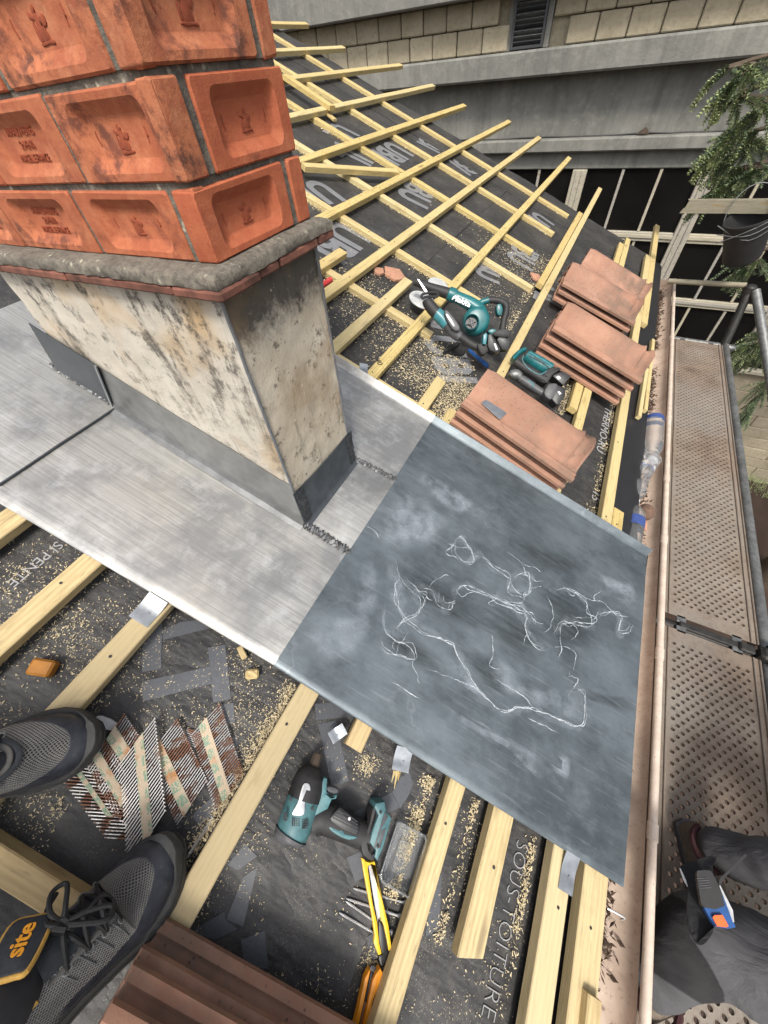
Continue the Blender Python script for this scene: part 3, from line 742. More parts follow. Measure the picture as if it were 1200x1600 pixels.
# insert sheet at the chimney foot
m = MB(); m.prism([(-.172, .388), (-.029, .386), (-.027, .664), (-.172, .650)], HZ - .001, HZ + .0026, .0004); zf.part('insert_sheet', m, M['zinc_bright'])
def seam(a, b, r, name='solder_seam', mat='solder', n=60, zig=.5):
    a, b = Vector(a), Vector(b); d_ = (b - a).normalized(); sd = Vector((0, 0, 1)).cross(d_); P = []; rr = []
    for i in range(n + 1):
        t = i / n; P.append(tuple(a.lerp(b, t) + sd * (zig * r * (1 if i % 2 else -1) * random.uniform(.3, 1)) + Vector((0, 0, random.uniform(-.2, .3) * r)))); rr.append(r * random.uniform(.65, 1.25))
    m = MB(); m.tube(P, rr, 7, 0, True, (1, .55)); return m
zf.part('solder_seam', seam((-.180, .655, HZ + .001), (-.028, .668, HZ + .003), .0085), M['solder'])
zf.part('solder_seam', seam((-.180, .386, HZ + .001), (-.030, .385, HZ + .003), .0105), M['solder'])
zf.part('solder_seam', seam((-.95, .386, HZ + .012), (-.757, .384, HZ + .013), .007), M['solder'])
# upstands
def wpart(name, mb, mat, smooth=40):               # zinc part given in world coordinates
    inv = roofmat(*zf.o).inverted(); mb.v = [tuple(inv @ Vector(p)) for p in mb.v]; return mb.build(name, M[mat], zf.e, None, smooth)
def zr(x, h=HZ): return (h - x * math.sin(PITCH)) / math.cos(PITCH)      # world z of roof height h at world x
m = MB(); R_ = []
for i in range(41):
    x = -.735 + (-.130 + .735) * i / 40; zb = zr(x); tp = .148 + .003 * noise.noise((x * 6, 0, 0)) + (.004 if i > 38 else 0)
    y = .3845 + .0008 * noise.noise((x * 14, 3, 0))
    R_.append([(x, y - .022, zb + .0006), (x, y - .008, zb + .0045), (x, y - .001, zb + .016), (x, y + .0005, zb + tp * .5), (x, y + .0018, zb + tp), (x, y + .0035, zb + tp), (x, y + .002, zb + .016), (x, y - .008, zb + .002)])
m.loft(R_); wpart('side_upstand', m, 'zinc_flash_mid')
P_ = [ony(45, 505, .382), ony(150, 571, .382), ony(176, 634, .382), ony(150, 620, .382), ony(95, 588, .382)]
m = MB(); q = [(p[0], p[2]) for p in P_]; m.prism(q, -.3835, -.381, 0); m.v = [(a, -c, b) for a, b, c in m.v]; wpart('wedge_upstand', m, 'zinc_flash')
m = MB(); m.tube([tuple(P_[1] + np.array([0, -.002, 0])), tuple(P_[2] + np.array([0, -.002, 0]))], .0032, 6); wpart('folded_edge', m, 'zinc_clip')
m = MB(); xe = CX1 + .006; R_ = []
for i in range(21):
    y = .3825 + (.645 - .3825) * i / 20; zb = zr(xe) ; tp = .127 - .010 * (i / 20) - .006 * math.sin(math.pi * i / 20)
    R_.append([(xe + .016, y, zr(xe + .016) + .001), (xe + .006, y, zb + .002), (xe, y, zb + .014), (xe - .001, y, zb + tp), (xe - .003, y, zb + tp), (xe - .002, y, zb + .01), (xe + .008, y, zb - .002)])
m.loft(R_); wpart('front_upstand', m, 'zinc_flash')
def bumpy(x0, z0, x1, z1, y0, y1, sd):
    m = MB(); vs, fs = [], []; n, k = 40, 8
    for i in range(n + 1):
        for j in range(k + 1):
            t, s_ = i / n, j / k; wv = .004 * noise.noise((t * 12, sd, 0))
            vs.append((x0 + (x1 - x0) * t + .004 * abs(noise.noise((t * 22, s_ * 5, sd))) + .002 * math.sin(math.pi * s_), y0 + (y1 - y0) * s_ + wv, z0 + (z1 - z0) * t))
    fs = [(i * (k + 1) + j, i * (k + 1) + j + 1, (i + 1) * (k + 1) + j + 1, (i + 1) * (k + 1) + j) for i in range(n) for j in range(k)]
    m.add(vs, fs); return m
wpart('solder_corner', bumpy(xe, zr(xe) + .004, xe, zr(xe) + .126, .386, .416, 2), 'solder_dark', 70)
wpart('solder_corner', bumpy(xe, zr(xe) + .004, xe, zr(xe) + .116, .622, .650, 6), 'solder_dark', 70)
# lime stains on the apron
Z8 = z(420, 640, 2.0)
ST = [[(580,410),(602,405),(630,435),(636,468),(612,476),(585,445),(579,412)], [(640,460),(670,455),(700,495),(745,525),(760,560),(790,575),(815,562),(812,522),(790,518),(750,530)],
 [(738,438),(790,480),(800,512)], [(790,480),(830,490),(852,506)], [(580,592),(590,562),(620,552),(680,575),(730,596),(790,616),(815,650),(825,676)],
 [(690,582),(760,612),(800,642),(806,690),(830,735),(862,752)], [(870,580),(890,622),(884,672),(860,702)], [(885,575),(930,560),(980,590),(1000,632),(1012,660),(1000,682),(950,672),(910,660),(890,702)],
 [(910,660),(905,712),(912,750),(905,782)], [(950,672),(960,696),(945,726)], [(380,455),(400,492),(410,522),(390,548),(400,602),(430,652),(480,692),(520,716),(570,726),(585,762),(620,822),(660,882),(720,940),(780,930),(830,936),(880,952),(930,976),(976,990),(986,940),(982,882),(946,870),(930,902)],
 [(410,522),(450,562),(476,602),(466,642),(420,666),(400,692)], [(455,556),(500,560),(530,602),(560,622),(582,592)], [(360,602),(365,682),(400,722),(440,738),(450,780),(400,772),(360,742),(350,716)],
 [(700,842),(760,872),(800,902),(822,932)], [(1020,642),(1062,632),(1100,652),(1090,692),(1122,702),(1142,672)], [(800,966),(850,986),(906,1010)], [(500,810),(560,835),(620,862),(650,880)], [(1005,600),(1040,605),(1080,640),(1135,650)],
 [(690,700),(700,760),(690,800),(730,810)], [(380,850),(430,880),(470,900)], [(880,740),(930,742),(955,760),(950,820)], [(300,360),(330,372),(340,400)]]
def softmesh(rows, vals, name, mat):
    """rows of points across a stain with an edge fade value per column"""
    m = MB(); n = len(vals); m.add([p for r in rows for p in r], [(i * n + j, i * n + j + 1, (i + 1) * n + j + 1, (i + 1) * n + j) for i in range(len(rows) - 1) for j in range(n - 1)])
    o = zf.part(name, m, M[mat], 0); at = o.data.attributes.new('soft', 'FLOAT', 'POINT'); k = len(rows)
    at.data.foreach_set('value', [v * min(1, 5 * i / k + .1, 5 * (k - 1 - i) / k + .1) for i in range(k) for v in vals]); return o
def ribbon(L_, wlo, whi, h, name, mat, jit=3.0, sd=0, peak=1.0):
    vu = [Vector((*rf(x + random.uniform(-jit, jit), y + random.uniform(-jit, jit), HZ + .003), 0)) for x, y in Z8(L_)]
    P, R2 = crom(vu, [random.uniform(wlo, whi) for _ in vu], 10); rows = []
    for i, p in enumerate(P):
        t = (P[min(i + 1, len(P) - 1)] - P[max(i - 1, 0)]).normalized(); nn = Vector((-t.y, t.x, 0)); wv = .004 * noise.noise((p.x * 45, p.y * 45, sd)) + .0015 * noise.noise((p.x * 150, p.y * 150, sd)); k = R2[i] * (1 + .8 * noise.noise((p.x * 70, p.y * 70, 4 + sd)))
        rows.append([(p.x + nn.x * (wv + k * q), p.y + nn.y * (wv + k * q), h) for q in (-1, -.4, .15, 1)])
    softmesh(rows, [0, peak, peak, 0], name, mat)
for li, L_ in enumerate(ST):
    ribbon(L_, .0008, .0020, HZ + .0040 + .00003 * li, 'lime_stain', 'stain', 2.5, li)
    if len(L_) > 4: ribbon(L_, .007, .016, HZ + .0034 + .00002 * li, 'lime_halo', 'bloom', 6, li + 40, .55)
    if len(L_) > 5: ribbon(L_, .0009, .002, HZ + .0046 + .00003 * li, 'lime_stain', 'stain', 7, li + 80)
for k in range(26):                              # fine branching tide marks running off the big ones
    L_ = random.choice([q for q in ST if len(q) > 4]); i = random.randrange(len(L_) - 1); x, y = L_[i]; a = random.uniform(0, 6.28); P_ = [(x, y)]
    for _ in range(random.randint(2, 5)): a += random.gauss(0, .7); x += 22 * math.cos(a) * random.uniform(.4, 1.3); y += 18 * math.sin(a) * random.uniform(.4, 1.3); P_.append((x, y))
    ribbon(P_, .0006, .0017, HZ + .0050 + .00002 * k, 'lime_stain', 'stain', 2, k + 200)
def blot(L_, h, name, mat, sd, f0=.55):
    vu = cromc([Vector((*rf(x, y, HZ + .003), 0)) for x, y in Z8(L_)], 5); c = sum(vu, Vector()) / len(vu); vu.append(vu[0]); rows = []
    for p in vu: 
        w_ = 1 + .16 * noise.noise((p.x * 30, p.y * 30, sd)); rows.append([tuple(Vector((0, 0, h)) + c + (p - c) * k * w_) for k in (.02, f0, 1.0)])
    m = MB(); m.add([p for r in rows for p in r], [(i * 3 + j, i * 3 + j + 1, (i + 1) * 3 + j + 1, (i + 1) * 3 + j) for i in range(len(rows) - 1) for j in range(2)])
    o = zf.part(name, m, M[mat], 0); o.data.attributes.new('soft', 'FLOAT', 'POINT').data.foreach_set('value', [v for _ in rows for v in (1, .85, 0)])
for k, L_ in enumerate([[(515,898),(600,955),(700,1005),(800,1052),(830,1070),(860,1100),(855,1160),(842,1148),(812,1095),(740,1055),(640,1005),(560,950)], [(880,1080),(935,1085),(945,1115),(935,1158),(885,1125)], [(1025,510),(1090,530),(1145,548),(1148,640),(1090,600),(1040,580)],
     [(330,300),(460,260),(560,345),(520,420),(400,440),(320,400)], [(690,760),(760,800),(820,900),(760,900),(700,850)], [(280,480),(330,470),(350,600),(300,710),(270,700)], [(560,770),(620,830),(680,900),(600,860)], [(370,470),(420,530),(440,640),(400,650),(365,560)], [(800,870),(900,870),(985,890),(980,985),(900,950),(820,930)], [(90,720),(200,640),(330,640),(300,760),(180,800)], [(450,180),(560,230),(700,330),(640,350),(480,260)]]):
    blot(L_, HZ + .0027 + .00005 * k, 'pale_bloom', 'bloom', k)
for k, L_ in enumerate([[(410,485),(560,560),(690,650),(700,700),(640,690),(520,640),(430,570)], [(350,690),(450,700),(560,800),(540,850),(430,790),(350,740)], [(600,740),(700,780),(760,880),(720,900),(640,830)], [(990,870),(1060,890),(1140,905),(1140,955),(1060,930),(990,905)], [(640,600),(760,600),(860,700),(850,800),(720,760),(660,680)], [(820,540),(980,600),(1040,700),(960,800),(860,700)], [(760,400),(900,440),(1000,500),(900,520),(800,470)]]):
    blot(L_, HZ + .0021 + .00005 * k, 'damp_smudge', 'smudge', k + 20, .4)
# ------------------------------------------------------------------ counter battens and battens
HB = .048                                        # top of the battens over the underlay
def timber(a, b, wd, th, htop, label, cat='batten', group=None, mat='batten', name='roof_batten', cut0=0.0, cut1=0.0, nails=()):
    """a, b = (v, u) ends of the centre line of the top face"""
    a, b = Vector(a), Vector(b); L = (b - a).length; yaw = math.atan2((b - a).y, (b - a).x)
    m = MB(); n = max(6, int(L / .05)); R_ = []; sd = random.random() * 90; ch = .0022
    for i in range(n + 1):
        t = i / n; x = L * t; wv = .0016 * noise.noise((x * 1.6, sd, 0)); wz = .0012 * noise.noise((x * 1.9, sd, 7))
        h = wd / 2 + .0007 * noise.noise((x * 9, sd, 3)); y0, y1 = wv - h, wv + h; zt = wz; zb = wz - th
        P = [(y0, zb), (y1, zb), (y1, zt - ch), (y1 - ch, zt), (y0 + ch, zt), (y0, zt - ch)]
        sk = [(cut0 if i == 0 else cut1 if i == n else 0) * (y - wv) for y, _ in P]
        R_.append([(x + s_, y, z_) for (y, z_), s_ in zip(P, sk)])
    m.loft(R_)
    for x in [q for q in nails if .02 < q < L - .02]:
        m.disc((x, random.uniform(-.006, .006), -.0004), .0030, .0014, 8, (0, 0, 1), 1)
    o = m.build(name, [M[mat], M['dark_steel']], None, roofmat(a.x, a.y, htop, yaw), 30); return tag(o, label, cat, group)
def along(px0, px1, v=None, h=HB):               # eaves-parallel batten between two end pixels
    p, q = rf(*px0, h), rf(*px1, h); vm = (p[0] + q[0]) / 2 if v is None else v; return (vm, p[1]), (vm, q[1])
GC = 'counter battens running down the stripped slope'; GB = 'roof battens nailed along the slope'
cb_u = [(3.80, -4.0, -.02), (3.304, -4.0, .06), (2.83, -4.0, .05), (2.385, -4.0, .03), (1.945, -4.0, .12), (1.478, -4.0, .10), (1.04, -4.0, .03)]
cl = ['counter batten nearest the far gable edge', 'second counter batten in from the far gable edge', 'third counter batten in from the gable, ending at the cut-off above the paired battens',
      'counter batten running behind the grey tile shards towards the paired battens', 'counter batten passing under the blower nozzle', 'counter batten passing under the reciprocating saw grip', 'counter batten along the upper edge of the zinc, with sawdust beside it']
ends = [(891, 333), (870, 358), (836, 388), (838, 440), (740, 487), (690, 505), (686, 640)]
for (u, v0, _), lab, e in zip(cb_u, cl, ends):
    p = rf(*e, .024); timber((v0, u), (p[0], u), .042, .024, .024, lab, 'batten', GC, name='counter_batten', nails=[.3 + .36 * k for k in range(10)])
for u, lab in ((.62, 'counter batten hidden under the apron'), (.16, 'counter batten under the lower edge of the zinc')):
    timber((-2, u), (.80, u), .042, .024, .022, lab, 'batten', GC, name='counter_batten')
def crossn(u0, u1): return [abs(u - u0) for u, _, _ in cb_u if min(u0, u1) < u < max(u0, u1)]
def B(px0, px1, label, wd=.043, v=None, h=HB, th=.026, u1=None, mat='batten', **k):
    a, b = along(px0, px1, v, h)
    if u1 is not None: b = (b[0], u1)
    return timber(a, b, wd, th, h, label, 'batten', GB, mat, nails=crossn(a[1], b[1]), **k)
B((475, 33), (440, 38), 'batten end highest up by the chimney, crossing above the gable', u1=1.0)
B((531, 69), (445, 82), 'second batten from the top of the slope, poking past the gable edge', u1=1.0)
B((622, 97), (460, 125), 'third batten from the top of the slope, poking past the gable edge', u1=1.0)
B((674, 130), (460, 183), 'batten fourth from the ridge whose tail ends over the grey ledge', u1=1.0)
B((726, 163), (474, 248), 'batten fifth from the ridge with a loose offcut lying beside it', u1=1.0)
B((799, 190), (488, 340), 'long batten meeting the chimney brickwork at its lowest course', u1=1.0)
B((849, 217), (549, 423), 'long batten whose lower run passes beside the terracotta shards', u1=1.0, v=-.672)
PB = B((893, 247), (578, 592), 'batten with a pencilled number at its end, running under the blower nozzle', v=-.306)
B((638, 436), (519, 545), 'short batten with rough sawn top end between chimney and tape discs', u1=1.0)
B((535, 390), (496, 418), 'stub of batten sticking out beside the chimney slab')
B((693, 594), (650, 643), 'short stub nailed by the zinc upstand beside the sawdust heap', cut0=.15)
B((905, 330), (838, 439), 'shorter left batten of the doubled pair above the tools', v=.062, wd=.040)
B((936, 292), (745, 615), 'longer right batten of the doubled pair, running down to the tile stack', v=.106, wd=.040, u1=.995)
B((959, 372), (900, 640), 'left batten of the pair under the two middle tile stacks', v=.454, wd=.040)
B((970, 365), (910, 640), 'right batten of the pair under the two middle tile stacks', v=.497, wd=.040, u1=1.1)
B((1024, 349), (1000, 500), 'batten near the eaves whose tall tip stands against the far windows', v=.735, wd=.044)
B((1007, 395), (960, 805), 'batten near the eaves carrying the lower ends of the tile stacks', v=.690, wd=.042, u1=1.02, h=HB + .001)
B((918, 768), (905, 800), 'square batten end peeping out between the zinc and the low tile stack', v=.476, wd=.045, u1=.9)
B((968, 797), (960, 850), 'short filler batten touching the zinc welt below the sawdust line', v=.738, wd=.044, u1=.93, h=HB - .004)
B((740, 660), (715, 690), 'batten under the left end of the near tile stack', v=.02, wd=.05, u1=.95, h=HB - .003)
B((780, 690), (760, 720), 'batten under the near tile stack beside its left corner', v=.13, wd=.045, u1=.95, h=HB - .005)
# below the zinc
def BL(v, ua, ub, label, wd=.045, **k): return timber((v, ua), (v, ub), wd, .026, k.pop('h', HB), label, 'batten', GB, k.pop('mat', 'batten_dry'), nails=[.17, .62], **k)
rv = lambda x, y: rf(x, y, HB)[0]; ru = lambda x, y: rf(x, y, HB)[1]
BL(rv(20, 805), .16, -1.4, 'batten corner showing at the left edge under the bright zinc', .05)
BL((rv(131, 866) + rv(156, 881)) / 2, .16, -1.5, 'upper batten at left between the zinc and the photographer', .046)
BL((rv(204, 970) + rv(231, 983)) / 2, .10, -1.5, 'batten with a zinc clip at its top, passing under the grey shoe', .046)
BL((rv(467, 1075) + rv(493, 1092)) / 2, .16, -1.6, 'batten beside the nail strips, edged with sawdust', .047)
BL((rv(560, 1130) + rv(560, 1160)) / 2 + .004, .14, ru(556, 1172), 'short batten stub just under the zinc above the impact driver', .040)
BL((rv(695, 1220) + rv(723, 1234)) / 2 + .008, .16, -1.6, 'batten between the clear plastic box and the zinc apron', .038)
BL(rv(787, 1275), .14, ru(752, 1508), 'batten cut off square beside the big printed lettering', .050, cut1=-.35)
BL(rv(885, 1345) - .008, .14, -1.6, 'batten with a knot and a zinc clip near the gutter', .050)
BL(rv(940, 1370) - .006, .14, -1.6, 'outermost wide batten along the gutter below the zinc', .060, h=HB - .006)
BL(rv(915, 1550) + .012, ru(915, 1548), -1.6, 'offcut lying on top of the outermost batten', .030, h=HB + .012)
p = rf(129, 1398, .05); q = rf(63, 1430, .05); uu = (p[1] + q[1]) / 2
timber((-1.6, uu), (-.055, uu), abs(p[1] - q[1]) * .98, .034, .05, 'wide knotty plank behind the right shoe at lower left', 'plank', None, 'batten_dry', name='timber_plank')
# loose and packing pieces
def loose(p0, p1, wd, th, h, label, cat='offcut', mat='batten', name='timber_offcut', **k): 
    return timber(rf(*p0, h), rf(*p1, h), wd, th, h, label, cat, None, mat, name, **k)
loose((474, 256), (621, 266), .040, .026, .062, 'loose batten lying across the others by the chimney', 'batten')
loose((445, 115), (520, 165), .045, .026, .075, 'split double batten lying near the top of the slope', 'batten', cut1=.2)
loose((505, 170), (524, 186), .03, .012, .03, 'small wood scrap on the membrane near the ridge side')
loose((1022, 530), (1010, 640), .020, .02, .036, 'thin lath by the gutter above the bottles, right one', 'lath', name='timber_lath')
loose((1012, 575), (1000, 650), .020, .02, .034, 'thin lath by the gutter above the bottles, left one', 'lath', name='timber_lath')
m = MB(); v, u = rf(65, 1043, .02); m.box((v, u, .014), (.040, .030, .026), Matrix.Rotation(.35, 3, 'Z'), .004); rone('timber_offcut', (v, u, 0), m, M['resin'], 'small amber resinous wood block on the membrane', 'offcut')
m = MB(); v, u = rf(394, 1053, .02); m.box((v, u, .012), (.028, .020, .022), Matrix.Rotation(.6, 3, 'Z'), .004); rone('timber_offcut', (v, u, 0), m, M['batten_dry'], 'small pale wood block on the membrane below the zinc', 'offcut')
m = MB(); v, u = rf(378, 1019, .02); m.box((v, u, .010), (.030, .013, .018), Matrix.Rotation(-.5, 3, 'Z'), .002); rone('timber_offcut', (v, u, 0), m, M['batten_dry'], 'sliver of wood tucked under the zinc edge', 'offcut')
v, u = rf(592, 566, HB); me = text_mesh('40', .032, .0003); me.materials.append(M['dark_steel']); 
link('pencil_number', me, PB, PB.matrix_basis.inverted() @ roofmat(v, u, HB + .0014, -.75))

# zinc holding clips
def clip(px, py, wd, ln, ang, label, h=HB + .001):
    v, u = rf(px, py, h); m = MB(); R_ = []
    for i in range(9):
        t = i / 8; y = .5 * ln - ln * t; zz = .009 * (1 - t) ** 3 + .0006 * math.sin(9 * t); R_.append([(-wd / 2, y, zz + .0012), (wd / 2, y, zz + .0012), (wd / 2, y, zz), (-wd / 2, y, zz)])
    m.loft(R_)
    m.disc((.1 * wd, -.1 * ln, .002), .003, .0012, 8)
    return tag(m.build('zinc_clip', M['zinc_clip'], None, roofmat(v, u, h, ang)), label, 'clip', 'zinc clips holding the sheet edges')
clip(233, 953, .046, .058, 0.0, 'zinc clip folded over the batten left of the impact driver side')
clip(628, 1186, .038, .044, .25, 'small torn zinc clip with wood splinters under the apron edge')
clip(887, 1362, .034, .068, 0.0, 'bent zinc clip on the knotted batten near the gutter')
clip(568, 577, .030, .036, .6, 'small zinc tab on the counter batten above the chimney sheet')
clip(527, 1146, .024, .034, -.5, 'flat zinc scrap tab beside the short batten stub', .03)

# ------------------------------------------------------------------ interlocking clay tiles
TL, TW = .445, .232
def tilemesh():
    nx, ny = 44, 40; top = []
    def sst(a, b, x): t = min(1, max(0, (x - a) / (b - a))); return t * t * (3 - 2 * t)
    for j in range(ny + 1):
        y = TW * j / ny; row = []
        hump = .054 * sst(.05, .15, y) - .042 * sst(.165, .232, y)
        rib = .008 * math.exp(-((y - .010) / .0055) ** 2) + .007 * math.exp(-((y - .030) / .0050) ** 2)
        for i in range(nx + 1):
            x = TL * i / nx
            col = .0115 * math.exp(-((x - .392) / .0065) ** 2) * sst(.03, .09, y) + .0130 * math.exp(-((x - .436) / .0085) ** 2) * sst(.02, .07, y) - .007 * sst(.395, .408, x) * (1 - sst(.42, .432, x)) * sst(.03, .09, y)
            head = -.006 * (1 - sst(.0, .03, x)) * sst(.04, .07, y)
            endr = 1 - .55 * (1 - sst(.0, .016, x)) if y < .05 else 1
            taper = 1 - .12 * sst(.40, .45, x) * sst(.12, .23, y)
            row.append((x - .012 * sst(.16, .232, y) * sst(.38, .45, x), y, .016 + (hump * taper + rib * endr + col + head)))
        top.append(row)
    m = MB(); vs = [p for r in top for p in r]; n0 = len(vs); vs += [(p[0], p[1], p[2] - .0155 - (.0 if .05 < p[1] else -.004)) for r in top for p in r]
    W = nx + 1; fs = []
    for j in range(ny):
        for i in range(nx):
            a = j * W + i; fs.append((a, a + 1, a + W + 1, a + W)); fs.append((n0 + a + W, n0 + a + W + 1, n0 + a + 1, n0 + a))
    for i in range(nx): fs.append((i + 1, i, n0 + i, n0 + i + 1)); a = ny * W + i; fs.append((a, a + 1, n0 + a + 1, n0 + a))
    for j in range(ny): a = j * W; fs.append((a, a + W, n0 + a + W, n0 + a)); a = j * W + nx; fs.append((a + W, a, n0 + a, n0 + a + W))
    m.add(vs, fs); return m.mesh('roof_tile', M['tile'], 50)
TILE = tilemesh(); tile_n = [0]
NTH = {1: [''], }
def stack(ref, yaw, labels, h0, group, pitch=.036, jit=.006):
    """ref = pixel of the far upper-left corner of the TOP tile"""
    n = len(labels); ht = h0 + pitch * (n - 1)
    v, u = rf(*ref, ht + .045)
    for k, lab in enumerate(labels):               # labels from the top down
        hh = ht - pitch * k; a = yaw + random.uniform(-.012, .012) * (k > 0)
        o = bpy.data.objects.new('roof_tile', TILE); COL.objects.link(o)
        dv, du = (random.uniform(-jit, jit), random.uniform(-jit, jit)) if k else (0, 0)
        Mx = roofmat(v + dv, u + du, hh, a) @ Matrix.Translation((0, -TW, 0)); o.matrix_local = Mx
        tag(o, lab, 'roof tile', group)
def yawpx(p, q, h): a, b = rf(*p, h), rf(*q, h); return math.atan2(b[1] - a[1], b[0] - a[0])
stack((768, 571), yawpx((765, 574), (921, 682), .14), ['top tile of the near stack, with a zinc offcut lying on it', 'middle tile of the near stack beside the zinc welt', 'lowest tile of the near stack beside the zinc welt'], HB + .004, 'tiles stacked beside the zinc', .043, .001)
stack((887, 469), yawpx((887, 469), (1014, 548), .2), ['top tile of the tallest stack, dark spots at its upper end', 'second tile down in the tallest stack by the eaves', 'third tile down in the tallest stack by the eaves', 'lowest tile of the tallest stack by the eaves'], HB, 'tiles in the tallest stack by the eaves', .042)
stack((893, 408), yawpx((893, 408), (1000, 470), .16), ['top tile of the middle stack, blackened along its back', 'second tile of the middle stack near the eaves', 'lowest tile of the middle stack near the eaves'], HB, 'tiles in the middle stack', .038)
stack((922, 388), yawpx((922, 388), (1014, 445), .13), ['top tile of the farthest stack towards the windows', 'lower tile of the farthest stack towards the windows'], HB, 'tiles in the farthest stack', .036)
# stack at the photographer's feet: turned end for end
def nearstack(corners, labels, hs, yaw):
    for (px, py), lab, h in zip(corners, labels, hs):
        o = bpy.data.objects.new('roof_tile', TILE); COL.objects.link(o)
        v, u = rf(px, py, h + .022); o.matrix_local = roofmat(v, u, h, yaw) @ Matrix.Translation((-TL, 0, 0)); tag(o, lab, 'roof tile', 'tiles stacked at the foot of the photo')
nearstack([(250, 1436), (219, 1484), (205, 1511), (172, 1572)], ['lowest tile of the stack next to the right shoe', 'second tile from the bottom next to the right shoe', 'third tile from the bottom next to the right shoe', 'topmost tile of the stack next to the right shoe'], [HB, HB + .034, HB + .068, HB + .102], math.pi + .03)
m = MB(); c = rf(775, 634, .175); Rr = Matrix.Rotation(-.55, 3, 'Z')
m.box((0, 0, 0), (.085, .042, .0016), None, .0004); o = m.build('zinc_offcut', M['zinc_clip'], None, roofmat(c[0], c[1], .163, -.28) @ Matrix.Rotation(.12, 4, 'X')); tag(o, 'small grey zinc offcut lying on the near tile stack', 'offcut')
for px, py, s_, lab in ((615, 428, .06, 'flat square terracotta shard beside the batten end'), (592, 424, .035, 'brown tile shard half under the counter batten'), (838, 433, .05, 'pointed terracotta shard in the sawdust by the doubled pair')):
    v, u = rf(px, py, .01); m = MB(); P = [(v + s_ * random.uniform(.7, 1.1) * math.cos(a), u + s_ * random.uniform(.7, 1.1) * math.sin(a)) for a in (0.3, 1.5, 2.9, 4.3, 5.3)]
    m.prism(P, .002, .014, .001); rone('tile_shard', (v, u, 0), m, M['shard'], lab, 'tile shard')

# ------------------------------------------------------------------ gutter
gx, gz, gr = .862, -.405, .060
gt = thing('gutter', tmat(gx, 1.0, gz), 'pinkish beige half round gutter along the eaves, littered with debris', 'gutter')
Y0, Y1 = -1.7, 4.03
def gpart(name, mb, mats, smooth=50): return mb.shift((gx, 1.0, gz)).build(name, mats, gt, None, smooth)
m = MB(); R_ = []
for i in range(60):
    y = Y0 + (Y1 - Y0) * i / 59; sag = .0015 * noise.noise((y * 1.7, 0, 0)); P = []
    for k in range(15): a = math.radians(188 + (352 - 188) * k / 14); P.append((gx + gr * math.cos(a), y, gz + gr * math.sin(a) + sag))
    P = [(gx - gr, y, gz + .035)] + P
    R_.append(P + [(gx + (x - gx) * 1.03, yy, zz - .0016) for x, yy, zz in P[::-1]])
m.loft(R_); gpart('trough', m, M['gutter'])
m = MB(); m.tube([(gx + gr + .009, Y0 + (Y1 - Y0) * i / 40, gz + .006 + .0012 * noise.noise((i * .8, 3, 0))) for i in range(41)], .0105, 12); gpart('bead', m, M['bead'])
for y in (3.95, 3.0, 2.05, 1.57, 1.2, .70, .21, -.75): 
    m = MB(); m.tube([(gx + gr + .009, y - .019, gz + .006), (gx + gr + .009, y + .019, gz + .006)], .0125, 12); gpart('sleeve_joint', m, M['bead'])
m = MB(); m.prism([(gx + gr * math.cos(math.radians(a)), gz + gr * math.sin(math.radians(a))) for a in range(180, 361, 12)], 0, .003); m.v = [(a, Y1 - c, b) for a, b, c in m.v]; gpart('end_cap', m, M['gutter'])
# black drip strip between roof and gutter
m = MB(); R_ = []
for i in range(50):
    u = -1.7 + 5.73 * i / 49; a = .012 * noise.noise((u * 1.2, 0, 0)) * .3
    R_.append([tuple(rp(v, u, h)) for v, h in ((.70, .004), (.83 + a, .0045), (.862 + a, -.004), (.868 + a, -.03), (.864 + a, -.03), (.855 + a, -.004), (.70, .0005))])
m.loft(R_); tag(m.build('drip_strip', M['edge_black'], None, None, 30), 'black membrane strip hanging into the gutter at the eaves', 'drip strip')
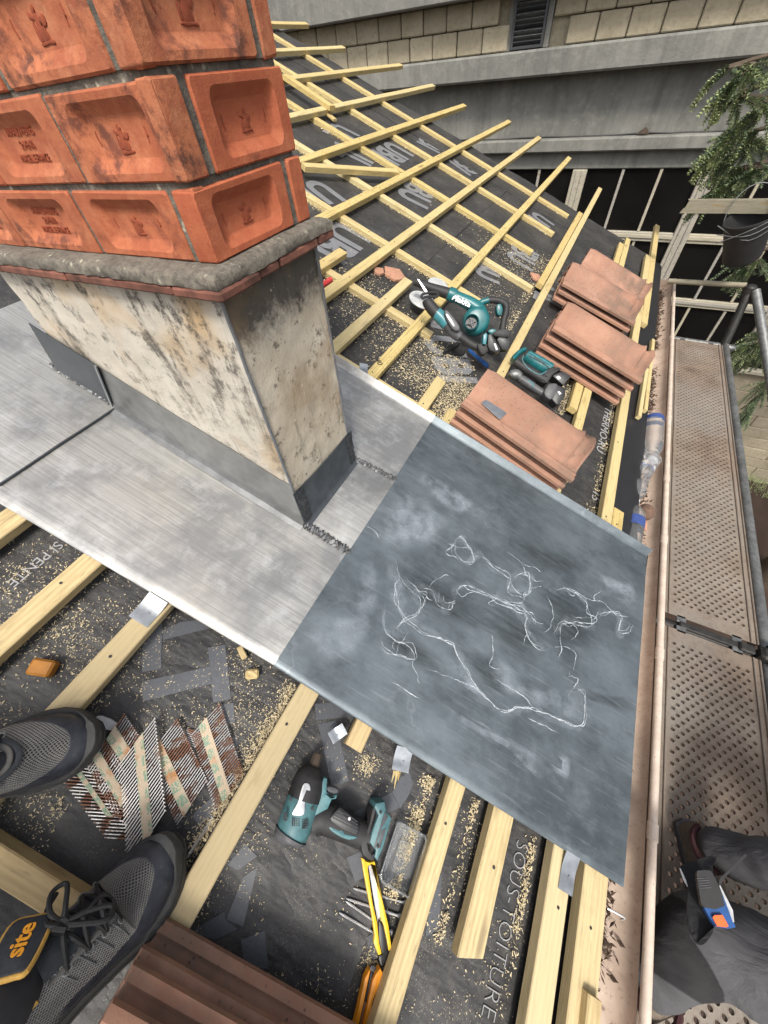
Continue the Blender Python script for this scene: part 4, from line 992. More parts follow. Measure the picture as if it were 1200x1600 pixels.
# ------------------------------------------------------------------ scaffold
DX0, DX1, DZ = 1.035, 1.345, -.60
def deck(y0, y1, label, tilt=0.0):
    t = thing('scaffold_deck', tmat((DX0 + DX1) / 2, (y0 + y1) / 2, DZ, tilt), label, 'scaffold deck', 'perforated scaffold decks')
    W, L = DX1 - DX0, y1 - y0; m = MB(); pi_ = .0178; ncol = 17; mx = .030
    px_ = (W - 2 * mx) / ncol; nrow = int((L - .11) / pi_); my = (L - nrow * pi_) / 2
    K = 8
    def H(cx, cy, i, j):
        full = (i + j) % 2 == 0
        x0, x1, y0_, y1_ = cx - px_ / 2, cx + px_ / 2, cy - pi_ / 2, cy + pi_ / 2
        if not full or noise.noise((cx * 4, cy * 4 + y0, 2)) > .60:
            m.add([(x0, y0_, 0), (x1, y0_, 0), (x1, y1_, 0), (x0, y1_, 0)], [(0, 1, 2, 3)]); return
        sq = [(x1, cy), (x1, y1_), (cx, y1_), (x0, y1_), (x0, cy), (x0, y0_), (cx, y0_), (x1, y0_)]
        r = .0064; A = [(cx + r * 1.32 * math.cos(k * math.pi / 4), cy + r * 1.32 * math.sin(k * math.pi / 4), .0) for k in range(8)]
        Bq = [(cx + r * math.cos(k * math.pi / 4), cy + r * math.sin(k * math.pi / 4), .0007) for k in range(8)]
        Cq = [(cx + r * .96 * math.cos(k * math.pi / 4), cy + r * .96 * math.sin(k * math.pi / 4), -.008) for k in range(8)]
        m.loft([[(*p, 0) for p in sq], A, Bq, Cq], False)
    for j in range(nrow):
        for i in range(ncol): H(-W / 2 + mx + (i + .5) * px_, -L / 2 + my + (j + .5) * pi_, i, j)
    x0, x1, ya, yb = -W / 2, W / 2, -L / 2, L / 2
    for (a, b, c, d) in ((x0, ya, x0 + mx, yb), (x1 - mx, ya, x1, yb), (x0 + mx, ya, x1 - mx, ya + my), (x0 + mx, yb - my, x1 - mx, yb)):
        m.add([(a, b, 0), (c, b, 0), (c, d, 0), (a, d, 0)], [(0, 1, 2, 3)])
    m.build('perforated_plate', M['deck'], t, None, 40)
    for sx in (-1, 1):
        m = MB(); m.box((sx * (W / 2 + .004), 0, -.022), (.006, L, .056), None, .002); m.box((sx * (W / 2 - .016), 0, .0032), (.006, L, .005), None, .0015); m.build('side_rail', M['deck'], t)
    for sy in (-1, 1):
        for sx in (-.3, .3):
            m = MB(); m.box((sx * W, sy * (L / 2 + .006), -.004), (.034, .03, .008), None, .002); m.build('hook', M['galv'], t)
deck(1.005, 3.45, 'far perforated steel scaffold deck beside the gutter', .0)
deck(-1.50, .945, 'near perforated steel scaffold deck with the crouching worker on it', .0)
def tubething(pts, r, label, cat='scaffold tube', mat='galv', group=None, name='scaffold_tube', n=14):
    o = pts[0]; m = MB(); P = []
    for a, b in zip(pts[:-1], pts[1:]): P += [tuple(Vector(a).lerp(Vector(b), k / 10)) for k in range(10)]
    P.append(tuple(pts[-1])); m.tube(P, r, n); m.shift(o); return tag(m.build(name, M[mat], None, tmat(*o), 40), label, cat, group)
tubething([(1.380, 1.0, DZ - .012), (1.380, 3.55, DZ - .012)], .0205, 'long galvanised ledger tube beside the far deck', group='ledger tubes along the decks')
tubething([(1.384, -1.6, DZ - .016), (1.384, .95, DZ - .016)], .0215, 'dark ledger tube beside the near deck', group='ledger tubes along the decks')
tubething([(.985, .972, DZ - .035), (1.47, .978, DZ - .035)], .024, 'dark transom tube in the joint between the two decks', mat='dark_steel')
tubething([(1.0, 3.5, DZ - .03), (1.45, 3.5, DZ - .03)], .024, 'transom tube carrying the far end of the far deck')
m = MB(); m.box((1.19, .975, DZ - .004), (.20, .028, .014), None, .004); m.box((1.31, .972, DZ + .004), (.05, .036, .018), None, .005); m.shift((1.19, .975, DZ)); tag(m.build('locking_bar', M['dark_steel'], None, tmat(1.19, .975, DZ)), 'dark locking bar lying in the gap between the two decks', 'locking bar')
cp = thing('scaffold_coupler', tmat(1.405, .965, DZ), 'greasy dark coupler where tubes meet at the deck joint', 'coupler')
m = MB(); m.disc((0, 0, -.05), .042, .10, 14, (0, 0, 1), 0, .008); m.box((-.035, 0, .01), (.06, .05, .05), None, .01); m.build('clamp_body', M['dark_steel'], cp)
for a in (0.4, 2.2, 4.2):
    m = MB(); m.disc((.045 * math.cos(a), .045 * math.sin(a), .01), .011, .03, 6); m.build('bolt', M['dark_steel'], cp)
tubething([(1.43, .965, DZ - 4.0), (1.43, .965, DZ + .06)], .024, 'upright scaffold tube standing at the deck joint', group='scaffold uprights')
tubething([(1.43, -1.55, DZ - 4.0), (1.43, -1.55, DZ + .5)], .024, 'upright scaffold tube behind the worker', group='scaffold uprights')
# far end of the scaffold
J = ony(1172, 452, 3.62); A = onz(1131, 541, DZ - .02)
tubething([tuple(J), tuple(A + (A - J) * .03)], .026, 'leaning dark tube from the far deck corner up to the joint', mat='dark_steel')
Kp = ony(1212, 640, 3.0); tubething([tuple(J + np.array([.03, -.02, .0])), tuple(Kp)], .026, 'weathered tube slanting down to the right from the joint', mat='galv')
tubething([tuple(ony(1044, 439, 3.75)), tuple(ony(1166, 446, 3.65))], .017, 'grey horizontal rail ending at the tube joint', mat='old_board', name='scaffold_rail')
m = MB(); m.disc(tuple(J + np.array([0, 0, -.035])), .036, .06, 14, (0, 0, 1), 0, .01); o_ = tuple(J); m.shift(o_); tag(m.build('scaffold_coupler', M['dark_steel'], None, tmat(*o_)), 'rusty coupler joining the tubes under the bucket', 'coupler')
# grey board with a split end, and the bucket hanging below it
a, b = ony(1066, 322, 3.7), ony(1225, 322, 3.7)
m = MB(); L = b[0] - a[0]; R_ = []
for i in range(31):
    t = i / 30; x = a[0] + L * t; zc = a[2] + (b[2] - a[2]) * t
    fr = (.006 * noise.noise((i * 3.1, 0, 0)) if i > 0 else 0)
    R_.append([(x + (.012 * k if i == 0 else 0), 3.7 + y, zc + zz) for k, (y, zz) in enumerate(((-.02, -.034), (-.02, -.005 + fr), (-.02, .034), (.02, .034), (.02, -.034)))])
m.loft(R_); o_ = tuple(a); m.shift(o_); tag(m.build('wooden_board', M['old_board'], None, tmat(*o_)), 'weathered grey board with a split end above the bucket', 'board')
bk = onx(1163, 372, 1.27) if False else ony(1166, 372, 3.62)
bt = thing('bucket', tmat(*bk) @ Matrix.Rotation(-.38, 4, 'Y') @ Matrix.Rotation(.15, 4, 'X'), 'tilted black builder bucket with wires, hanging from the board', 'bucket')
m = MB(); n = 28; R_ = []
for r, zz in ((.088, -.125), (.094, -.13), (.100, -.12), (.124, .10), (.128, .115), (.133, .117), (.133, .127), (.126, .128), (.120, .10), (.095, -.11), (.05, -.113)):
    R_.append([(r * math.cos(2 * math.pi * k / n), r * math.sin(2 * math.pi * k / n), zz) for k in range(n)])
m.loft(R_); m.build('pail', M['black_rubber'], bt)
m = MB(); m.tube([(.128 * math.cos(t), .03 + .05 * math.sin(t), .10 + .17 * math.sin(t)) for t in np.linspace(0, math.pi, 15)], .003, 6); m.build('handle', M['galv'], bt)
for k in range(3):
    m = MB(); m.tube([(-.16, -.09 + .03 * k, .06 + .04 * k), (0, -.125, .10 - .03 * k), (.17, -.07 - .02 * k, .13)], .0028, 6, smooth=5); m.build('wire', M['galv'], bt)

# ------------------------------------------------------------------ building across the gap
WY = 7.5
bl = thing('building', tmat(0, WY, 0) @ Matrix.Rotation(math.radians(-1.3), 4, 'Y'), 'grey concrete and cream block building with timber windows opposite', 'building')
def bp(name, x0, x1, z0, z1, y0, y1, mat, ch=.01, parent=bl):
    m = MB(); m.box(((x0 + x1) / 2, (y0 + y1) / 2, (z0 + z1) / 2), (x1 - x0, y1 - y0, z1 - z0), None, ch); return m.build(name, M[mat], parent)
XL, XR = -14.0, 9.0
bp('beam', XL, XR, 1.29, 2.3, -.30, .5, 'concrete'); bp('upper_wall', XL, XR, 2.3, 5, -.1, .5, 'concrete')
bp('wall_backing', XL, XR, .84, 1.29, .02, .3, 'joint')
bp('ledge', XL, XR, .63, .855, -.26, .3, 'concrete', .02)
bp('wall_panel', XL, XR, .06, .63, 0, .3, 'concrete'); bp('ledge', XL, XR, -.075, .058, -.14, .3, 'concrete', .015); bp('lintel', XL, XR, -.26, -.0765, -.03, .3, 'concrete')
# cream blocks, laid in courses
bm_ = []
for c in range(2):
    zz = .858 + c * .219; x = -7.4 + (.17 if c else 0)
    while x < 6:
        wdt = .34 + random.uniform(-.015, .015)
        if not (x < -1.10 and x + wdt > -1.60): 
            bp('block', x + .006, x + wdt - .006, zz + .003, zz + .211, -.055 + random.uniform(-.008, .008), .05, 'block', .012)
        x += wdt
# louvred vent
v_ = bp('vent_surround', -1.625, -1.10, .858, 1.288, -.045, .03, 'concrete', .004)
m = MB()
for (x0, x1, z0, z1) in ((-1.56, -1.53, .865, 1.25), (-1.19, -1.16, .865, 1.25), (-1.53, -1.19, .865, .89), (-1.53, -1.19, 1.225, 1.25)): m.box(((x0 + x1) / 2, -.07, (z0 + z1) / 2), (x1 - x0, .05, z1 - z0), None, .003)
vf = m.build('vent_frame', M['louvre'], bl)
for k in range(8):
    m = MB(); m.box((-1.36, -.07, .912 + k * .0415), (.34, .045, .006), Matrix.Rotation(-.7, 3, 'X')); m.build('slat', M['galv'] if k % 3 else M['louvre'], vf)
m = MB(); m.box((-1.36, -.049, 1.057), (.34, .004, .335)); m.build('dark_gap', M['black_plastic'], vf)
# windows: posts, rails, glazing bars and panes
ZW0, ZW1 = -2.66, -.262; R1, R2 = -1.0, -1.81
posts = [(-3.55, .19), (-1.95, .19), (-.35, .19), (1.22, .19), (2.82, .19), (4.4, .19)]
for x, wd in posts:
    f_ = bp('window_post', x - wd / 2, x + wd / 2, ZW0, ZW1 - .002, -.05, .06, 'frame_wood', .008)
    for dx in (-.035, .04): bp('post_bead', x + dx - .012, x + dx + .012, ZW0 + .01, ZW1 - .01, -.064, -.0505, 'frame_wood', .004, f_)
for (xa, wa), (xb, wb) in zip(posts[:-1], posts[1:]):
    x0, x1 = xa + wa / 2, xb - wb / 2
    for zz in (R1, R2):
        bp('window_rail', x0, x1, zz - .055, zz + .055, -.03, .04, 'frame_wood', .006); bp('window_rail', x0, x1, zz - .014, zz + .03, -.046, -.031, 'frame_wood', .004)
    bp('window_sill', x0 - .1, x1 + .1, ZW0 - .07, ZW0 - .002, -.09, .06, 'frame_wood', .01)
    edges_ = [(ZW0, R2 - .055), (R2 + .055, R1 - .055), (R1 + .055, ZW1)]
    for (z0_, z1_) in edges_:
        nb = 3; pw = (x1 - x0) / nb
        for k in range(nb):
            bp('pane', x0 + k * pw + .005, x0 + (k + 1) * pw - .005, z0_ + .002, z1_ - .002, .012, .018, 'pane', 0)
            if k: bp('glazing_bar', x0 + k * pw - .018, x0 + k * pw + .018, z0_ + .003, z1_ - .003, -.015, .03, 'frame_wood', .004)
bp('interior_wall', XL, XR, ZW0, ZW1, .6, .7, 'black_plastic')
# pale wall under the windows, laid in long courses
for k in range(9):
    x = .0 - (.6 if k % 2 else 0); zt = ZW0 - .40 - k * .205
    while x < 8.5: bp('block', x + .004, x + 1.196, zt - .200, zt + .0, -.01 + random.uniform(-.006, .006), .2, 'block', .01); x += 1.2
bp('wall_backing', XL, XR, GZ - .1, ZW0 - .072, .03, .3, 'joint'); bp('wall_panel', XL, XR, ZW0 - .395, ZW0 - .072, -.004, .03, 'block', .004)
m = MB(); m.tube([(-7 + 14 * i / 80, -.012, .072 + .012 * noise.noise((i * .35, 0, 0)) - .010 * abs(math.sin(i * .45))) for i in range(81)], .009, 6); m.build('cable', M['black_rubber'], bl)
m = MB(); m.prism([(.22, .074), (.36, .074), (.345, .10), (.30, .135), (.265, .11)], -.03, 0); m.v = [(a, c - .06, b) for a, b, c in m.v]; m.build('rusted_stub', M['bark'], bl)

# ------------------------------------------------------------------ conifer reaching in from the right
tr = thing('conifer', tmat(4.3, 5.0, GZ), 'drooping blue green conifer branches reaching in at the right edge', 'tree')
TO = (4.3, 5.0, GZ)
m = MB(); m.tube([(4.3, 5.0, GZ - .2), (4.35, 5.05, -2), (4.3, 5.0, .5), (4.36, 5.0, 3.2), (4.3, 5.1, 6)], [.23, .19, .16, .10, .03], 14, smooth=5); m.shift(TO).build('trunk', M['bark'], tr)
LV = MB(); LT_ = MB()
rng = random.Random(11)
def needle_tuft(mb, p, d, s, n=9):
    u_ = d.cross(Vector((.3, .2, 1))).normalized(); w_ = d.cross(u_).normalized(); a0 = rng.uniform(0, 6.28)
    for k in range(n + 2):
        a = a0 + 6.283 * k / n + rng.gauss(0, .25); r = u_ * math.cos(a) + w_ * math.sin(a); dd = (d * rng.uniform(.5, 1.0) + r).normalized(); side = dd.cross(d + r * .3).normalized() * s * .15
        q = p + dd * s * rng.uniform(.75, 1.15); mid = p.lerp(q, .55)
        mb.add([p, mid + side, q, mid - side], [(0, 1, 2, 3)])
def spray(p0, d0, ln, s, dens, tipc):
    """one drooping side shoot: a bottle brush of needles"""
    d = d0.normalized(); p = p0.copy(); n = max(5, int(ln / .016)); P = [tuple(p)]
    for i in range(n):
        d = (d + Vector((0, 0, -.035)) + Vector((rng.gauss(0, .05), rng.gauss(0, .05), rng.gauss(0, .04)))).normalized(); p = p + d * (ln / n); P.append(tuple(p))
        mb = LT_ if (rng.random() < tipc * (.25 + .9 * i / n)) else LV
        needle_tuft(mb, p, d, s * (1 - .35 * i / n), dens * 5)
    BR.tube(P[::3] + [P[-1]], [.003] * len(P[::3]) + [.001], 4)
BR = MB()
def branch(pxs, y0, y1, droop, n, ln, tipc=.35, s=.034):
    P = [Vector(ony(x, y, y0 + (y1 - y0) * i / (len(pxs) - 1))) for i, (x, y) in enumerate(pxs)]; P.append(Vector((4.3, 5.0, P[-1].z + .6)))
    Q, R_ = crom(P, [.006 + .016 * i / len(P) for i in range(len(P))], 8); BR.tube([tuple(q) for q in Q], R_, 6)
    for k in range(n):
        t = (k / n) ** 1.25; i = min(len(Q) - 2, int(t * (len(Q) - 9))); q = Q[i]; d = (Q[max(i - 1, 0)] - Q[i + 1]).normalized()
        sd = Vector((rng.gauss(0, .30), rng.gauss(0, .5), rng.gauss(0, .16))); spray(q, d * 1.0 + sd + Vector((0, 0, -.32)), ln * rng.uniform(.5, 1.1), s, 2, tipc)
branch([(1145, 130), (1180, 100), (1230, 78)], 4.3, 4.4, 0, 40, .22, .85)
branch([(1130, 225), (1165, 190), (1200, 155), (1235, 120)], 4.4, 4.6, 0, 70, .26, .6)
branch([(1145, 245), (1180, 218), (1235, 190)], 4.6, 4.7, 0, 54, .24, .45)
branch([(1118, 300), (1155, 282), (1190, 262), (1235, 245)], 4.5, 4.7, 0, 70, .22, .3)
branch([(1165, 420), (1185, 405), (1220, 385)], 4.6, 4.8, 0, 30, .26, .12)
branch([(1170, 540), (1195, 528), (1235, 510)], 5.0, 5.2, 0, 46, .26, .5)
branch([(1165, 562), (1190, 555), (1235, 545)], 5.2, 5.3, 0, 36, .26, .2)
branch([(1172, 640), (1195, 612), (1235, 590)], 5.2, 5.4, 0, 34, .34, .05)
for k in range(26):                              # the rest of the crown, beyond the right edge of the picture
    a = rng.uniform(-1.1, 2.6); zz = rng.uniform(-2.8, 4.5); r = (1.2 + .25 * (4.5 - zz)) * .8
    q0 = Vector((4.3, 5.0, zz)); q1 = q0 + Vector((math.cos(a) * r, math.sin(a) * r, -.3)); BR.tube([tuple(q0), tuple(q0.lerp(q1, .5) + Vector((0, 0, .12))), tuple(q1)], [.03, .02, .006], 5, smooth=4)
    for i in range(10): t = rng.uniform(.3, 1); spray(q0.lerp(q1, t), (q1 - q0).normalized() + Vector((rng.gauss(0, .7), rng.gauss(0, .7), -.2)), .45, .06, 1, .25)
BR.shift(TO).build('branch', M['bark'], tr, None, 0)
stuff(LV.shift(TO).build('foliage', M['needles'], tr, None, 0)); stuff(LT_.shift(TO).build('young_foliage', M['needle_tips'], tr, None, 0))
m = MB()                                          # grass tufts by the wall foot
for k in range(500):
    x, y = rng.gauss(4.3, .35), rng.uniform(6.9, 7.4); hgt = rng.uniform(.05, .16); dx, dy = rng.gauss(0, .05), rng.gauss(0, .05)
    m.add([(x - .006, y, GZ), (x + .006, y, GZ), (x + dx, y + dy, GZ + hgt)], [(0, 1, 2)])
stuff(m.build('grass', M['needle_tips'], None, None, 0))
# ------------------------------------------------------------------ things in the gutter
def bottle(p, q, r, label, lab=(.0, .10), crush=0.0, seed=0):
    """clear bottle, base at p, neck at q (world points)"""
    p, q = Vector(p), Vector(q); ax = (q - p); L = ax.length; t = thing('plastic_bottle', Matrix.Translation(p) @ ax.to_track_quat('Z', 'Y').to_matrix().to_4x4(), label, 'bottle')
    prof = [(.0, .55), (.004, .86), (.02, 1)] + [(.02 + .6 * k / 24, 1 - .035 * (k % 2)) for k in range(1, 25)] + [(.66, 1), (.72, .94), (.80, .72), (.87, .42), (.90, .33), (.94, .33), (.955, .38), (.97, .33), (1, .33)]
    m = MB(); n = 24; R_ = []
    for z_, s_ in prof:
        R_.append([]); 
        for k in range(n):
            a = 2 * math.pi * k / n; c = 1 - crush * max(0, noise.noise((math.cos(a) * 1.2 + seed, math.sin(a) * 1.2, z_ * 5))) * 1.6 * math.sin(math.pi * min(1, z_ + .05))
            off = crush * .5 * math.sin(z_ * 4 + seed) * r
            R_[-1].append((r * s_ * c * math.cos(a) + off, r * s_ * c * math.sin(a), z_ * L))
    m.loft(R_); m.build('bottle_body', M['clear'], t, None, 60)
    m = MB(); z0_, z1_ = lab; R_ = []
    for z_ in (z0_, (z0_ + z1_) / 2, z1_): R_.append([(r * 1.008 * math.cos(2 * math.pi * k / n) + crush * .5 * math.sin(z_ * 4 + seed) * r, r * 1.008 * math.sin(2 * math.pi * k / n), z_ * L) for k in range(n)])
    m.loft(R_, False); m.build('paper_label', M['label_blue'], t)
    m = MB(); m.disc((crush * .5 * math.sin(4 + seed) * r, 0, L * .96), r * .40, L * .05, 16, (0, 0, 1), 0, .002); m.build('cap', M['white_print2'], t)
    return t
gw = lambda x, y, zz=-.335: tuple(onz(x, y, zz))
bottle(gw(1022, 655), gw(1017, 722), .043, 'standing clear bottle with blue and white band wedged in the gutter', (.02, .12))
bottle(gw(1018, 716, -.34), gw(984, 792, -.34), .040, 'crushed clear bottle without a band, in the middle of the gutter', (.30, .31), .5, 3)
bottle(gw(999, 683, -.36), gw(990, 738, -.37), .030, 'slim clear bottle half hidden against the black strip', (.04, .22), .1, 5)
bottle(gw(984, 862, -.33), gw(992, 782, -.335), .038, 'clear bottle with blue band sliding under the zinc corner', (.42, .60), .25, 8)
m = MB(); c = onz(1009, 800, -.37); vs = []
for i in range(9):
    a = math.pi * i / 8; vs.append([(c[0] + .032 * math.sin(a) * math.cos(b) * (1 + .1 * noise.noise((math.cos(b), math.sin(b), i))), c[1] + .040 * math.sin(a) * math.sin(b), c[2] + .030 * math.cos(a)) for b in np.arange(0, 6.28, .4)])
m.loft(vs); o_ = tuple(c); m.shift(o_); tag(m.build('stone', M['stone'], None, tmat(*o_), 70), 'round brown stone beside the bottles in the gutter', 'stone')
m = MB(); c = onz(1003, 822, -.38); m.prism([(c[0] + .03 * math.cos(a) * random.uniform(.5, 1), c[1] + .03 * math.sin(a)) for a in np.arange(0, 6.2, .9)], c[2], c[2] + .012, .003); o_ = tuple(c); m.shift(o_); tag(m.build('tile_shard', M['shard'], None, tmat(*o_)), 'small pale tile shard below the brown stone in the gutter', 'tile shard')
# dead leaves and twigs
LB = MB(); rg = random.Random(5)
def leafbit(mb, x, y, z_, s):
    d = Vector((rg.gauss(0, 1), rg.gauss(0, 1), rg.gauss(0, .5))).normalized(); e = d.cross(Vector((rg.gauss(0, 1), rg.gauss(0, 1), rg.gauss(0, 1)))).normalized(); p = Vector((x, y, z_)); wv = rg.uniform(.08, .3)
    mb.add([p, p + d * s * .5 + e * s * wv, p + d * s + Vector((0, 0, s * .15)), p + d * s * .5 - e * s * wv], [(0, 1, 2, 3)])
for k in range(6500):
    r_ = rg.random()
    if r_ < .40: y = rg.uniform(1.9, 3.95); n_ = 1
    elif r_ < .70: y = rg.uniform(-.1, .9)
    elif r_ < .85: y = rg.uniform(.9, 1.8)
    else: y = rg.uniform(-1.6, 3.9)
    if noise.noise((y * 2.3, 4, 0)) < -.05: continue
    a = math.radians(rg.gauss(256, 17)); a = max(math.radians(190), min(math.radians(300), a)); rr = gr - abs(rg.gauss(0, .012))
    leafbit(LB, gx + rr * math.cos(a), y, gz + rr * math.sin(a) + .003, rg.uniform(.007, .024))
stuff(tag(LB.build('leaf_litter', M['leaf_litter'], None, None, 0), 'dead leaves and twigs lying along the gutter', 'leaf litter'))
m = MB(); c = onz(968, 1431, -.36); m.tube([(c[0] - .03, c[1], c[2] + .012), (c[0] + .005, c[1] + .002, c[2] + .010), (c[0] + .012, c[1] - .004, c[2] - .02)], .0022, 8, smooth=4); o_ = tuple(c); m.shift(o_); tag(m.build('bent_nail', M['steel'], None, tmat(*o_)), 'bright bent nail sticking out over the gutter', 'nail')

# ------------------------------------------------------------------ tools
def P3(Z_, pts, h): return [rfp(x, y, h) for x, y in Z_(pts)]
def P2(Z_, pts, h): return [rf(x, y, h) for x, y in Z_(pts)]
# impact driver, lying on its side without battery
ZD = z(430, 1160, 4.8); c = rf(520, 1270, .03)
dr = RT('impact_driver', (c[0], c[1], 0), 'scuffed teal and black impact driver without battery lying on the membrane', 'impact driver')
m = MB(); m.tube(P3(ZD, [(102, 728), (112, 700), (140, 640), (200, 470), (245, 330)], .034), [.018, .029, .033, .033, .031], 22, 0, True, (1, .95), smooth=4); dr.part('motor_housing', m, M['teal_dusty'])
m = MB(); m.tube(P3(ZD, [(92, 752), (100, 728), (118, 690)], .034), [.022, .0305, .0335], 22, 0, True, (1, .97), smooth=3); dr.part('rear_cap', m, M['grey_plastic'])
m = MB(); m.tube(P3(ZD, [(215, 420), (240, 340), (262, 255), (280, 205), (290, 178)], .035), [.0335, .033, .029, .021, .014], 22, 0, True, (1, 1), smooth=4); dr.part('nose', m, M['black_rubber'])
m = MB(); m.tube(P3(ZD, [(290, 180), (300, 150), (318, 95), (322, 82)], .034), [.012, .0105, .0095, .008], 6); dr.part('bit_holder', m, M['bark'])
m = MB()
for k in range(5):
    for j in range(4):
        for (x, y) in ((65 + 7 * j, 530 + 13 * k), (130 + 16 * j, 570 + 13 * k), (205 + 12 * j, 580 + 16 * k)):
            q = P3(ZD, [(x, y)], .0645)[0]; m.box((q[0], q[1], q[2]), (.0022, .0016, .002), Matrix.Rotation(.6, 3, 'Z'))
stuff(dr.part('vent_slots', m, M['black_plastic']))
m = MB(); m.prism(P2(ZD, [(215, 310), (255, 315), (262, 370), (225, 440), (215, 540), (150, 548), (128, 530), (170, 450), (190, 380)], .067), .0655, .0675, .0006, 0, 3); dr.part('worn_sticker', m, M['steel'])
m = MB(); m.prism(P2(ZD, [(285, 560), (335, 420), (335, 320), (365, 262), (392, 268), (388, 370), (420, 400), (470, 388), (458, 425), (425, 430), (395, 500)], .05), .028, .052, .004); dr.part('side_shell', m, M['teal_dusty'])
m = MB(); m.prism(P2(ZD, [(388, 330), (470, 345), (468, 395), (400, 398)], .045), .022, .045, .004, 0, 3); dr.part('trigger', m, M['grey_plastic'])
m = MB(); m.tube(P3(ZD, [(270, 620), (340, 570), (430, 590), (540, 640), (650, 690), (700, 700)], .030), [.022, .026, .026, .024, .023, .024], 18, 0, True, (1, .9), smooth=4); dr.part('handle', m, M['black_rubber'])
for q in ([(410, 570), (470, 495), (500, 490), (620, 600), (622, 690), (560, 680), (480, 640)],):
    m = MB(); m.prism(P2(ZD, q, .052), .046, .0545, .003, 0, 3); dr.part('grip_pad', m, M['black_plastic'])
for k in range(4):
    m = MB(); m.tube(P3(ZD, [(432 + 14 * k, 565 - 18 * k), (520 + 14 * k, 610 - 18 * k), (618, 668 - 24 * k)], .0548), .0006, 5, smooth=4); dr.part('grip_rib', m, M['grey_plastic'])
m = MB(); m.prism(P2(ZD, [(385, 580), (400, 600), (470, 655), (500, 650), (520, 680), (620, 705), (550, 728), (460, 690), (400, 640)], .048), .042, .0525, .002, 0, 2); dr.part('grip_inlay', m, M['teal_dusty'])
m = MB(); m.prism(P2(ZD, [(640, 700), (690, 620), (720, 490), (760, 470), (770, 560), (700, 740), (745, 830), (730, 880), (660, 850), (635, 790)], .04), .004, .050, .006, 0, 3); dr.part('foot', m, M['black_rubber'])
m = MB(); m.prism(P2(ZD, [(735, 480), (745, 448), (815, 435), (828, 515), (868, 560), (800, 790), (760, 880), (735, 850), (745, 800), (700, 740), (725, 640), (765, 540)], .045), .003, .054, .004); dr.part('battery_mount', m, M['teal_dusty'])
m = MB(); m.prism(P2(ZD, [(822, 520), (740, 790), (752, 800), (800, 640), (845, 560)], .0545), .0535, .0560, .0008); m.prism(P2(ZD, [(800, 660), (835, 640), (790, 790), (765, 800)], .055), .0538, .0552, .0006); dr.part('contact_rail', m, M['grey_plastic'])
for (x, y) in ((790, 522), (735, 850), (115, 420), (275, 488), (555, 572), (770, 775)):
    m = MB(); q = P3(ZD, [(x, y)], .0545)[0]; m.disc((q[0], q[1], .052 if x > 300 else .060), .0028, .004, 10); dr.part('screw', m, M['black_plastic'] if x != 555 else M['steel'])
# cutters
ZC = z(500, 1320, 5.717)
c = rf(590, 1420, .01); cu = RT('utility_knife', (c[0], c[1], 0), 'yellow snap blade knife with black slider, lying on the screws', 'utility knife')
hC = .022
m = MB(); m.prism(P2(ZC, [(372, 120), (388, 122), (412, 150), (450, 160), (485, 148), (492, 160), (560, 500), (612, 720), (642, 940), (615, 948), (600, 860), (570, 720), (550, 680), (490, 190), (460, 180), (430, 190), (428, 215), (470, 520), (512, 700), (530, 880), (553, 975), (522, 988), (482, 880), (490, 810), (465, 640), (425, 430), (390, 240)], hC), .012, hC, .0012); cu.part('handle', m, M['yellow'])
m = MB(); m.prism(P2(ZC, [(432, 190), (455, 182), (486, 192), (552, 700), (520, 720)], .012), .010, .0125); cu.part('blade', m, M['steel'])
m = MB()
for k in range(22): q = P3(ZC, [(447 + 3.6 * k, 290 + 19 * k)], .0162)[0]; m.box((q[0] - .0075, q[1], q[2]), (.003, .0016, .0012), Matrix.Rotation(.3, 3, 'Z'))
stuff(cu.part('grip_teeth', m, M['yellow']))
m = MB(); m.prism(P2(ZC, [(524, 690), (540, 680), (552, 705), (575, 712), (600, 860), (612, 940), (560, 980), (530, 870)], .018), .010, .0185, .0018, 0, 2); cu.part('slider', m, M['black_plastic'])
m = MB(); m.prism(P2(ZC, [(524, 992), (560, 975), (610, 945), (640, 940), (640, 985), (600, 1050), (560, 1088), (542, 1080)], .016), .005, .0165, .002, 0, 2); cu.part('end_cap', m, M['black_plastic'])
m = MB(); q = P3(ZC, [(500, 855)], .0164)[0]; m.disc((q[0], q[1], .0150), .0022, .0016, 10); cu.part('hole', m, M['black_plastic'])
c = rf(575, 1560, .01); cu = RT('utility_knife', (c[0], c[1], 0), 'orange snap blade knife at the bottom edge against the batten', 'utility knife')
m = MB(); m.prism(P2(ZC, [(440, 1125), (452, 1120), (395, 1400), (350, 1600), (330, 1760), (270, 1760), (330, 1530), (400, 1200)], hC), .006, hC, .0012); m.prism(P2(ZC, [(540, 1105), (562, 1150), (555, 1215), (520, 1280), (470, 1400), (400, 1760), (350, 1760), (410, 1500), (470, 1220), (498, 1160)], hC), .006, hC, .0012); cu.part('handle', m, M['orange'])
m = MB(); m.prism(P2(ZC, [(455, 1130), (495, 1160), (440, 1400), (398, 1400)], .014), .007, .0150, .0015); cu.part('slider', m, M['black_plastic'])
m = MB(); m.prism(P2(ZC, [(398, 1405), (436, 1405), (370, 1760), (325, 1760)], .011), .008, .0115); cu.part('blade', m, M['steel'])
m = MB(); m.prism(P2(ZC, [(448, 1100), (480, 1080), (505, 1110), (490, 1160), (455, 1140)], .014), .006, .013, .001, 0, 2); cu.part('end_clip', m, M['grey_plastic'])
m = MB(); q = P3(ZC, [(536, 1175)], .0164)[0]; m.disc((q[0], q[1], .0148), .0028, .0018, 10); cu.part('hole', m, M['black_plastic'])
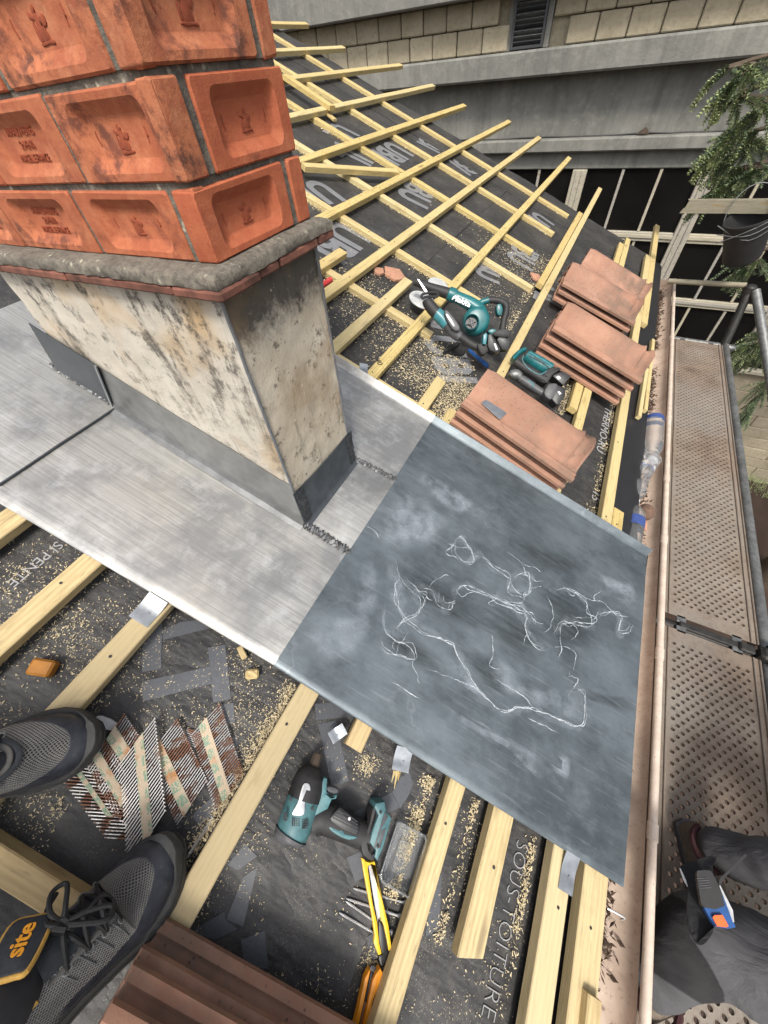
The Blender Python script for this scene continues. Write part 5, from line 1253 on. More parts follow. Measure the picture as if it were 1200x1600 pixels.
# long screws under the yellow knife
def screw(a, b, label, h=.0045, r=.0024, group='long screws under the yellow knife'):
    a, b = Vector(rfp(*a, h)), Vector(rfp(*b, h)); d_ = (b - a); L = d_.length; d_.normalize(); m = MB(); P = [a, a + d_ * .006]; R_ = [.0006, r * .8]; n = int(L * .6 / .0016)
    for i in range(n): P.append(a + d_ * (.006 + L * .6 * (i + 1) / n)); R_.append(r * (1.0 if i % 2 else .68))
    P += [a + d_ * (L * .97 - .004), a + d_ * (L - .002), b]; R_ += [r * .72, r * 2.0, r * 1.9]
    m.tube([tuple(p) for p in P], R_, 8); c_ = tuple(a); return rone('screw', c_, m, M['steel'], label, 'screw', group)
screw((552, 1388), (634, 1411), 'highest long screw, its head near the clear box'); screw((541, 1404), (626, 1432), 'second long screw, head by the batten shavings')
screw((540, 1408), (612, 1458), 'third long screw, crossing under the middle of the knife'); screw((530, 1426), (606, 1470), 'lowest long screw under the knife')
screw((291, 1342), (334, 1276), 'long dark screw lying by the batten near the nail strips', .004, .0034, None)
# clear plastic box
ZBx = z(430, 1160, 4.8); c = rf(632, 1340, .02)
bx_ = RT('clear_box', (c[0], c[1], 0), 'empty clear plastic box leaning on the batten by the yellow knife', 'plastic box')
def qring(pts, h): return [rfp(x, y, h) for x, y in ZBx(pts)]
o1 = [(915, 600), (950, 600), (1130, 700), (1140, 730), (1020, 1140), (1000, 1170), (800, 1050), (785, 1000)]
def inset(pts, k): cx = sum(p[0] for p in pts) / len(pts); cy = sum(p[1] for p in pts) / len(pts); return [(cx + (x - cx) * k, cy + (y - cy) * k) for x, y in pts]
m = MB(); m.loft([qring(o1, .003), qring(inset(o1, 1.02), .032), qring(inset(o1, .965), .0335), qring(inset(o1, .93), .030), qring(inset(o1, .90), .006), qring(inset(o1, .55), .0055), qring(inset(o1, .52), .010)]); bx_.part('tray', m, M['clear'])
for k_ in (.97, .80, .50):
    m = MB(); R_ = qring(inset(o1, k_), .034 if k_ > .9 else .0075); m.tube(R_ + [R_[0]], .0009, 5); bx_.part('moulded_rim', m, M['clear'])

# collated nail strips
def nails(tape0, tape1, wid, ang, label, rust=0.0, h=.004, tapes=((-.12, .12),), tape_mat='paper'):
    """strip runs tape0 -> tape1 (px); nails cross it at an angle"""
    a, b = Vector((*rf(*tape0, h), 0)), Vector((*rf(*tape1, h), 0)); d_ = b - a; L = d_.length; yaw = math.atan2(d_.y, d_.x)
    t = thing('nail_strip', roofmat(a.x, a.y, h, yaw), label, 'nail strip', 'paper collated nail strips')
    nn_ = max(8, int(L * math.cos(ang) / .0046)); tn = math.tan(ang)
    m = MB()
    for i in range(nn_):
        x = L * (i + .5) / nn_; y0, y1 = -wid / 2, wid / 2; jz = random.uniform(-.0006, .0006)
        m.tube([(x + y0 * tn, y0, jz), (x + y1 * tn, y1, jz)], .0014, 6); m.tube([(x + y1 * tn, y1, jz), (x + (y1 + .0012) * tn, y1 + .0012, jz)], .0032, 6)
    stuff(m.build('nails', M['nail_rust' if rust > 0 else 'nail'], t))
    for y0, y1 in tapes:
        y0, y1 = y0 * wid, y1 * wid; m = MB(); m.prism([(0 + y0 * tn, y0), (L + y0 * tn, y0), (L + y1 * tn, y1), (0 + y1 * tn, y1)], .0012, .0020); m.build('paper_tape', M[tape_mat], t, None, 0)
def f():
    t = NT('paper_tape'); br = t.n('TexBrick'); br.inputs['Scale'].default_value = 1; br.inputs['Brick Width'].default_value = .026; br.inputs['Row Height'].default_value = .5; br.inputs['Mortar Size'].default_value = .0042; br.offset = 0
    t.put(br.inputs['Vector'], t.co()); a = t.noise(1, 3, .7, t.map((160, 420, 1))); b = t.noise(25, 4, .6)
    ink = t.math('MULTIPLY', t.math('SUBTRACT', 1.0, br.outputs['Fac'], True), t.ramp(a, [(.44, 0), (.52, .8)]))
    c = t.mix(ink, (.52, .42, .30), (.14, .30, .21)); c = t.mix(t.ramp(b, [(.52, 0), (.68, .8)]), c, (.42, .15, .03)); return t.out(c, .85)
M['paper'] = f()
Zn = z(90, 1080, 4.0)
def N(a, b, wid, ang, label, **k): a, b = Zn([a, b]); nails(a, b, wid, ang, label, **k)
N((85, 505), (405, 930), .030, .95, 'rusty nail strip lowest at left, half under the shoe', rust=.35, tapes=())
N((178, 455), (415, 790), .034, .95, 'rusty nail strip second from left under the grey shoe', rust=.4, h=.008, tapes=((-.5, -.3),))
N((235, 375), (420, 690), .040, -.45, 'dirty nail strip beside the shoe toe with brown paper', rust=.75, h=.010, tapes=((-.2, .15),))
N((345, 240), (450, 400), .052, -.45, 'short nail strip with orange stained paper at the top', rust=.7, h=.012, tapes=((-.28, .12),))
N((500, 300), (560, 930), .062, -.72, 'cleanest nail strip in the middle, paper band running down it', rust=-.6, h=.020, tapes=((-.10, .16),))
N((650, 290), (845, 700), .068, -.40, 'nail strip right of the clean one, rust at its top end', rust=.25, h=.012, tapes=((-.30, -.04),))
N((925, 170), (1075, 640), .062, -.40, 'rightmost nail strip, rusty patch at its lower end', rust=.22, h=.010, tapes=((-.25, .04),))
N((870, 250), (800, 330), .035, -.3, 'broken stub of nail strip tucked behind the rightmost one', rust=.5, h=.005, tapes=())
m = MB(); m.prism(P2(z(0, 1060, 6), [(890, 370), (960, 350), (1100, 420), (1040, 490), (930, 450)], .006), .001, .006, .001, 0, 2); c = rf(165, 1130, 0); rone('crumpled_foil', (c[0], c[1], 0), m, M['tape_disc'], 'crumpled silver scrap in front of the left shoe', 'scrap')

# pale plastic discs by the batten crossing
for (x, y, r, lab) in ((659, 470, .060, 'larger pale translucent disc half under the blower tube'), (684, 446, .050, 'smaller pale disc behind the blower tube')):
    v, u = rf(x, y, .05); m = MB(); m.tube([(v, u, .050), (v, u, .054), (v, u, .058), (v, u, .0585)], [r, r * 1.02, r * .97, r * .9], 26); m.disc((v, u, .0585), r * .35, .002, 18)
    rone('plastic_disc', (v, u, .05), m, M['tape_disc'], lab, 'disc')
# blower, standing up on the battens and facing the viewer
toC = CAMP - rp(*rf(735, 500, .1), .1); toC = toC / np.linalg.norm(toC)
Zb = z(640, 430, 7.5)
F1 = FR(735, 505, .10, NN * .25 + toC * .9); bw = LT('leaf_blower', F1, 'teal cordless blower with black nozzle lying across the battens', 'blower'); k_ = F1.s / 7.5
def P3f(F, Z_, pts, h=0.0): return F.p3(Z_(pts), h)
def P2f(F, Z_, pts, h=0.0): return F.p2(Z_(pts), h)
m = MB(); m.tube(P3f(F1, Zb, [(60, 76), (66, 79), (240, 145), (470, 222)]), [38 * k_, 41 * k_, 48 * k_, 62 * k_], 24); bw.part('nozzle', m, M['black_rubber'])
m = MB(); m.tube(P3f(F1, Zb, [(452, 214), (462, 218), (505, 236), (540, 250)]), [64 * k_, 74 * k_, 76 * k_, 70 * k_], 24); bw.part('collar', m, M['teal'])
m = MB(); m.tube(P3f(F1, Zb, [(520, 244), (600, 280), (700, 330), (800, 400), (850, 470)], .0), [62 * k_, 64 * k_, 72 * k_, 80 * k_, 70 * k_], 24, smooth=4); bw.part('duct', m, M['teal'])
m = MB(); q = P2f(F1, Zb, [(775, 545)])[0]
prof = [(-.050, 96), (-.046, 128), (-.030, 150), (.0, 156), (.026, 148), (.036, 128), (.040, 100)]
m.tube([(q[0], q[1], a) for a, _ in prof], [r * k_ for _, r in prof], 40); bw.part('fan_housing', m, M['teal'], 60)
q = P2f(F1, Zb, [(720, 562)], .04)[0]; m = MB()
m.lathe((q[0], q[1], 0), [(a, r * k_) for a, r in [(.020, 96), (.046, 90), (.062, 84), (.066, 78), (.062, 70), (.034, 66)]], 32, 0, False); bw.part('intake_ring', m, M['teal'], 50)
m = MB(); m.disc((q[0], q[1], .040), 63 * k_, .004, 24); bw.part('intake_shade', m, M['black_plastic'])
m = MB()
for a in (.3, 1.87, 3.44, 5.0): m.box((q[0] + 34 * k_ * math.cos(a), q[1] + 34 * k_ * math.sin(a), .052), (40 * k_, .004, .006), Matrix.Rotation(a, 3, 'Z'))
m.tube([(q[0] + 26 * k_ * math.cos(a), q[1] + 26 * k_ * math.sin(a), .053) for a in np.linspace(0, 6.283, 19)], .0022, 6); m.disc((q[0], q[1], .047), 14 * k_, .008, 12); stuff(bw.part('intake_grille', m, M['grey_plastic']))
m = MB(); m.tube(P3f(F1, Zb, [(795, 350), (850, 315), (935, 290)]), [30 * k_, 34 * k_, 34 * k_], 14, smooth=4); bw.part('handle_root', m, M['teal'])
m = MB(); m.tube(P3f(F1, Zb, [(920, 290), (1050, 300), (1125, 350), (1128, 430), (1100, 540), (1085, 650)]), [34 * k_, 36 * k_, 40 * k_, 38 * k_, 36 * k_, 40 * k_], 16, smooth=5); bw.part('handle', m, M['black_rubber'])
def pr(F, Zq, pts, z0, z1, bev, sm=0):
    m = MB(); m.prism(P2f(F, Zq, pts, (z0 + z1) / 2), z0, z1, bev, 0, sm); return m
bw.part('trigger', pr(F1, Zb, [(1008, 370), (1060, 345), (1085, 420), (1060, 480), (1018, 465)], -.016, .020, .004, 2), M['teal'])
bw.part('battery_mount', pr(F1, Zb, [(960, 700), (1010, 655), (1130, 640), (1165, 690), (1140, 745), (990, 735)], -.034, .034, .008, 2), M['black_rubber'])
bw.part('battery', pr(F1, Zb, [(1000, 770), (1030, 740), (1110, 745), (1165, 790), (1140, 890), (1060, 890)], -.040, .036, .006), M['black_plastic'])
bw.part('lower_shell', pr(F1, Zb, [(905, 665), (960, 640), (1010, 660), (985, 705), (930, 700)], -.03, .028, .004, 2), M['teal'])
me = text_mesh('Makita', .031, .0012, .0010, .2); me.materials.append(M['white_print2']); a_, b_ = P2f(F1, Zb, [(565, 325), (695, 385)]); 
q = P2f(F1, Zb, [(600, 318)])[0]; link('lettering', me, bw.e, Matrix.Translation((q[0], q[1], 67 * k_)) @ Matrix.Rotation(math.atan2(b_[1] - a_[1], b_[0] - a_[0]), 4, 'Z'))
# reciprocating saw
F2 = FR(700, 525, .09, NN * .3 + toC * .9); rs = LT('reciprocating_saw', F2, 'teal and black cordless saw with a bare silver blade beside the blower', 'saw'); k_ = F2.s / 7.5; D_ = .035
m = MB(); m.tube(P3f(F2, Zb, [(200, 290), (215, 325), (270, 400), (320, 450)], D_), [50 * k_, 62 * k_, 66 * k_, 66 * k_], 18, smooth=3); rs.part('nose', m, M['black_rubber'])
m = MB(); m.tube(P3f(F2, Zb, [(300, 430), (370, 500), (440, 580)], D_), [64 * k_, 70 * k_, 66 * k_], 20, smooth=3); rs.part('gear_housing', m, M['teal_light'])
rs.part('side_panel', pr(F2, Zb, [(405, 440), (450, 440), (580, 610), (560, 670), (490, 640), (420, 520)], .03, .078, .005, 2), M['grey_plastic'])
rs.part('name_plate', pr(F2, Zb, [(425, 470), (450, 462), (520, 570), (510, 600)], .077, .0800, .001, 2), M['steel'])
m = MB(); m.tube(P3f(F2, Zb, [(430, 560), (520, 670), (590, 730)], D_), [62 * k_, 62 * k_, 52 * k_], 18, smooth=3); rs.part('motor_housing', m, M['grey_plastic'])
m = MB(); m.tube(P3f(F2, Zb, [(560, 700), (650, 760), (740, 820), (830, 850)], D_), [50 * k_, 42 * k_, 42 * k_, 48 * k_], 16, smooth=4); rs.part('handle', m, M['black_rubber'])
rs.part('rear_shell', pr(F2, Zb, [(780, 830), (840, 810), (920, 830), (910, 900), (850, 950), (800, 900)], .0, .062, .007, 2), M['black_rubber'])
rs.part('battery', pr(F2, Zb, [(890, 850), (900, 720), (940, 705), (960, 740), (1040, 870), (1040, 910), (990, 930), (920, 900)], -.005, .072, .005), M['black_plastic'])
rs.part('battery_catch', pr(F2, Zb, [(848, 715), (885, 690), (900, 720), (880, 830), (845, 820)], .02, .078, .003), M['teal_light'])
rs.part('battery_label', pr(F2, Zb, [(985, 800), (1008, 800), (1035, 870), (1012, 880)], .0715, .0735, .0005), M['white_print2'])
rs.part('blade', pr(F2, Zb, [(92, 45), (110, 52), (205, 185), (200, 200), (180, 195)], D_, D_ + .002, 0), M['steel'])
m = MB(); m.tube(P3f(F2, Zb, [(140, 265), (150, 225), (230, 205), (310, 205), (335, 235), (300, 255), (210, 250), (140, 275)], D_ + .01), 14 * k_, 8, smooth=3); rs.part('shoe_plate', m, M['black_plastic'])
# folding stand and blue bar on the membrane
m = MB(); m.prism(P2(Zb, [(410, 860), (470, 810), (570, 770), (600, 790), (540, 830), (450, 880), (420, 890)], .03), .006, .030, .003); m.prism(P2(Zb, [(430, 885), (560, 850), (660, 900), (600, 935), (480, 915)], .012), .003, .012, .002, 0, 2); c = rf(700, 545, .01); rone('holster', (c[0], c[1], 0), m, M['black_rubber'], 'black folded belt hook lying under the saw grip', 'holster')
m = MB(); m.prism(P2(Zb, [(685, 868), (705, 862), (930, 1045), (925, 1070), (895, 1065)], .03), .022, .032, .002); c = rf(745, 555, .01); rone('pry_bar', (c[0], c[1], .02), m, M['blue'], 'blue flat bar sticking out under the saw battery', 'bar')
m = MB(); a_ = rfp(503, 446, .03); b_ = rfp(517, 437, .03); m.tube([a_, b_], .011, 12); rone('screwdriver', a_, m, M['red'], 'red tool handle peeping out beside the chimney', 'screwdriver')
# two more cordless tools behind the near stack
toC = CAMP - rp(*rf(835, 590, .06), .06); toC = toC / np.linalg.norm(toC)
Zl = z(780, 530, 10.0); F3 = FR(835, 585, .085, NN * .5 + toC * .8); fl = LT('cordless_lamp', F3, 'teal and black cordless tool with open handle behind the near tile stack', 'cordless tool'); k_ = F3.s / 10
m = MB(); m.tube(P3f(F3, Zl, [(205, 330), (260, 260), (330, 200), (410, 160)]), [50 * k_, 50 * k_, 48 * k_, 36 * k_], 16, 0, True, (.8, 1.7), smooth=3); fl.part('head_ring', m, M['teal'])
m = MB(); m.tube(P3f(F3, Zl, [(250, 350), (350, 420), (480, 500), (620, 590), (720, 640)], .02), [62 * k_, 70 * k_, 70 * k_, 70 * k_, 70 * k_], 18, smooth=4); fl.part('handle', m, M['black_rubber'])
m = MB(); m.tube(P3f(F3, Zl, [(420, 250), (500, 310), (640, 400), (800, 480)], -.02), [84 * k_, 100 * k_, 112 * k_, 100 * k_], 22, smooth=4); fl.part('motor_housing', m, M['teal'])
m = MB(); m.tube(P3f(F3, Zl, [(480, 205), (560, 255), (740, 360), (830, 425)], .03), [10 * k_, 12 * k_, 12 * k_, 10 * k_], 8, smooth=3); fl.part('top_rail', m, M['teal_light'])
m = MB(); m.tube(P3f(F3, Zl, [(380, 250), (365, 330), (430, 430), (540, 515), (640, 550), (740, 500)], .038), 10 * k_, 8, smooth=4); fl.part('handle_trim', m, M['teal_dusty'])
fl.part('battery_mount', pr(F3, Zl, [(620, 600), (740, 490), (840, 470), (930, 500), (800, 600), (720, 720), (610, 700)], -.03, .034, .008, 2), M['black_rubber'])
fl.part('battery', pr(F3, Zl, [(790, 610), (940, 530), (1080, 610), (1060, 650), (960, 760), (900, 710)], -.035, .030, .006), M['black_plastic'])
fl.part('battery_label', pr(F3, Zl, [(885, 590), (930, 572), (965, 608), (920, 632)], .0298, .0312, 0), M['white_print2'])
for k in range(4):
    q = P2f(F3, Zl, [(560 + 40 * k, 300 + 28 * k)])[0]; m = MB(); m.box((q[0], q[1], -.02 + 106 * k_), (.012, .004, .003), Matrix.Rotation(-.5, 3, 'Z')); fl.part('vent_slot', m, M['black_plastic'])
F4 = FR(835, 612, .075, NN * .5 + toC * .8); dd = LT('drill_driver', F4, 'dark dusty drill with silver chuck lying nearest the tile stack', 'drill'); k_ = F4.s / 10
m = MB(); m.tube(P3f(F4, Zl, [(165, 580), (200, 560), (270, 555), (330, 590)], .01), [58 * k_, 76 * k_, 80 * k_, 56 * k_], 18, smooth=3); dd.part('chuck', m, M['galv'])
m = MB(); m.tube(P3f(F4, Zl, [(310, 600), (400, 660), (520, 740), (640, 820), (720, 860)]), [56 * k_, 66 * k_, 62 * k_, 56 * k_, 64 * k_], 16, smooth=4); dd.part('body', m, M['grey_plastic'])
m = MB(); m.tube(P3f(F4, Zl, [(430, 645), (520, 700), (530, 760)], 50 * k_), [16 * k_, 20 * k_, 14 * k_], 8, smooth=3); dd.part('trigger', m, M['teal_dusty'])
dd.part('battery_mount', pr(F4, Zl, [(660, 870), (730, 740), (830, 720), (880, 760), (800, 960), (720, 960)], -.03, .034, .008, 2), M['grey_plastic'])
dd.part('battery', pr(F4, Zl, [(770, 960), (860, 740), (1000, 810), (995, 890), (910, 1040), (860, 1060)], -.038, .026, .006), M['black_plastic'])
dd.part('battery_label', pr(F4, Zl, [(910, 820), (940, 815), (975, 850), (940, 870)], .0258, .0272, 0), M['white_print2'])

# splinters beside the torn clip
for k, (a_, b_) in enumerate((((617, 1203), (612, 1222)), ((621, 1203), (616, 1232)), ((624, 1205), (622, 1220)))):
    m = MB(); p, q = rfp(*a_, .04), rfp(*b_, .012); m.tube([p, q], [.0035, .0006], 5); rone('wood_splinter', p, m, M['batten'], ['left-hand wood splinter under the torn zinc clip', 'longest wood splinter under the torn zinc clip', 'right-hand short wood splinter under the torn zinc clip'][k], 'splinter', 'splinters under the torn clip')

# ------------------------------------------------------------------ sawdust and shavings (uncountable)
SD = MB(); rg = random.Random(3)
def chip(v, u, s, h=.0022, curl=False):
    a = rg.uniform(0, math.pi); L, W = s * rg.uniform(.5, 1.6), s * rg.uniform(.18, .5); ca, sa = math.cos(a), math.sin(a); t1, t2 = rg.uniform(-.5, .5), rg.uniform(-.4, .4)
    P = []
    for (x, y) in ((-L, -W), (L, -W * rg.uniform(.2, 1)), (L * rg.uniform(.6, 1), W), (-L * rg.uniform(.5, 1), W)):
        P.append((v + x * ca - y * sa, u + x * sa + y * ca, h + s * .3 + x * t1 * .5 + y * t2))
    P[2] = (P[2][0], P[2][1], P[2][2] + (s * .5 if curl else 0))
    SD.add(P, [(0, 1, 2), (0, 2, 3)])
def pile(px, py, sx, sy, n, s=.0022, h=.002, hi=.0):
    v0, u0 = rf(px, py, 0); s *= .48
    for _ in range(int(n * .8)): 
        a, b = rg.gauss(0, sx), rg.gauss(0, sy); chip(v0 + a, u0 + b, s * min(2.0, rg.lognormvariate(0, .75)), h + hi * math.exp(-(a / sx) ** 2 - (b / sy) ** 2) * rg.random(), rg.random() < .3)
def line(v0, u0, v1, u1, n, wd, s=.0024, hi=.010, side=0):
    s *= .52
    for _ in range(int(n * .9)):
        t = rg.random()
        if noise.noise((v0 * 7 + t * abs(v1 - v0) * 9, u0 * 3 + t * abs(u1 - u0) * 9, 3)) < -.12 and rg.random() < .8: continue
        k = abs(rg.gauss(0, wd)) * (side or (1 if rg.random() < .5 else -1)); chip(v0 + (v1 - v0) * t + k * (abs(u1 - u0) > abs(v1 - v0)), u0 + (u1 - u0) * t + k * (abs(u1 - u0) <= abs(v1 - v0)), s * min(2.0, rg.lognormvariate(0, .7)), .002 + hi * max(0, 1 - abs(k) / (wd * 1.5)) * rg.random(), rg.random() < .3)
# scatter at lower left
for _ in range(9000):
    x, y = rg.uniform(-60, 420), rg.uniform(830, 1330)
    if noise.noise((x * .011, y * .011, 1)) + .35 * noise.noise((x * .05, y * .05, 4)) < .0: continue
    v, u = rf(x, y, 0); 
    if u > .06: continue
    chip(v, u,   .0009 * min(2.0, rg.lognormvariate(0, .7)))
for _ in range(5000):
    x, y = rg.uniform(300, 960), rg.uniform(1100, 1620); v, u = rf(x, y, 0)
    if u > .05 or noise.noise((x * .012, y * .012, 8)) < .02: continue
    chip(v, u, .0008 * min(2.0, rg.lognormvariate(0, .7)))
pile(60, 990, .05, .06, 1100, .0021); pile(150, 1000, .06, .06, 1000, .002); pile(60, 900, .05, .05, 700); pile(330, 1100, .05, .05, 700, .0017); pile(400, 1010, .03, .03, 350); pile(420, 1120, .05, .04, 700, .0018)
vb4, vb6, vb7, vb8 = rv(467, 1075) , rv(695, 1220), rv(770, 1265), rv(862, 1330)
line(vb4 - .004, .06, vb4 - .004, -.32, 2600, .012, .0026, .016, -1); line(vb6 - .004, .05, vb6 - .004, -.16, 2200, .013, .0026, .016, -1); line(vb7 - .012, .06, vb7 - .012, -.18, 900, .006, .0026, .014, -1); line(vb8 - .010, .06, vb8 - .010, -.35, 1600, .007, .0027, .014, -1)
line(-1.0, -.30, -.20, -.30, 1800, .016, .0024, .010, 1); line(-1.0, -.43, -.2, -.43, 900, .012, .0024, .010, -1)
line(-.60, -.02, -.52, -.5, 900, .02); line(.53, .03, .60, -.2, 500, .022, .0018, .002)
pile(572, 1195, .012, .010, 500, .0022, .002, .012); pile(650, 1430, .012, .030, 700, .0026, .002, .01); pile(585, 1505, .02, .012, 400); pile(690, 1260, .008, .05, 500, .0028, .002, .01)
# upper slope
for (px, py, sx, sy, n) in ((715, 615, .08, .07, 3600), (700, 650, .05, .05, 2200), (660, 600, .10, .04, 1300), (820, 425, .10, .10, 900), (790, 395, .15, .08, 700), (560, 470, .12, .10, 1300), (600, 520, .12, .1, 1100), (850, 415, .05, .08, 900), (570, 440, .10, .08, 700), (640, 560, .10, .08, 1000), (770, 470, .1, .1, 900), (690, 560, .07, .06, 900)):
    pile(px, py, sx, sy, n, .0036, .002, .012)
for u, v0, v1 in ((1.04, -.75, .0), (1.478, -.9, .0), (1.945, -1.3, -.3), (2.385, -1.6, -.1), (2.83, -1.9, -.1), (3.304, -2.4, -.05), (3.80, -2.8, 0)):
    line(v0, u - .022, v1, u - .022, 900, .012, .0040, .012, -1)
line(.675, 1.0, .675, 2.0, 1500, .014, .0034, .014, -1); line(.05, 1.7, .05, 2.5, 900, .02, .004, .012, -1); line(.44, 1.5, .44, 1.9, 700, .02, .004, .012, -1)
c = (0, 0, 0); sdo = SD.build('sawdust', M['sawdust'], None, roofmat(0, 0, 0), 0); stuff(tag(sdo, 'pale sawdust and shavings scattered over the membrane', 'sawdust'))
# ------------------------------------------------------------------ people
M['skin'] = m_plain('skin', (.50, .28, .19), .55, 0, .12, 120, .15)
M['hair'] = m_plain('dark_hair', (.04, .028, .02), .7, 0, .3, 200, .5)
def f():
    t = NT('work_trousers'); a = t.noise(5, 5, .6, t.map(jitter=False)); g = t.n('TexWave'); g.inputs['Scale'].default_value = 900; t.put(g.inputs['Vector'], t.co()); wr = t.noise(13, 4, .55, t.map((1, 1.8, .6), jitter=False), .8)
    c = t.mix(t.ramp(a, [(.3, 0), (.7, 1)]), (.052, .052, .056), (.092, .090, .094)); b = t.noise(46, 5, .7, t.map(jitter=False)); c = t.mix(t.ramp(b, [(.6, 0), (.76, .4)]), c, (.13, .12, .11))
    
    xyz = t.sep(t.co()); jn = t.math('MULTIPLY', t.math('SUBTRACT', t.noise(30, 3, .5, t.map(jitter=False)), .5), .012)
    yy = t.math('MAXIMUM', 0.0, t.math('SUBTRACT', .05 - .10, xyz[1])); e = t.math('SUBTRACT', t.math('SUBTRACT', t.math('ADD', xyz[0], jn), 1.005 - 1.36), t.math('MULTIPLY', yy, 1.1))
    kn = t.math('MULTIPLY', t.ramp(e, [(0, 1), (.004, 0)]), t.math('MULTIPLY', t.ramp(t.math('ADD', xyz[1], .145), [(0, 0), (.004, 1)]), t.ramp(t.math('ADD', xyz[1], jn), [(.10, 1), (.104, 0)])))
    kn = t.math('MULTIPLY', kn, t.ramp(xyz[2], [(.45, 1), (.46, 0)]))
    c = t.mix(kn, c, t.mix(t.ramp(a, [(.5, 0), (.75, .5)]), (.012, .012, .013), (.040, .038, .036)))
    return t.out(c, .88, 0, t.bump(g.outputs['Fac'], .15, .0004, t.bump(wr, .6, .016)))
M['trousers'] = f()
def f():
    t = NT('black_knee_fabric'); a = t.noise(14, 5, .65, t.map((1, 2, .7), jitter=False)); wr = t.noise(16, 4, .55, t.map((2, 1, .5), jitter=False), 1.0)
    c = t.mix(t.ramp(a, [(.5, 0), (.75, .5)]), (.010, .010, .011), (.040, .038, .036)); return t.out(c, .82, 0, t.bump(wr, .7, .014))
M['knee'] = f()
M['jacket'] = m_plain('dark_jacket', (.05, .055, .065), .9, 0, .3, 30, .3)
M['suede'] = m_plain('brown_suede', (.16, .125, .095), .9, 0, .3, 70, .3)
M['maroon'] = m_plain('maroon_lining', (.045, .012, .014), .85, 0, .3, 70, .3)
def skin(nodes, edges, root, matfn, mats, name, parent, sub=2, wob=.004):
    ids = list(nodes); me = bpy.data.meshes.new(name); me.from_pydata([nodes[k][0] for k in ids], [(ids.index(a), ids.index(b)) for a, b in edges], [])
    o = bpy.data.objects.new(name, me); COL.objects.link(o); md = o.modifiers.new('skin', 'SKIN'); md.use_smooth_shade = True; md.branch_smoothing = .6
    for i, k in enumerate(ids):
        r = nodes[k][1]; sv = me.skin_vertices[0].data[i]; sv.radius = (r, r) if not hasattr(r, '__len__') else r; sv.use_root = (k == root)
    s_ = o.modifiers.new('sub', 'SUBSURF'); s_.levels = s_.render_levels = sub
    bpy.context.view_layer.update(); dg = bpy.context.evaluated_depsgraph_get(); m2 = bpy.data.meshes.new_from_object(o.evaluated_get(dg)); bpy.data.objects.remove(o)
    m2.name = name
    for v in m2.vertices:
        c = v.co; k = wob * (noise.noise(c * 14) + .55 * (1 - 2 * abs(noise.noise(Vector((c.x * 9 + c.z * 14, c.y * 13, c.z * 9 - c.x * 8))))) + .5 * noise.noise(Vector((c.x * 40, c.y * 22, c.z * 22)))); v.co = c + v.normal * k
    m2.materials.clear()
    for q in mats: m2.materials.append(M[q])
    for p in m2.polygons: p.material_index = matfn(p.center); p.use_smooth = True
    return link(name, m2, parent)
def arm(nodes, edges, sh, el, wr, tag_, hand_dir, palm_n, rs=.055, fr=.0085):
    sh, el, wr = Vector(sh), Vector(el), Vector(wr); nodes['sh' + tag_] = (sh, rs); nodes['el' + tag_] = (el, .043); nodes['wr' + tag_] = (wr, (.028, .024))
    d = Vector(hand_dir).normalized(); n_ = Vector(palm_n).normalized(); s_ = d.cross(n_).normalized()
    pm = wr + d * .055; nodes['pm' + tag_] = (pm, (.036, .018)); edges += [('sh' + tag_, 'el' + tag_), ('el' + tag_, 'wr' + tag_), ('wr' + tag_, 'pm' + tag_)]
    for k, (off, L) in enumerate(((-.030, .062), (-.010, .075), (.010, .070), (.029, .055))):
        p0 = pm + s_ * off + d * .030; p1 = p0 + d * L * .5 + n_ * .008; p2 = p1 + d * L * .35 + n_ * .022
        for nm, p in (('a', p0), ('b', p1), ('c', p2)): nodes[f'f{k}{nm}{tag_}'] = (p, fr)
        edges += [('pm' + tag_, f'f{k}a{tag_}'), (f'f{k}a{tag_}', f'f{k}b{tag_}'), (f'f{k}b{tag_}', f'f{k}c{tag_}')]
    p0 = wr + d * .03 - s_ * .034; p1 = p0 + d * .035 - s_ * .018 + n_ * .010
    nodes['t0' + tag_] = (p0, .012); nodes['t1' + tag_] = (p1, .010); edges += [('wr' + tag_, 't0' + tag_), ('t0' + tag_, 't1' + tag_)]
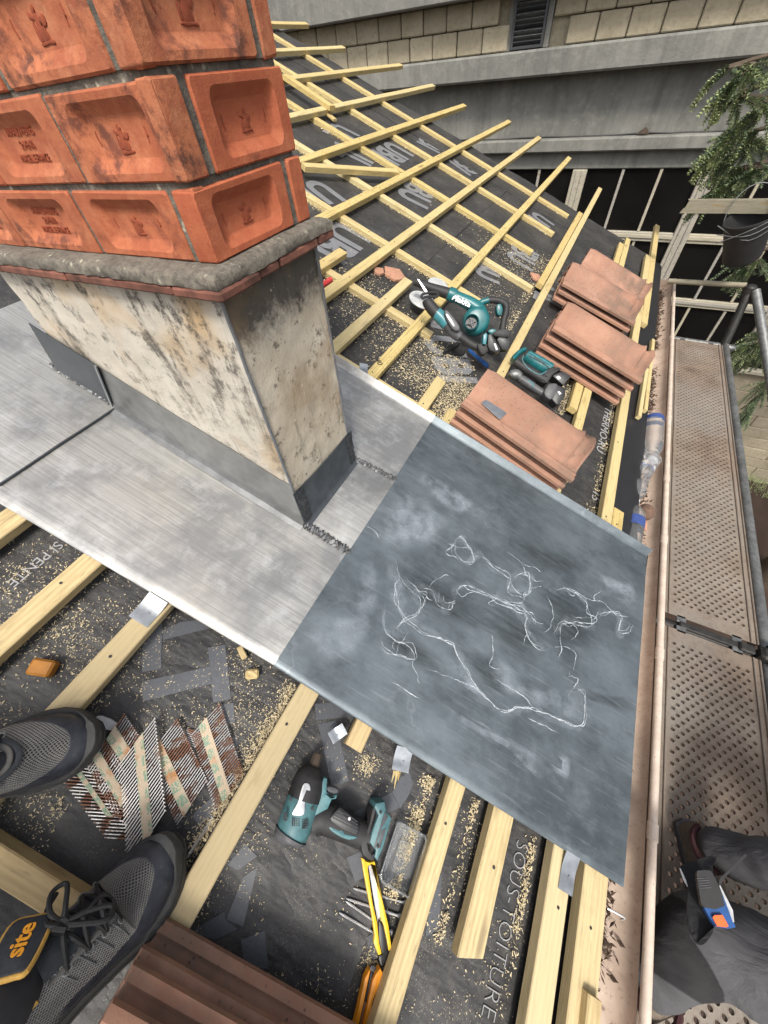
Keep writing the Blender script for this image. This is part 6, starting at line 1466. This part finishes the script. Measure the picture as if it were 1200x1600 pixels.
def head(parent, c, fwd, mats=('skin', 'hair')):
    m = MB(); R_ = []; n = 22; f_ = Vector(fwd).normalized(); 
    for i in range(17):
        a = math.pi * i / 16; zz = .118 * math.cos(a); r = .078 * math.sin(a) ** .8 * (1 - .12 * (zz < 0) * abs(zz) / .1)
        ring = []
        for k in range(n):
            b = 2 * math.pi * k / n; x = r * 1.18 * math.cos(b); y = r * math.sin(b)
            if abs(b) < .5 or b > 5.8: x += .020 * math.exp(-((zz + .012) / .022) ** 2) * math.exp(-(min(b, 6.283 - b) / .18) ** 2) - .006 * math.exp(-((zz - .018) / .010) ** 2)
            ring.append((x, y, zz))
        R_.append(ring)
    m.loft(R_); yaw = math.atan2(f_.y, f_.x); Mx = Matrix.Translation(Vector(c)) @ Matrix.Rotation(yaw, 4, 'Z') @ Matrix.Rotation(.45, 4, 'Y')
    h = m.build('head', M['skin'], parent, Mx, 70)
    for s_ in (-1, 1):
        m = MB(); m.disc((.083, s_ * .030, .018), .010, .006, 12, (1, 0, 0)); m.build('eye', M['white_print2'], h); m = MB(); m.tube([(0, s_ * .078, .02), (-.006, s_ * .088, .0), (0, s_ * .080, -.03)], .011, 8, smooth=3); m.build('ear', M['skin'], h)
    m = MB(); m.tube([(.080, -.022, -.052), (.088, 0, -.050), (.080, .022, -.052)], .005, 8, smooth=3); m.build('mouth', M['brick_stamp'], h)
    m = MB(); R2 = []
    for i in range(9):
        a = math.pi * .62 * i / 8; zz = .126 * math.cos(a) + .004; r = .086 * math.sin(a) ** .8; R2.append([(r * 1.17 * math.cos(b) - .012 - (.03 if i > 5 else 0) * (math.cos(b) > .2), r * math.sin(b), zz) for b in np.arange(0, 6.28, .3)])
    m.loft(R2); m.build('hair', M['hair'], h, None, 70); return h

# --- worker crouching on the scaffold deck
WB = (1.36, .10, DZ)
wk = thing('person', tmat(*WB), 'worker in dark grey trousers with black knee panels crouching on the scaffold deck', 'person')
def L_(p): return Vector(p) - Vector(WB)
nd = {'pel': (L_((1.50, .14, -.20)), (.155, .13)), 'hipA': (L_((1.42, .05, -.28)), .128), 'midA': (L_((1.225, .072, -.385)), .112), 'kneeA': (L_((1.045, .070, -.435)), .090), 'shA': (L_((1.030, .005, -.49)), .076), 'ankA': (L_((1.005, -.055, -.535)), .056), 'cufA': (L_((.985, -.085, -.548)), .048),
      'hipB': (L_((1.47, .24, -.20)), .10), 'kneeB': (L_((1.30, .275, -.10)), .072), 'shB': (L_((1.215, .275, -.30)), .054), 'ankB': (L_((1.140, .262, -.48)), .052), 'heelB': (L_((1.128, .258, -.525)), .050),
      'che': (L_((1.62, .14, .05)), (.16, .12)), 'nek': (L_((1.60, .14, .27)), .06), 'nk2': (L_((1.57, .14, .35)), .052), 'slA': (L_((1.61, -.02, .20)), .065), 'slB': (L_((1.61, .30, .20)), .065)}
ed = [('pel', 'hipA'), ('hipA', 'midA'), ('midA', 'kneeA'), ('kneeA', 'shA'), ('shA', 'ankA'), ('ankA', 'cufA'), ('pel', 'hipB'), ('hipB', 'kneeB'), ('kneeB', 'shB'), ('shB', 'ankB'), ('ankB', 'heelB'), ('pel', 'che'), ('che', 'nek'), ('nek', 'nk2'), ('che', 'slA'), ('che', 'slB')]
arm(nd, ed, L_((1.60, -.06, .17)), L_((1.56, -.13, -.06)), L_((1.43, -.06, -.10)), 'A', (-1, .3, -.2), (0, .2, -1)); arm(nd, ed, L_((1.60, .34, .17)), L_((1.55, .40, -.06)), L_((1.43, .34, -.02)), 'B', (-1, -.2, -.2), (0, -.2, -1))
ed += [('slA', 'shA_'), ('slB', 'shB_')] if False else [('slA', 'elA'), ('slB', 'elB')]
ed = [e for e in ed if e not in (('shA', 'elA'), ('shB', 'elB'))]
nd['shA'] = (L_((1.030, .005, -.49)), .076); nd['shB'] = (L_((1.215, .275, -.30)), .054)      # shins keep their names
def wmat(c):
    p = c + Vector(WB)
    if p.z > -.04 and p.x > 1.42: return 3 if (p.z > .30) else 2
    if p.x < 1.42 and p.z > -.11 and (p.y < -.02 or p.y > .32): return 3
    e = p.x - 1.005 - 1.1 * max(0, .05 - p.y)
    return 0
skin(nd, ed, 'pel', wmat, ['trousers', 'knee', 'jacket', 'skin'], 'body', wk, 3, .008)
head(wk, L_((1.53, .14, .45)), (-1, 0, 0))
def boot(parent, Mx, mat, sole, name='boot'):
    m = MB(); R_ = []
    for i in range(21):
        t = i / 20; x = .27 * t; wd = .001 + (.032 + .014 * math.exp(-((t - .72) / .2) ** 2)) * (1 - max(0, (t - .80) / .2) ** 2.2) ** .5 * min(1, (t / .07 + .15)) ; hgt = .075 * (1 - .35 * t) * (1 - max(0, (t - .75) / .25) ** 2.5 * .8) 
        R_.append([(x, wd * math.cos(a) * (1 if True else 0), .012 + hgt * max(0, math.sin(a)) ** .7) for a in np.linspace(0, math.pi, 15)])
    m.loft(R_); b = m.build(name, M[mat], parent, Mx, 60)
    m = MB(); R_ = []
    for i in range(21):
        t = i / 20; x = -.004 + .28 * t; wd = (.036 + .014 * math.exp(-((t - .72) / .2) ** 2)) * (1 - max(0, (t - .80) / .2) ** 2.2 * .999) ** .5 * min(1, (t / .07 + .25)); R_.append([(x, wd, 0), (x, wd, .018), (x, -wd, .018), (x, -wd, 0)])
    m.loft(R_); m.build('sole', M[sole], b, None, 60)
    m = MB(); m.tube([(.055 + .045 * math.cos(a), .036 * math.sin(a), .080 + .004 * math.cos(a)) for a in np.linspace(0, 6.283, 17)], .008, 8); m.build('collar', M['maroon'], b); return b
boot(wk, Matrix.Translation(L_((1.105, .312, DZ + .003))) @ Matrix.Rotation(-math.pi / 2 + .30, 4, 'Z'), 'suede', 'grey_plastic')
boot(wk, Matrix.Translation(L_((1.055, -.055, DZ + .003))) @ Matrix.Rotation(math.pi + .75, 4, 'Z'), 'suede', 'grey_plastic')
# thigh pocket flap, reflective edge and the tool clipped in it
def wp(px, py, z_): return Vector(onz(px, py, z_))
def slab3(pts, n_, th):                           # a panel of real thickness through 3D points
    m = MB(); n_ = Vector(n_); A_ = [tuple(Vector(p)) for p in pts]; B_ = [tuple(Vector(p) + n_ * th) for p in pts]; m.loft([A_, B_]); return m
up_ = Vector((-.35, .05, .93)).normalized()
def Zw(x, y): return 1000 + x / 4.85, 1270 + y / 4.85
def panel(pxs, zs, th, name, mat, parent, sm=0):
    P = [wp(*Zw(x, y), z_) for (x, y), z_ in zip(pxs, zs if hasattr(zs, '__len__') else [zs] * len(pxs))]
    if sm: P = cromc(P, sm)
    m = slab3(P, up_, th); m.v = [tuple(Vector(v) - Vector(WB)) for v in m.v]; return m.build(name, M[mat], parent, None, 40)
pk = panel([(300, 420), (360, 385), (560, 322), (560, 380), (545, 440), (600, 640), (680, 760), (560, 860), (540, 920), (470, 1000), (400, 960), (350, 760), (360, 560)], [z_ - .065 for z_ in (-.222, -.215, -.20, -.20, -.20, -.185, -.175, -.175, -.19, -.205, -.21, -.205, -.212)], .010, 'thigh_pocket', 'trousers', wk, 3)
panel([(298, 420), (308, 425), (364, 550), (358, 562), (325, 505)], -0.2740, .003, 'reflective_strip', 'white_print2', wk)
panel([(700, 400), (790, 315), (805, 325), (720, 420), (650, 480), (600, 560), (590, 550), (600, 500)], -0.2330, .006, 'tool_loop', 'black_rubber', wk)
tl = thing('pocket_tool', Matrix.Translation(wp(*Zw(560, 660), -.228)), 'black and blue pocket tool with an orange button clipped to the thigh pocket', 'hand tool')
TO_ = wp(*Zw(560, 660), -.228)
def tpan(pxs, z_, th, name, mat, sm=0):
    P = [wp(*Zw(x, y), z_) for x, y in pxs]
    if sm: P = cromc(P, sm)
    m = slab3(P, up_, th); m.v = [tuple(Vector(v) - TO_) for v in m.v]; return m.build(name, M[mat], tl, None, 40)
tpan([(415, 470), (440, 448), (510, 448), (545, 490), (625, 712), (470, 722), (440, 640)], -0.2300, .022, 'handle', 'black_rubber', 2)
tpan([(545, 480), (560, 520), (690, 830), (705, 870), (660, 880), (560, 862), (520, 810), (470, 725), (622, 712)], -0.2330, .021, 'body', 'blue', 1)
tpan([(535, 795), (550, 780), (610, 778), (655, 862), (640, 870), (570, 862)], -0.2260, .019, 'button', 'orange_red', 1)
for k in range(5): tpan([(418 + 6 * k, 505 + 18 * k), (500 + 6 * k, 500 + 18 * k), (501 + 6 * k, 505 + 18 * k), (419 + 6 * k, 510 + 18 * k)], -0.2305, .0235, 'grip_rib', 'grey_plastic')
tpan([(588, 560), (596, 556), (690, 745), (700, 830), (690, 835), (660, 748)], -0.2280, .016, 'clip', 'steel')

# --- photographer: only shoes and lower legs come near the picture
ph = thing('person', roofmat(-.30, -.55, .05), 'photographer standing on the roof in grey mesh safety shoes and dark trousers', 'person')
PO = Vector((-.30, -.55, .05))
inv = roofmat(*PO).inverted()
def R3(v, u, h): return Vector((v, u, h)) - PO
def f():
    t = NT('shoe_upper'); uv = t.n('UVMap').outputs[0]; s3 = t.sep(uv)
    x, s_ = s3[0], s3[1]                           # x 0 heel .. 1 toe, s 0 lateral .. 1 medial
    vv = t.n('TexVoronoi'); vv.inputs['Scale'].default_value = 1; vv.inputs['Randomness'].default_value = .06; mp = t.n('Mapping'); mp.inputs['Scale'].default_value = (88, 62, 1); mp.inputs['Rotation'].default_value = (0, 0, .6); t.put(mp.inputs['Vector'], uv); t.put(vv.inputs['Vector'], mp.outputs[0])
    hole = t.ramp(vv.outputs['Distance'], [(.26, 1), (.40, 0)])
    n1 = t.noise(11, 5, .7, t.co()); n2 = t.noise(120, 4, .7, t.co())
    mesh_c = t.mix(hole, t.mix(t.ramp(n1, [(.35, 0), (.65, 1)]), (.12, .117, .114), (.25, .238, .22)), (.012, .012, .013))
    lea = t.mix(t.ramp(n1, [(.42, 0), (.72, 1)]), (.014, .016, .023), (.052, .055, .066)); lea = t.mix(t.ramp(n2, [(.6, 0), (.75, .45)]), lea, (.17, .16, .14))
    ds = t.math('ABSOLUTE', t.math('SUBTRACT', s_, .52)) if False else t.math('ABSOLUTE', t.math('SUBTRACT', s_, .50))
    lim = t.math('SUBTRACT', .90, t.math('MULTIPLY', t.math('POWER', t.math('MULTIPLY', ds, 2.0), 2.2), .50))
    capm = t.ramp(t.math('SUBTRACT', x, lim), [(.0, 0), (.012, 1)])
    low = t.math('MULTIPLY', t.ramp(ds, [(.445, 0), (.455, 1)]), t.ramp(x, [(.30, .3), (.36, 1)]))
    heel = t.ramp(x, [(.16, 1), (.17, 0)])
    m_ = t.math('MAXIMUM', capm, t.math('MAXIMUM', low, heel))
    c = t.mix(m_, mesh_c, lea)
    h = t.math('MULTIPLY', hole, t.math('SUBTRACT', 1, m_))
    bp_ = t.bump(t.math('SUBTRACT', t.math('MULTIPLY', m_, .9), h), .6, .0014, t.bump(n1, .3, .003))
    return t.out(c, t.math('ADD', .48, t.math('MULTIPLY', t.math('SUBTRACT', 1, m_), .35)), 0, bp_)
M['shoe_upper'] = f()
M['shoe_sole'] = m_plain('shoe_sole', (.050, .050, .049), .7, 0, .35, 60, .35)
M['shoe_rand'] = m_plain('shoe_rand', (.068, .066, .06), .75, 0, .4, 60, .3)
M['shoe_grey'] = m_plain('shoe_grey_trim', (.12, .115, .105), .7, 0, .25, 90, .25)
M['lace'] = m_plain('black_lace', (.010, .010, .011), .75, 0, .5, 700, .6)
M['tongue'] = m_plain('tongue_fabric', (.030, .034, .040), .8, 0, .35, 160, .35)
M['tan_edge'] = m_plain('tan_binding', (.50, .29, .06), .75, 0, .2, 160, .3)
def interp(xs, ys, x):
    return float(np.interp(x, xs, ys))
TX = [0, .02, .06, .14, .25, .40, .55, .66, .74, .82, .89, .94, .975, 1.0]
WL = [.006, .022, .032, .038, .039, .041, .049, .056, .0580, .0555, .048, .037, .024, .004]     # lateral
WM = [.006, .022, .030, .035, .034, .035, .043, .050, .0520, .0505, .0445, .035, .023, .004]     # medial
HT = [.085, .105, .115, .120, .128, .134, .120, .103, .087, .073, .061, .052, .042, .026]
LSH = .300
XB = .205
def bendp(p, th):
    x, y, z_ = p
    k = min(1, max(0, (XB + .035 - x) / .07)); k = k * k * (3 - 2 * k); a = th * k; dx = x - XB
    return Vector((XB + dx * math.cos(a) + z_ * math.sin(a), y, -dx * math.sin(a) * k + z_ * math.cos(a)))
def bend(root, th):
    for o, Mo in [(root, Matrix.Identity(4))] + [(c, c.matrix_basis.copy()) for c in root.children] + [(g, c.matrix_basis @ g.matrix_basis) for c in root.children for g in c.children]:
        inv_ = Mo.inverted()
        for v in o.data.vertices: v.co = inv_ @ bendp(Mo @ v.co, th)
def shoe(Mx, label, side, th=0.0):
    """side = +1: lateral side towards +y"""
    nx, ns = 84, 40; vs = []; uvs = []
    for i in range(nx + 1):
        t = i / nx; tt = t + .0; wl, wm, ht = interp(TX, WL, tt), interp(TX, WM, tt), interp(TX, HT, tt)
        for j in range(ns + 1):
            s_ = j / ns; a = math.pi * s_; ca = math.cos(a); sa = math.sin(a); w_ = (wl if ca > 0 else wm) * (1 - .05)
            e = .62 if t > .6 else .72
            y = side * w_ * math.copysign(abs(ca) ** .78, ca); z_ = .020 + (ht - .020) * sa ** e
            crease = .0018 * math.sin(t * 70) * math.exp(-((t - .62) / .07) ** 2) * sa
            vs.append((LSH * t, y, z_ + crease + .0012 * noise.noise((t * 9, s_ * 6, side))) ); uvs.append((t, s_))
    W = ns + 1; fs = [(i * W + j, i * W + j + 1, (i + 1) * W + j + 1, (i + 1) * W + j) for i in range(nx) for j in range(ns)]
    me = bpy.data.meshes.new('shoe'); me.from_pydata(vs, [], fs); me.materials.append(M['shoe_upper']); ul = me.uv_layers.new(name='UVMap')
    for l in me.loops: ul.data[l.index].uv = uvs[l.vertex_index]
    bm = bmesh.new(); bm.from_mesh(me); bmesh.ops.recalc_face_normals(bm, faces=bm.faces); bm.to_mesh(me); bm.free()
    me.polygons.foreach_set('use_smooth', [True] * len(me.polygons))
    sh = link('safety_shoe', me, ph, Mx); sh['label'] = label
    def outline(k, grow, n=60):
        P = []
        for i in range(n + 1): t = i / n; P.append((LSH * t, side * (interp(TX, WL, t) + grow)))
        for i in range(n + 1): t = 1 - i / n; P.append((LSH * t, -side * (interp(TX, WM, t) + grow)))
        return P
    o1 = outline(0, .0045); m = MB(); 
    def zr_(x): t = x / LSH; return .030 + .006 * math.sin(t * 9) * .2 + .020 * max(0, (t - .88) / .12) ** 1.3 + .006 * max(0, .1 - t) / .1
    def ext(p, k): 
        t = p[0] / LSH; return (p[0] + (k if t > .97 else (-k if t < .02 else 0)), p[1])
    rings = [[(*ext(p, .002), 0.0 + .010 * max(0, (p[0] / LSH - .86) / .14) ** 2) for p in o1], [(*ext(p, .0065), .010) for p in o1], [(*ext((p[0], p[1] * 1.02), .007), .020) for p in o1], [(*ext(p, .0065), zr_(p[0]) - .003) for p in o1], [(*ext((p[0], p[1] * .96), .004), zr_(p[0])) for p in o1], [(*ext((p[0] * .995, p[1] * .86), -.003), zr_(p[0]) - .003) for p in o1]]
    m.loft(rings); m.build('sole', M['shoe_sole'], sh, None, 50)
    m = MB(); P = [(*ext((p[0], p[1] * 1.02), .0078), .0165 + .3 * (zr_(p[0]) - .030)) for p in o1]; m.tube(P, .0010, 5); m.build('sole_groove', M['black_rubber'], sh)
    # toe rand
    def surf(t, s_, off=0.0):
        wl, wm, ht = interp(TX, WL, t), interp(TX, WM, t), interp(TX, HT, t); a = math.pi * s_; ca, sa = math.cos(a), math.sin(a); w_ = (wl if ca > 0 else wm) * .95; e = .62 if t > .6 else .72
        p = Vector((LSH * t, side * w_ * math.copysign(abs(ca) ** .78, ca), .020 + (ht - .020) * sa ** e)); c = Vector((LSH * min(t, .9), 0, .03)); return p + (p - c).normalized() * off
    m = MB(); m.tube([surf(.955 + .03 * math.sin(math.pi * s_), s_, .001) for s_ in np.linspace(.08, .92, 25)], [.004 + .008 * math.sin(math.pi * (k / 24)) for k in range(25)], 10, 0, True, (1, .5)); m.build('toe_bumper', M['shoe_rand'], sh)
    # tongue, throat trim, eyelets, laces
    m = MB(); R_ = []
    for i in range(15):
        t = .70 - .30 * i / 14; w_ = .015 + .011 * (i / 14); lift = .001 + .004 * (i / 14); z_ = interp(TX, HT, t) + lift - .006
        R_.append([(LSH * t - .02 * max(0, (i - 9) / 5), w_, z_ - .004), (LSH * t - .02 * max(0, (i - 9) / 5), w_ * .8, z_ + .004), (LSH * t - .02 * max(0, (i - 9) / 5), 0, z_ + .007), (LSH * t - .02 * max(0, (i - 9) / 5), -w_ * .8, z_ + .004), (LSH * t - .02 * max(0, (i - 9) / 5), -w_, z_ - .004), (LSH * t - .02 * max(0, (i - 9) / 5), 0, z_ - .006)])
    m.loft(R_); tg = m.build('tongue', M['tongue'], sh, None, 60)
    tabM = Matrix.Translation((LSH * .205, 0, .118)) @ Matrix.Rotation(-.75, 4, 'Y') if False else Matrix.Translation((LSH * .40 - .022, side * -.018, .162)) @ Matrix.Rotation(side * -.75, 4, 'Z') @ Matrix.Rotation(.25, 4, 'Y') @ Matrix.Scale(.68, 4, (1, 0, 0)) @ Matrix.Scale(.74, 4, (0, 1, 0))
    m = MB(); m.prism([(-.036, -.026), (-.040, -.012), (-.041, .012), (-.036, .026), (.0, .030), (.034, .026), (.038, 0), (.034, -.026), (0, -.030)], -.004, .004, .003, 0, 4); tb = m.build('tongue_tab', M['tongue'], sh, tabM, 60)
    m = MB(); Q = cromc([Vector((x * 1.0, y * 1.0, -.001)) for x, y in [(-.036, -.026), (-.040, -.012), (-.041, .012), (-.036, .026), (.0, .030), (.034, .026), (.038, 0), (.034, -.026), (0, -.030)]], 4); Q = [tuple(q) for q in Q]; m.tube(Q + [Q[0]], .0042, 8); m.build('tongue_binding', M['tan_edge'], sh, tabM, 60)
    me = text_mesh('site', .032, .0005, .0007); me.materials.append(M['site_orange']); link('lettering', me, tb, Matrix.Translation((.004, 0, .0046)))
    m = MB(); m.tube([surf(t, s_, .0015) for t, s_ in ((.34, .30), (.48, .33), (.62, .375), (.69, .43), (.71, .5), (.69, .57), (.62, .625), (.48, .67), (.34, .70))], .0042, 8, 0, True, (1, .5), smooth=4); m.build('throat_trim', M['shoe_grey'], sh)
    m = MB(); m.tube([surf(t, s_, .0014) for t, s_ in ((.60, .345), (.69, .39), (.735, .5), (.69, .61), (.60, .655))], .0060, 8, 0, True, (1, .4), smooth=4); m.build('throat_edge', M['tongue'], sh)
    eye = []
    for k, t in enumerate((.665, .60, .535, .47, .395)):
        for sg in (-1, 1):
            s_ = .5 + sg * (.185 + .012 * k); p = surf(t, s_, .003); eye.append((k, sg, p)); m = MB(); d_ = (p - Vector((p.x, 0, .03))).normalized(); u_ = d_.cross(Vector((1, 0, 0))).normalized()
            m.tube([tuple(p + Vector((1, 0, 0)) * .0046 * math.cos(a) + u_ * .0046 * math.sin(a)) for a in np.linspace(0, 6.283, 13)], .0013, 6); m.build('eyelet', M['galv'], sh)
    m = MB(); E_ = {(k, sg): p for k, sg, p in eye}
    for k in range(4):
        for sg in (-1, 1):
            a, b = E_[(k, sg)], E_[(k + 1, -sg)]; mid = a.lerp(b, .5); mid.z = interp(TX, HT, mid.x / LSH) + .013 + .003 * sg; m2 = MB(); m2.tube([tuple(a), tuple(a.lerp(mid, .5) + Vector((0, 0, .007))), tuple(mid), tuple(mid.lerp(b, .5) + Vector((0, 0, .007))), tuple(b)], .0031, 7, smooth=4); m2.build('lace', M['lace'], sh)
    m2 = MB(); m2.tube([tuple(E_[(0, -1)]), tuple(E_[(0, -1)].lerp(E_[(0, 1)], .5) + Vector((0, 0, .018))), tuple(E_[(0, 1)])], .0031, 7, smooth=4); m2.build('lace', M['lace'], sh)
    kn = Vector((LSH * .44, 0, interp(TX, HT, .44) + .028))
    for pts in ([(0, 0, 0), (.012, .020, .006), (.030, .040, .004), (.040, .030, .0), (.020, .012, .004), (0, 0, 0)], [(0, 0, 0), (-.004, -.022, .004), (.006, -.044, -.004), (.020, -.040, -.006), (.010, -.016, .004), (0, 0, 0)], [(0, 0, 0), (.020, .012, .004), (.040, .010, -.002), (.062, .030, -.010)], [(0, 0, 0), (-.010, -.012, .004), (-.004, -.034, -.012), (.01, -.05, -.03)]):
        m2 = MB(); m2.tube([tuple(kn + Vector((x, side * y, z_))) for x, y, z_ in pts], .0031, 7, smooth=5); m2.build('lace', M['lace'], sh)
    m2 = MB(); m2.tube([tuple(kn + Vector((random.uniform(-.008, .008), random.uniform(-.010, .010), random.uniform(-.006, .006)))) for _ in range(9)], .0034, 7, smooth=4); m2.build('lace_knot', M['lace'], sh)
    # raised silver lines on the quarter
    for k in range(4):
        t = .36 + .065 * k; m2 = MB(); m2.tube([surf(t + .015 * j, .34 - .07 * j if side > 0 else .34 - .07 * j, .0012) for j in range(4)], .0009, 5); m2.build('stitched_line', M['zinc_clip'], sh)
    # padded collar
    m2 = MB(); m2.tube([surf(t, s_, -.002) + Vector((0, 0, .004)) for t, s_ in ((.30, .30), (.20, .30), (.10, .33), (.05, .42), (.04, .5), (.05, .58), (.10, .67), (.20, .70), (.30, .70))], .007, 8, smooth=4); m2.build('collar', M['tan_edge'], sh)
    if th: bend(sh, th)
    return sh
def shoeM(toe, heeldir, h, roll=0.0):
    d_ = Vector((toe[0] - heeldir[0], toe[1] - heeldir[1], 0)).normalized(); yaw = math.atan2(d_.y, d_.x); hl = Vector((toe[0], toe[1], h)) - d_ * LSH - PO
    return Matrix.Translation(hl) @ Matrix.Rotation(yaw, 4, 'Z') @ Matrix.Rotation(roll, 4, 'X')
tR, hR = rf(279, 1318, .05), rf(84, 1585, .05); tL, hL = rf(155, 1150, .07), rf(0, 1192, .09)
HSR, HSL = .030, .050
shoe(shoeM(tR, hR, HSR, -.36), 'right grey mesh safety shoe with a branded tongue, toe by the nail strips', -1, .50)
shoe(shoeM(tL, hL, HSL), 'left grey mesh safety shoe entering at the left edge', 1)
dR = (Vector((*tR, 0)) - Vector((*hR, 0))).normalized(); dL = (Vector((*tL, 0)) - Vector((*hL, 0))).normalized()
aR_ = shoeM(tR, hR, HSR, -.36) @ bendp((.055, 0, .125), .50) + PO; aR = Vector((aR_.x, aR_.y, 0)); aL = Vector((*tL, 0)) - dL * .235
nd = {'pel': (R3(-.42, -1.05, .34), (.14, .11)), 'che': (R3(-.40, -1.02, .70), (.14, .10)), 'nek': (R3(-.38, -.98, .92), .06), 'nk2': (R3(-.37, -.95, 1.00), .052),
      'hipR': (R3(-.36, -1.03, .33), .10), 'knR': (R3(aR.x - .14, aR.y - .30, .46), .078), 'anR': (R3(aR.x, aR.y, aR_.z), .050), 'ftR': (R3(aR.x + dR.x * .04, aR.y + dR.y * .04, aR_.z - .06), .032),
      'hipL': (R3(-.52, -1.03, .33), .10), 'knL': (R3(aL.x - .10, aL.y - .26, .42), .078), 'anL': (R3(aL.x, aL.y, .155), .052), 'ftL': (R3(aL.x + dL.x * .05, aL.y + dL.y * .05, .105), .034), 'sR': (R3(-.22, -.99, .83), .058), 'sL': (R3(-.56, -.99, .83), .058)}
ed = [('pel', 'che'), ('che', 'nek'), ('nek', 'nk2'), ('pel', 'hipR'), ('hipR', 'knR'), ('knR', 'anR'), ('anR', 'ftR'), ('pel', 'hipL'), ('hipL', 'knL'), ('knL', 'anL'), ('anL', 'ftL'), ('che', 'sR'), ('che', 'sL')]
arm(nd, ed, R3(-.18, -.97, .82), R3(-.04, -.66, .86), R3(.05, -.30, .96), 'Q', (-.35, 1, .05), (0, 0, 1)); arm(nd, ed, R3(-.58, -.97, .82), R3(-.44, -.66, .88), R3(-.20, -.30, 1.0), 'P', (.9, .6, -.2), (0, 0, 1))
ed += [('sR', 'elQ'), ('sL', 'elP')]; ed = [e for e in ed if e not in (('shQ', 'elQ'), ('shP', 'elP'))]; del nd['shQ'], nd['shP']
def pmat(c):
    p = c + PO
    if p.z > .95 and p.y < -.8: return 2
    if p.y > -.34 and p.z > .85: return 2
    return 1 if (p.z > .52 and p.y < -.80) or p.z > .62 else 0
M['dark_trousers'] = m_plain('dark_trousers', (.03, .03, .033), .9, 0, .3, 60, .4)
skin(nd, ed, 'pel', pmat, ['dark_trousers', 'jacket', 'skin'], 'body', ph, 2, .005)
head(ph, R3(-.35, -.92, 1.11), (.4, 1, 0))
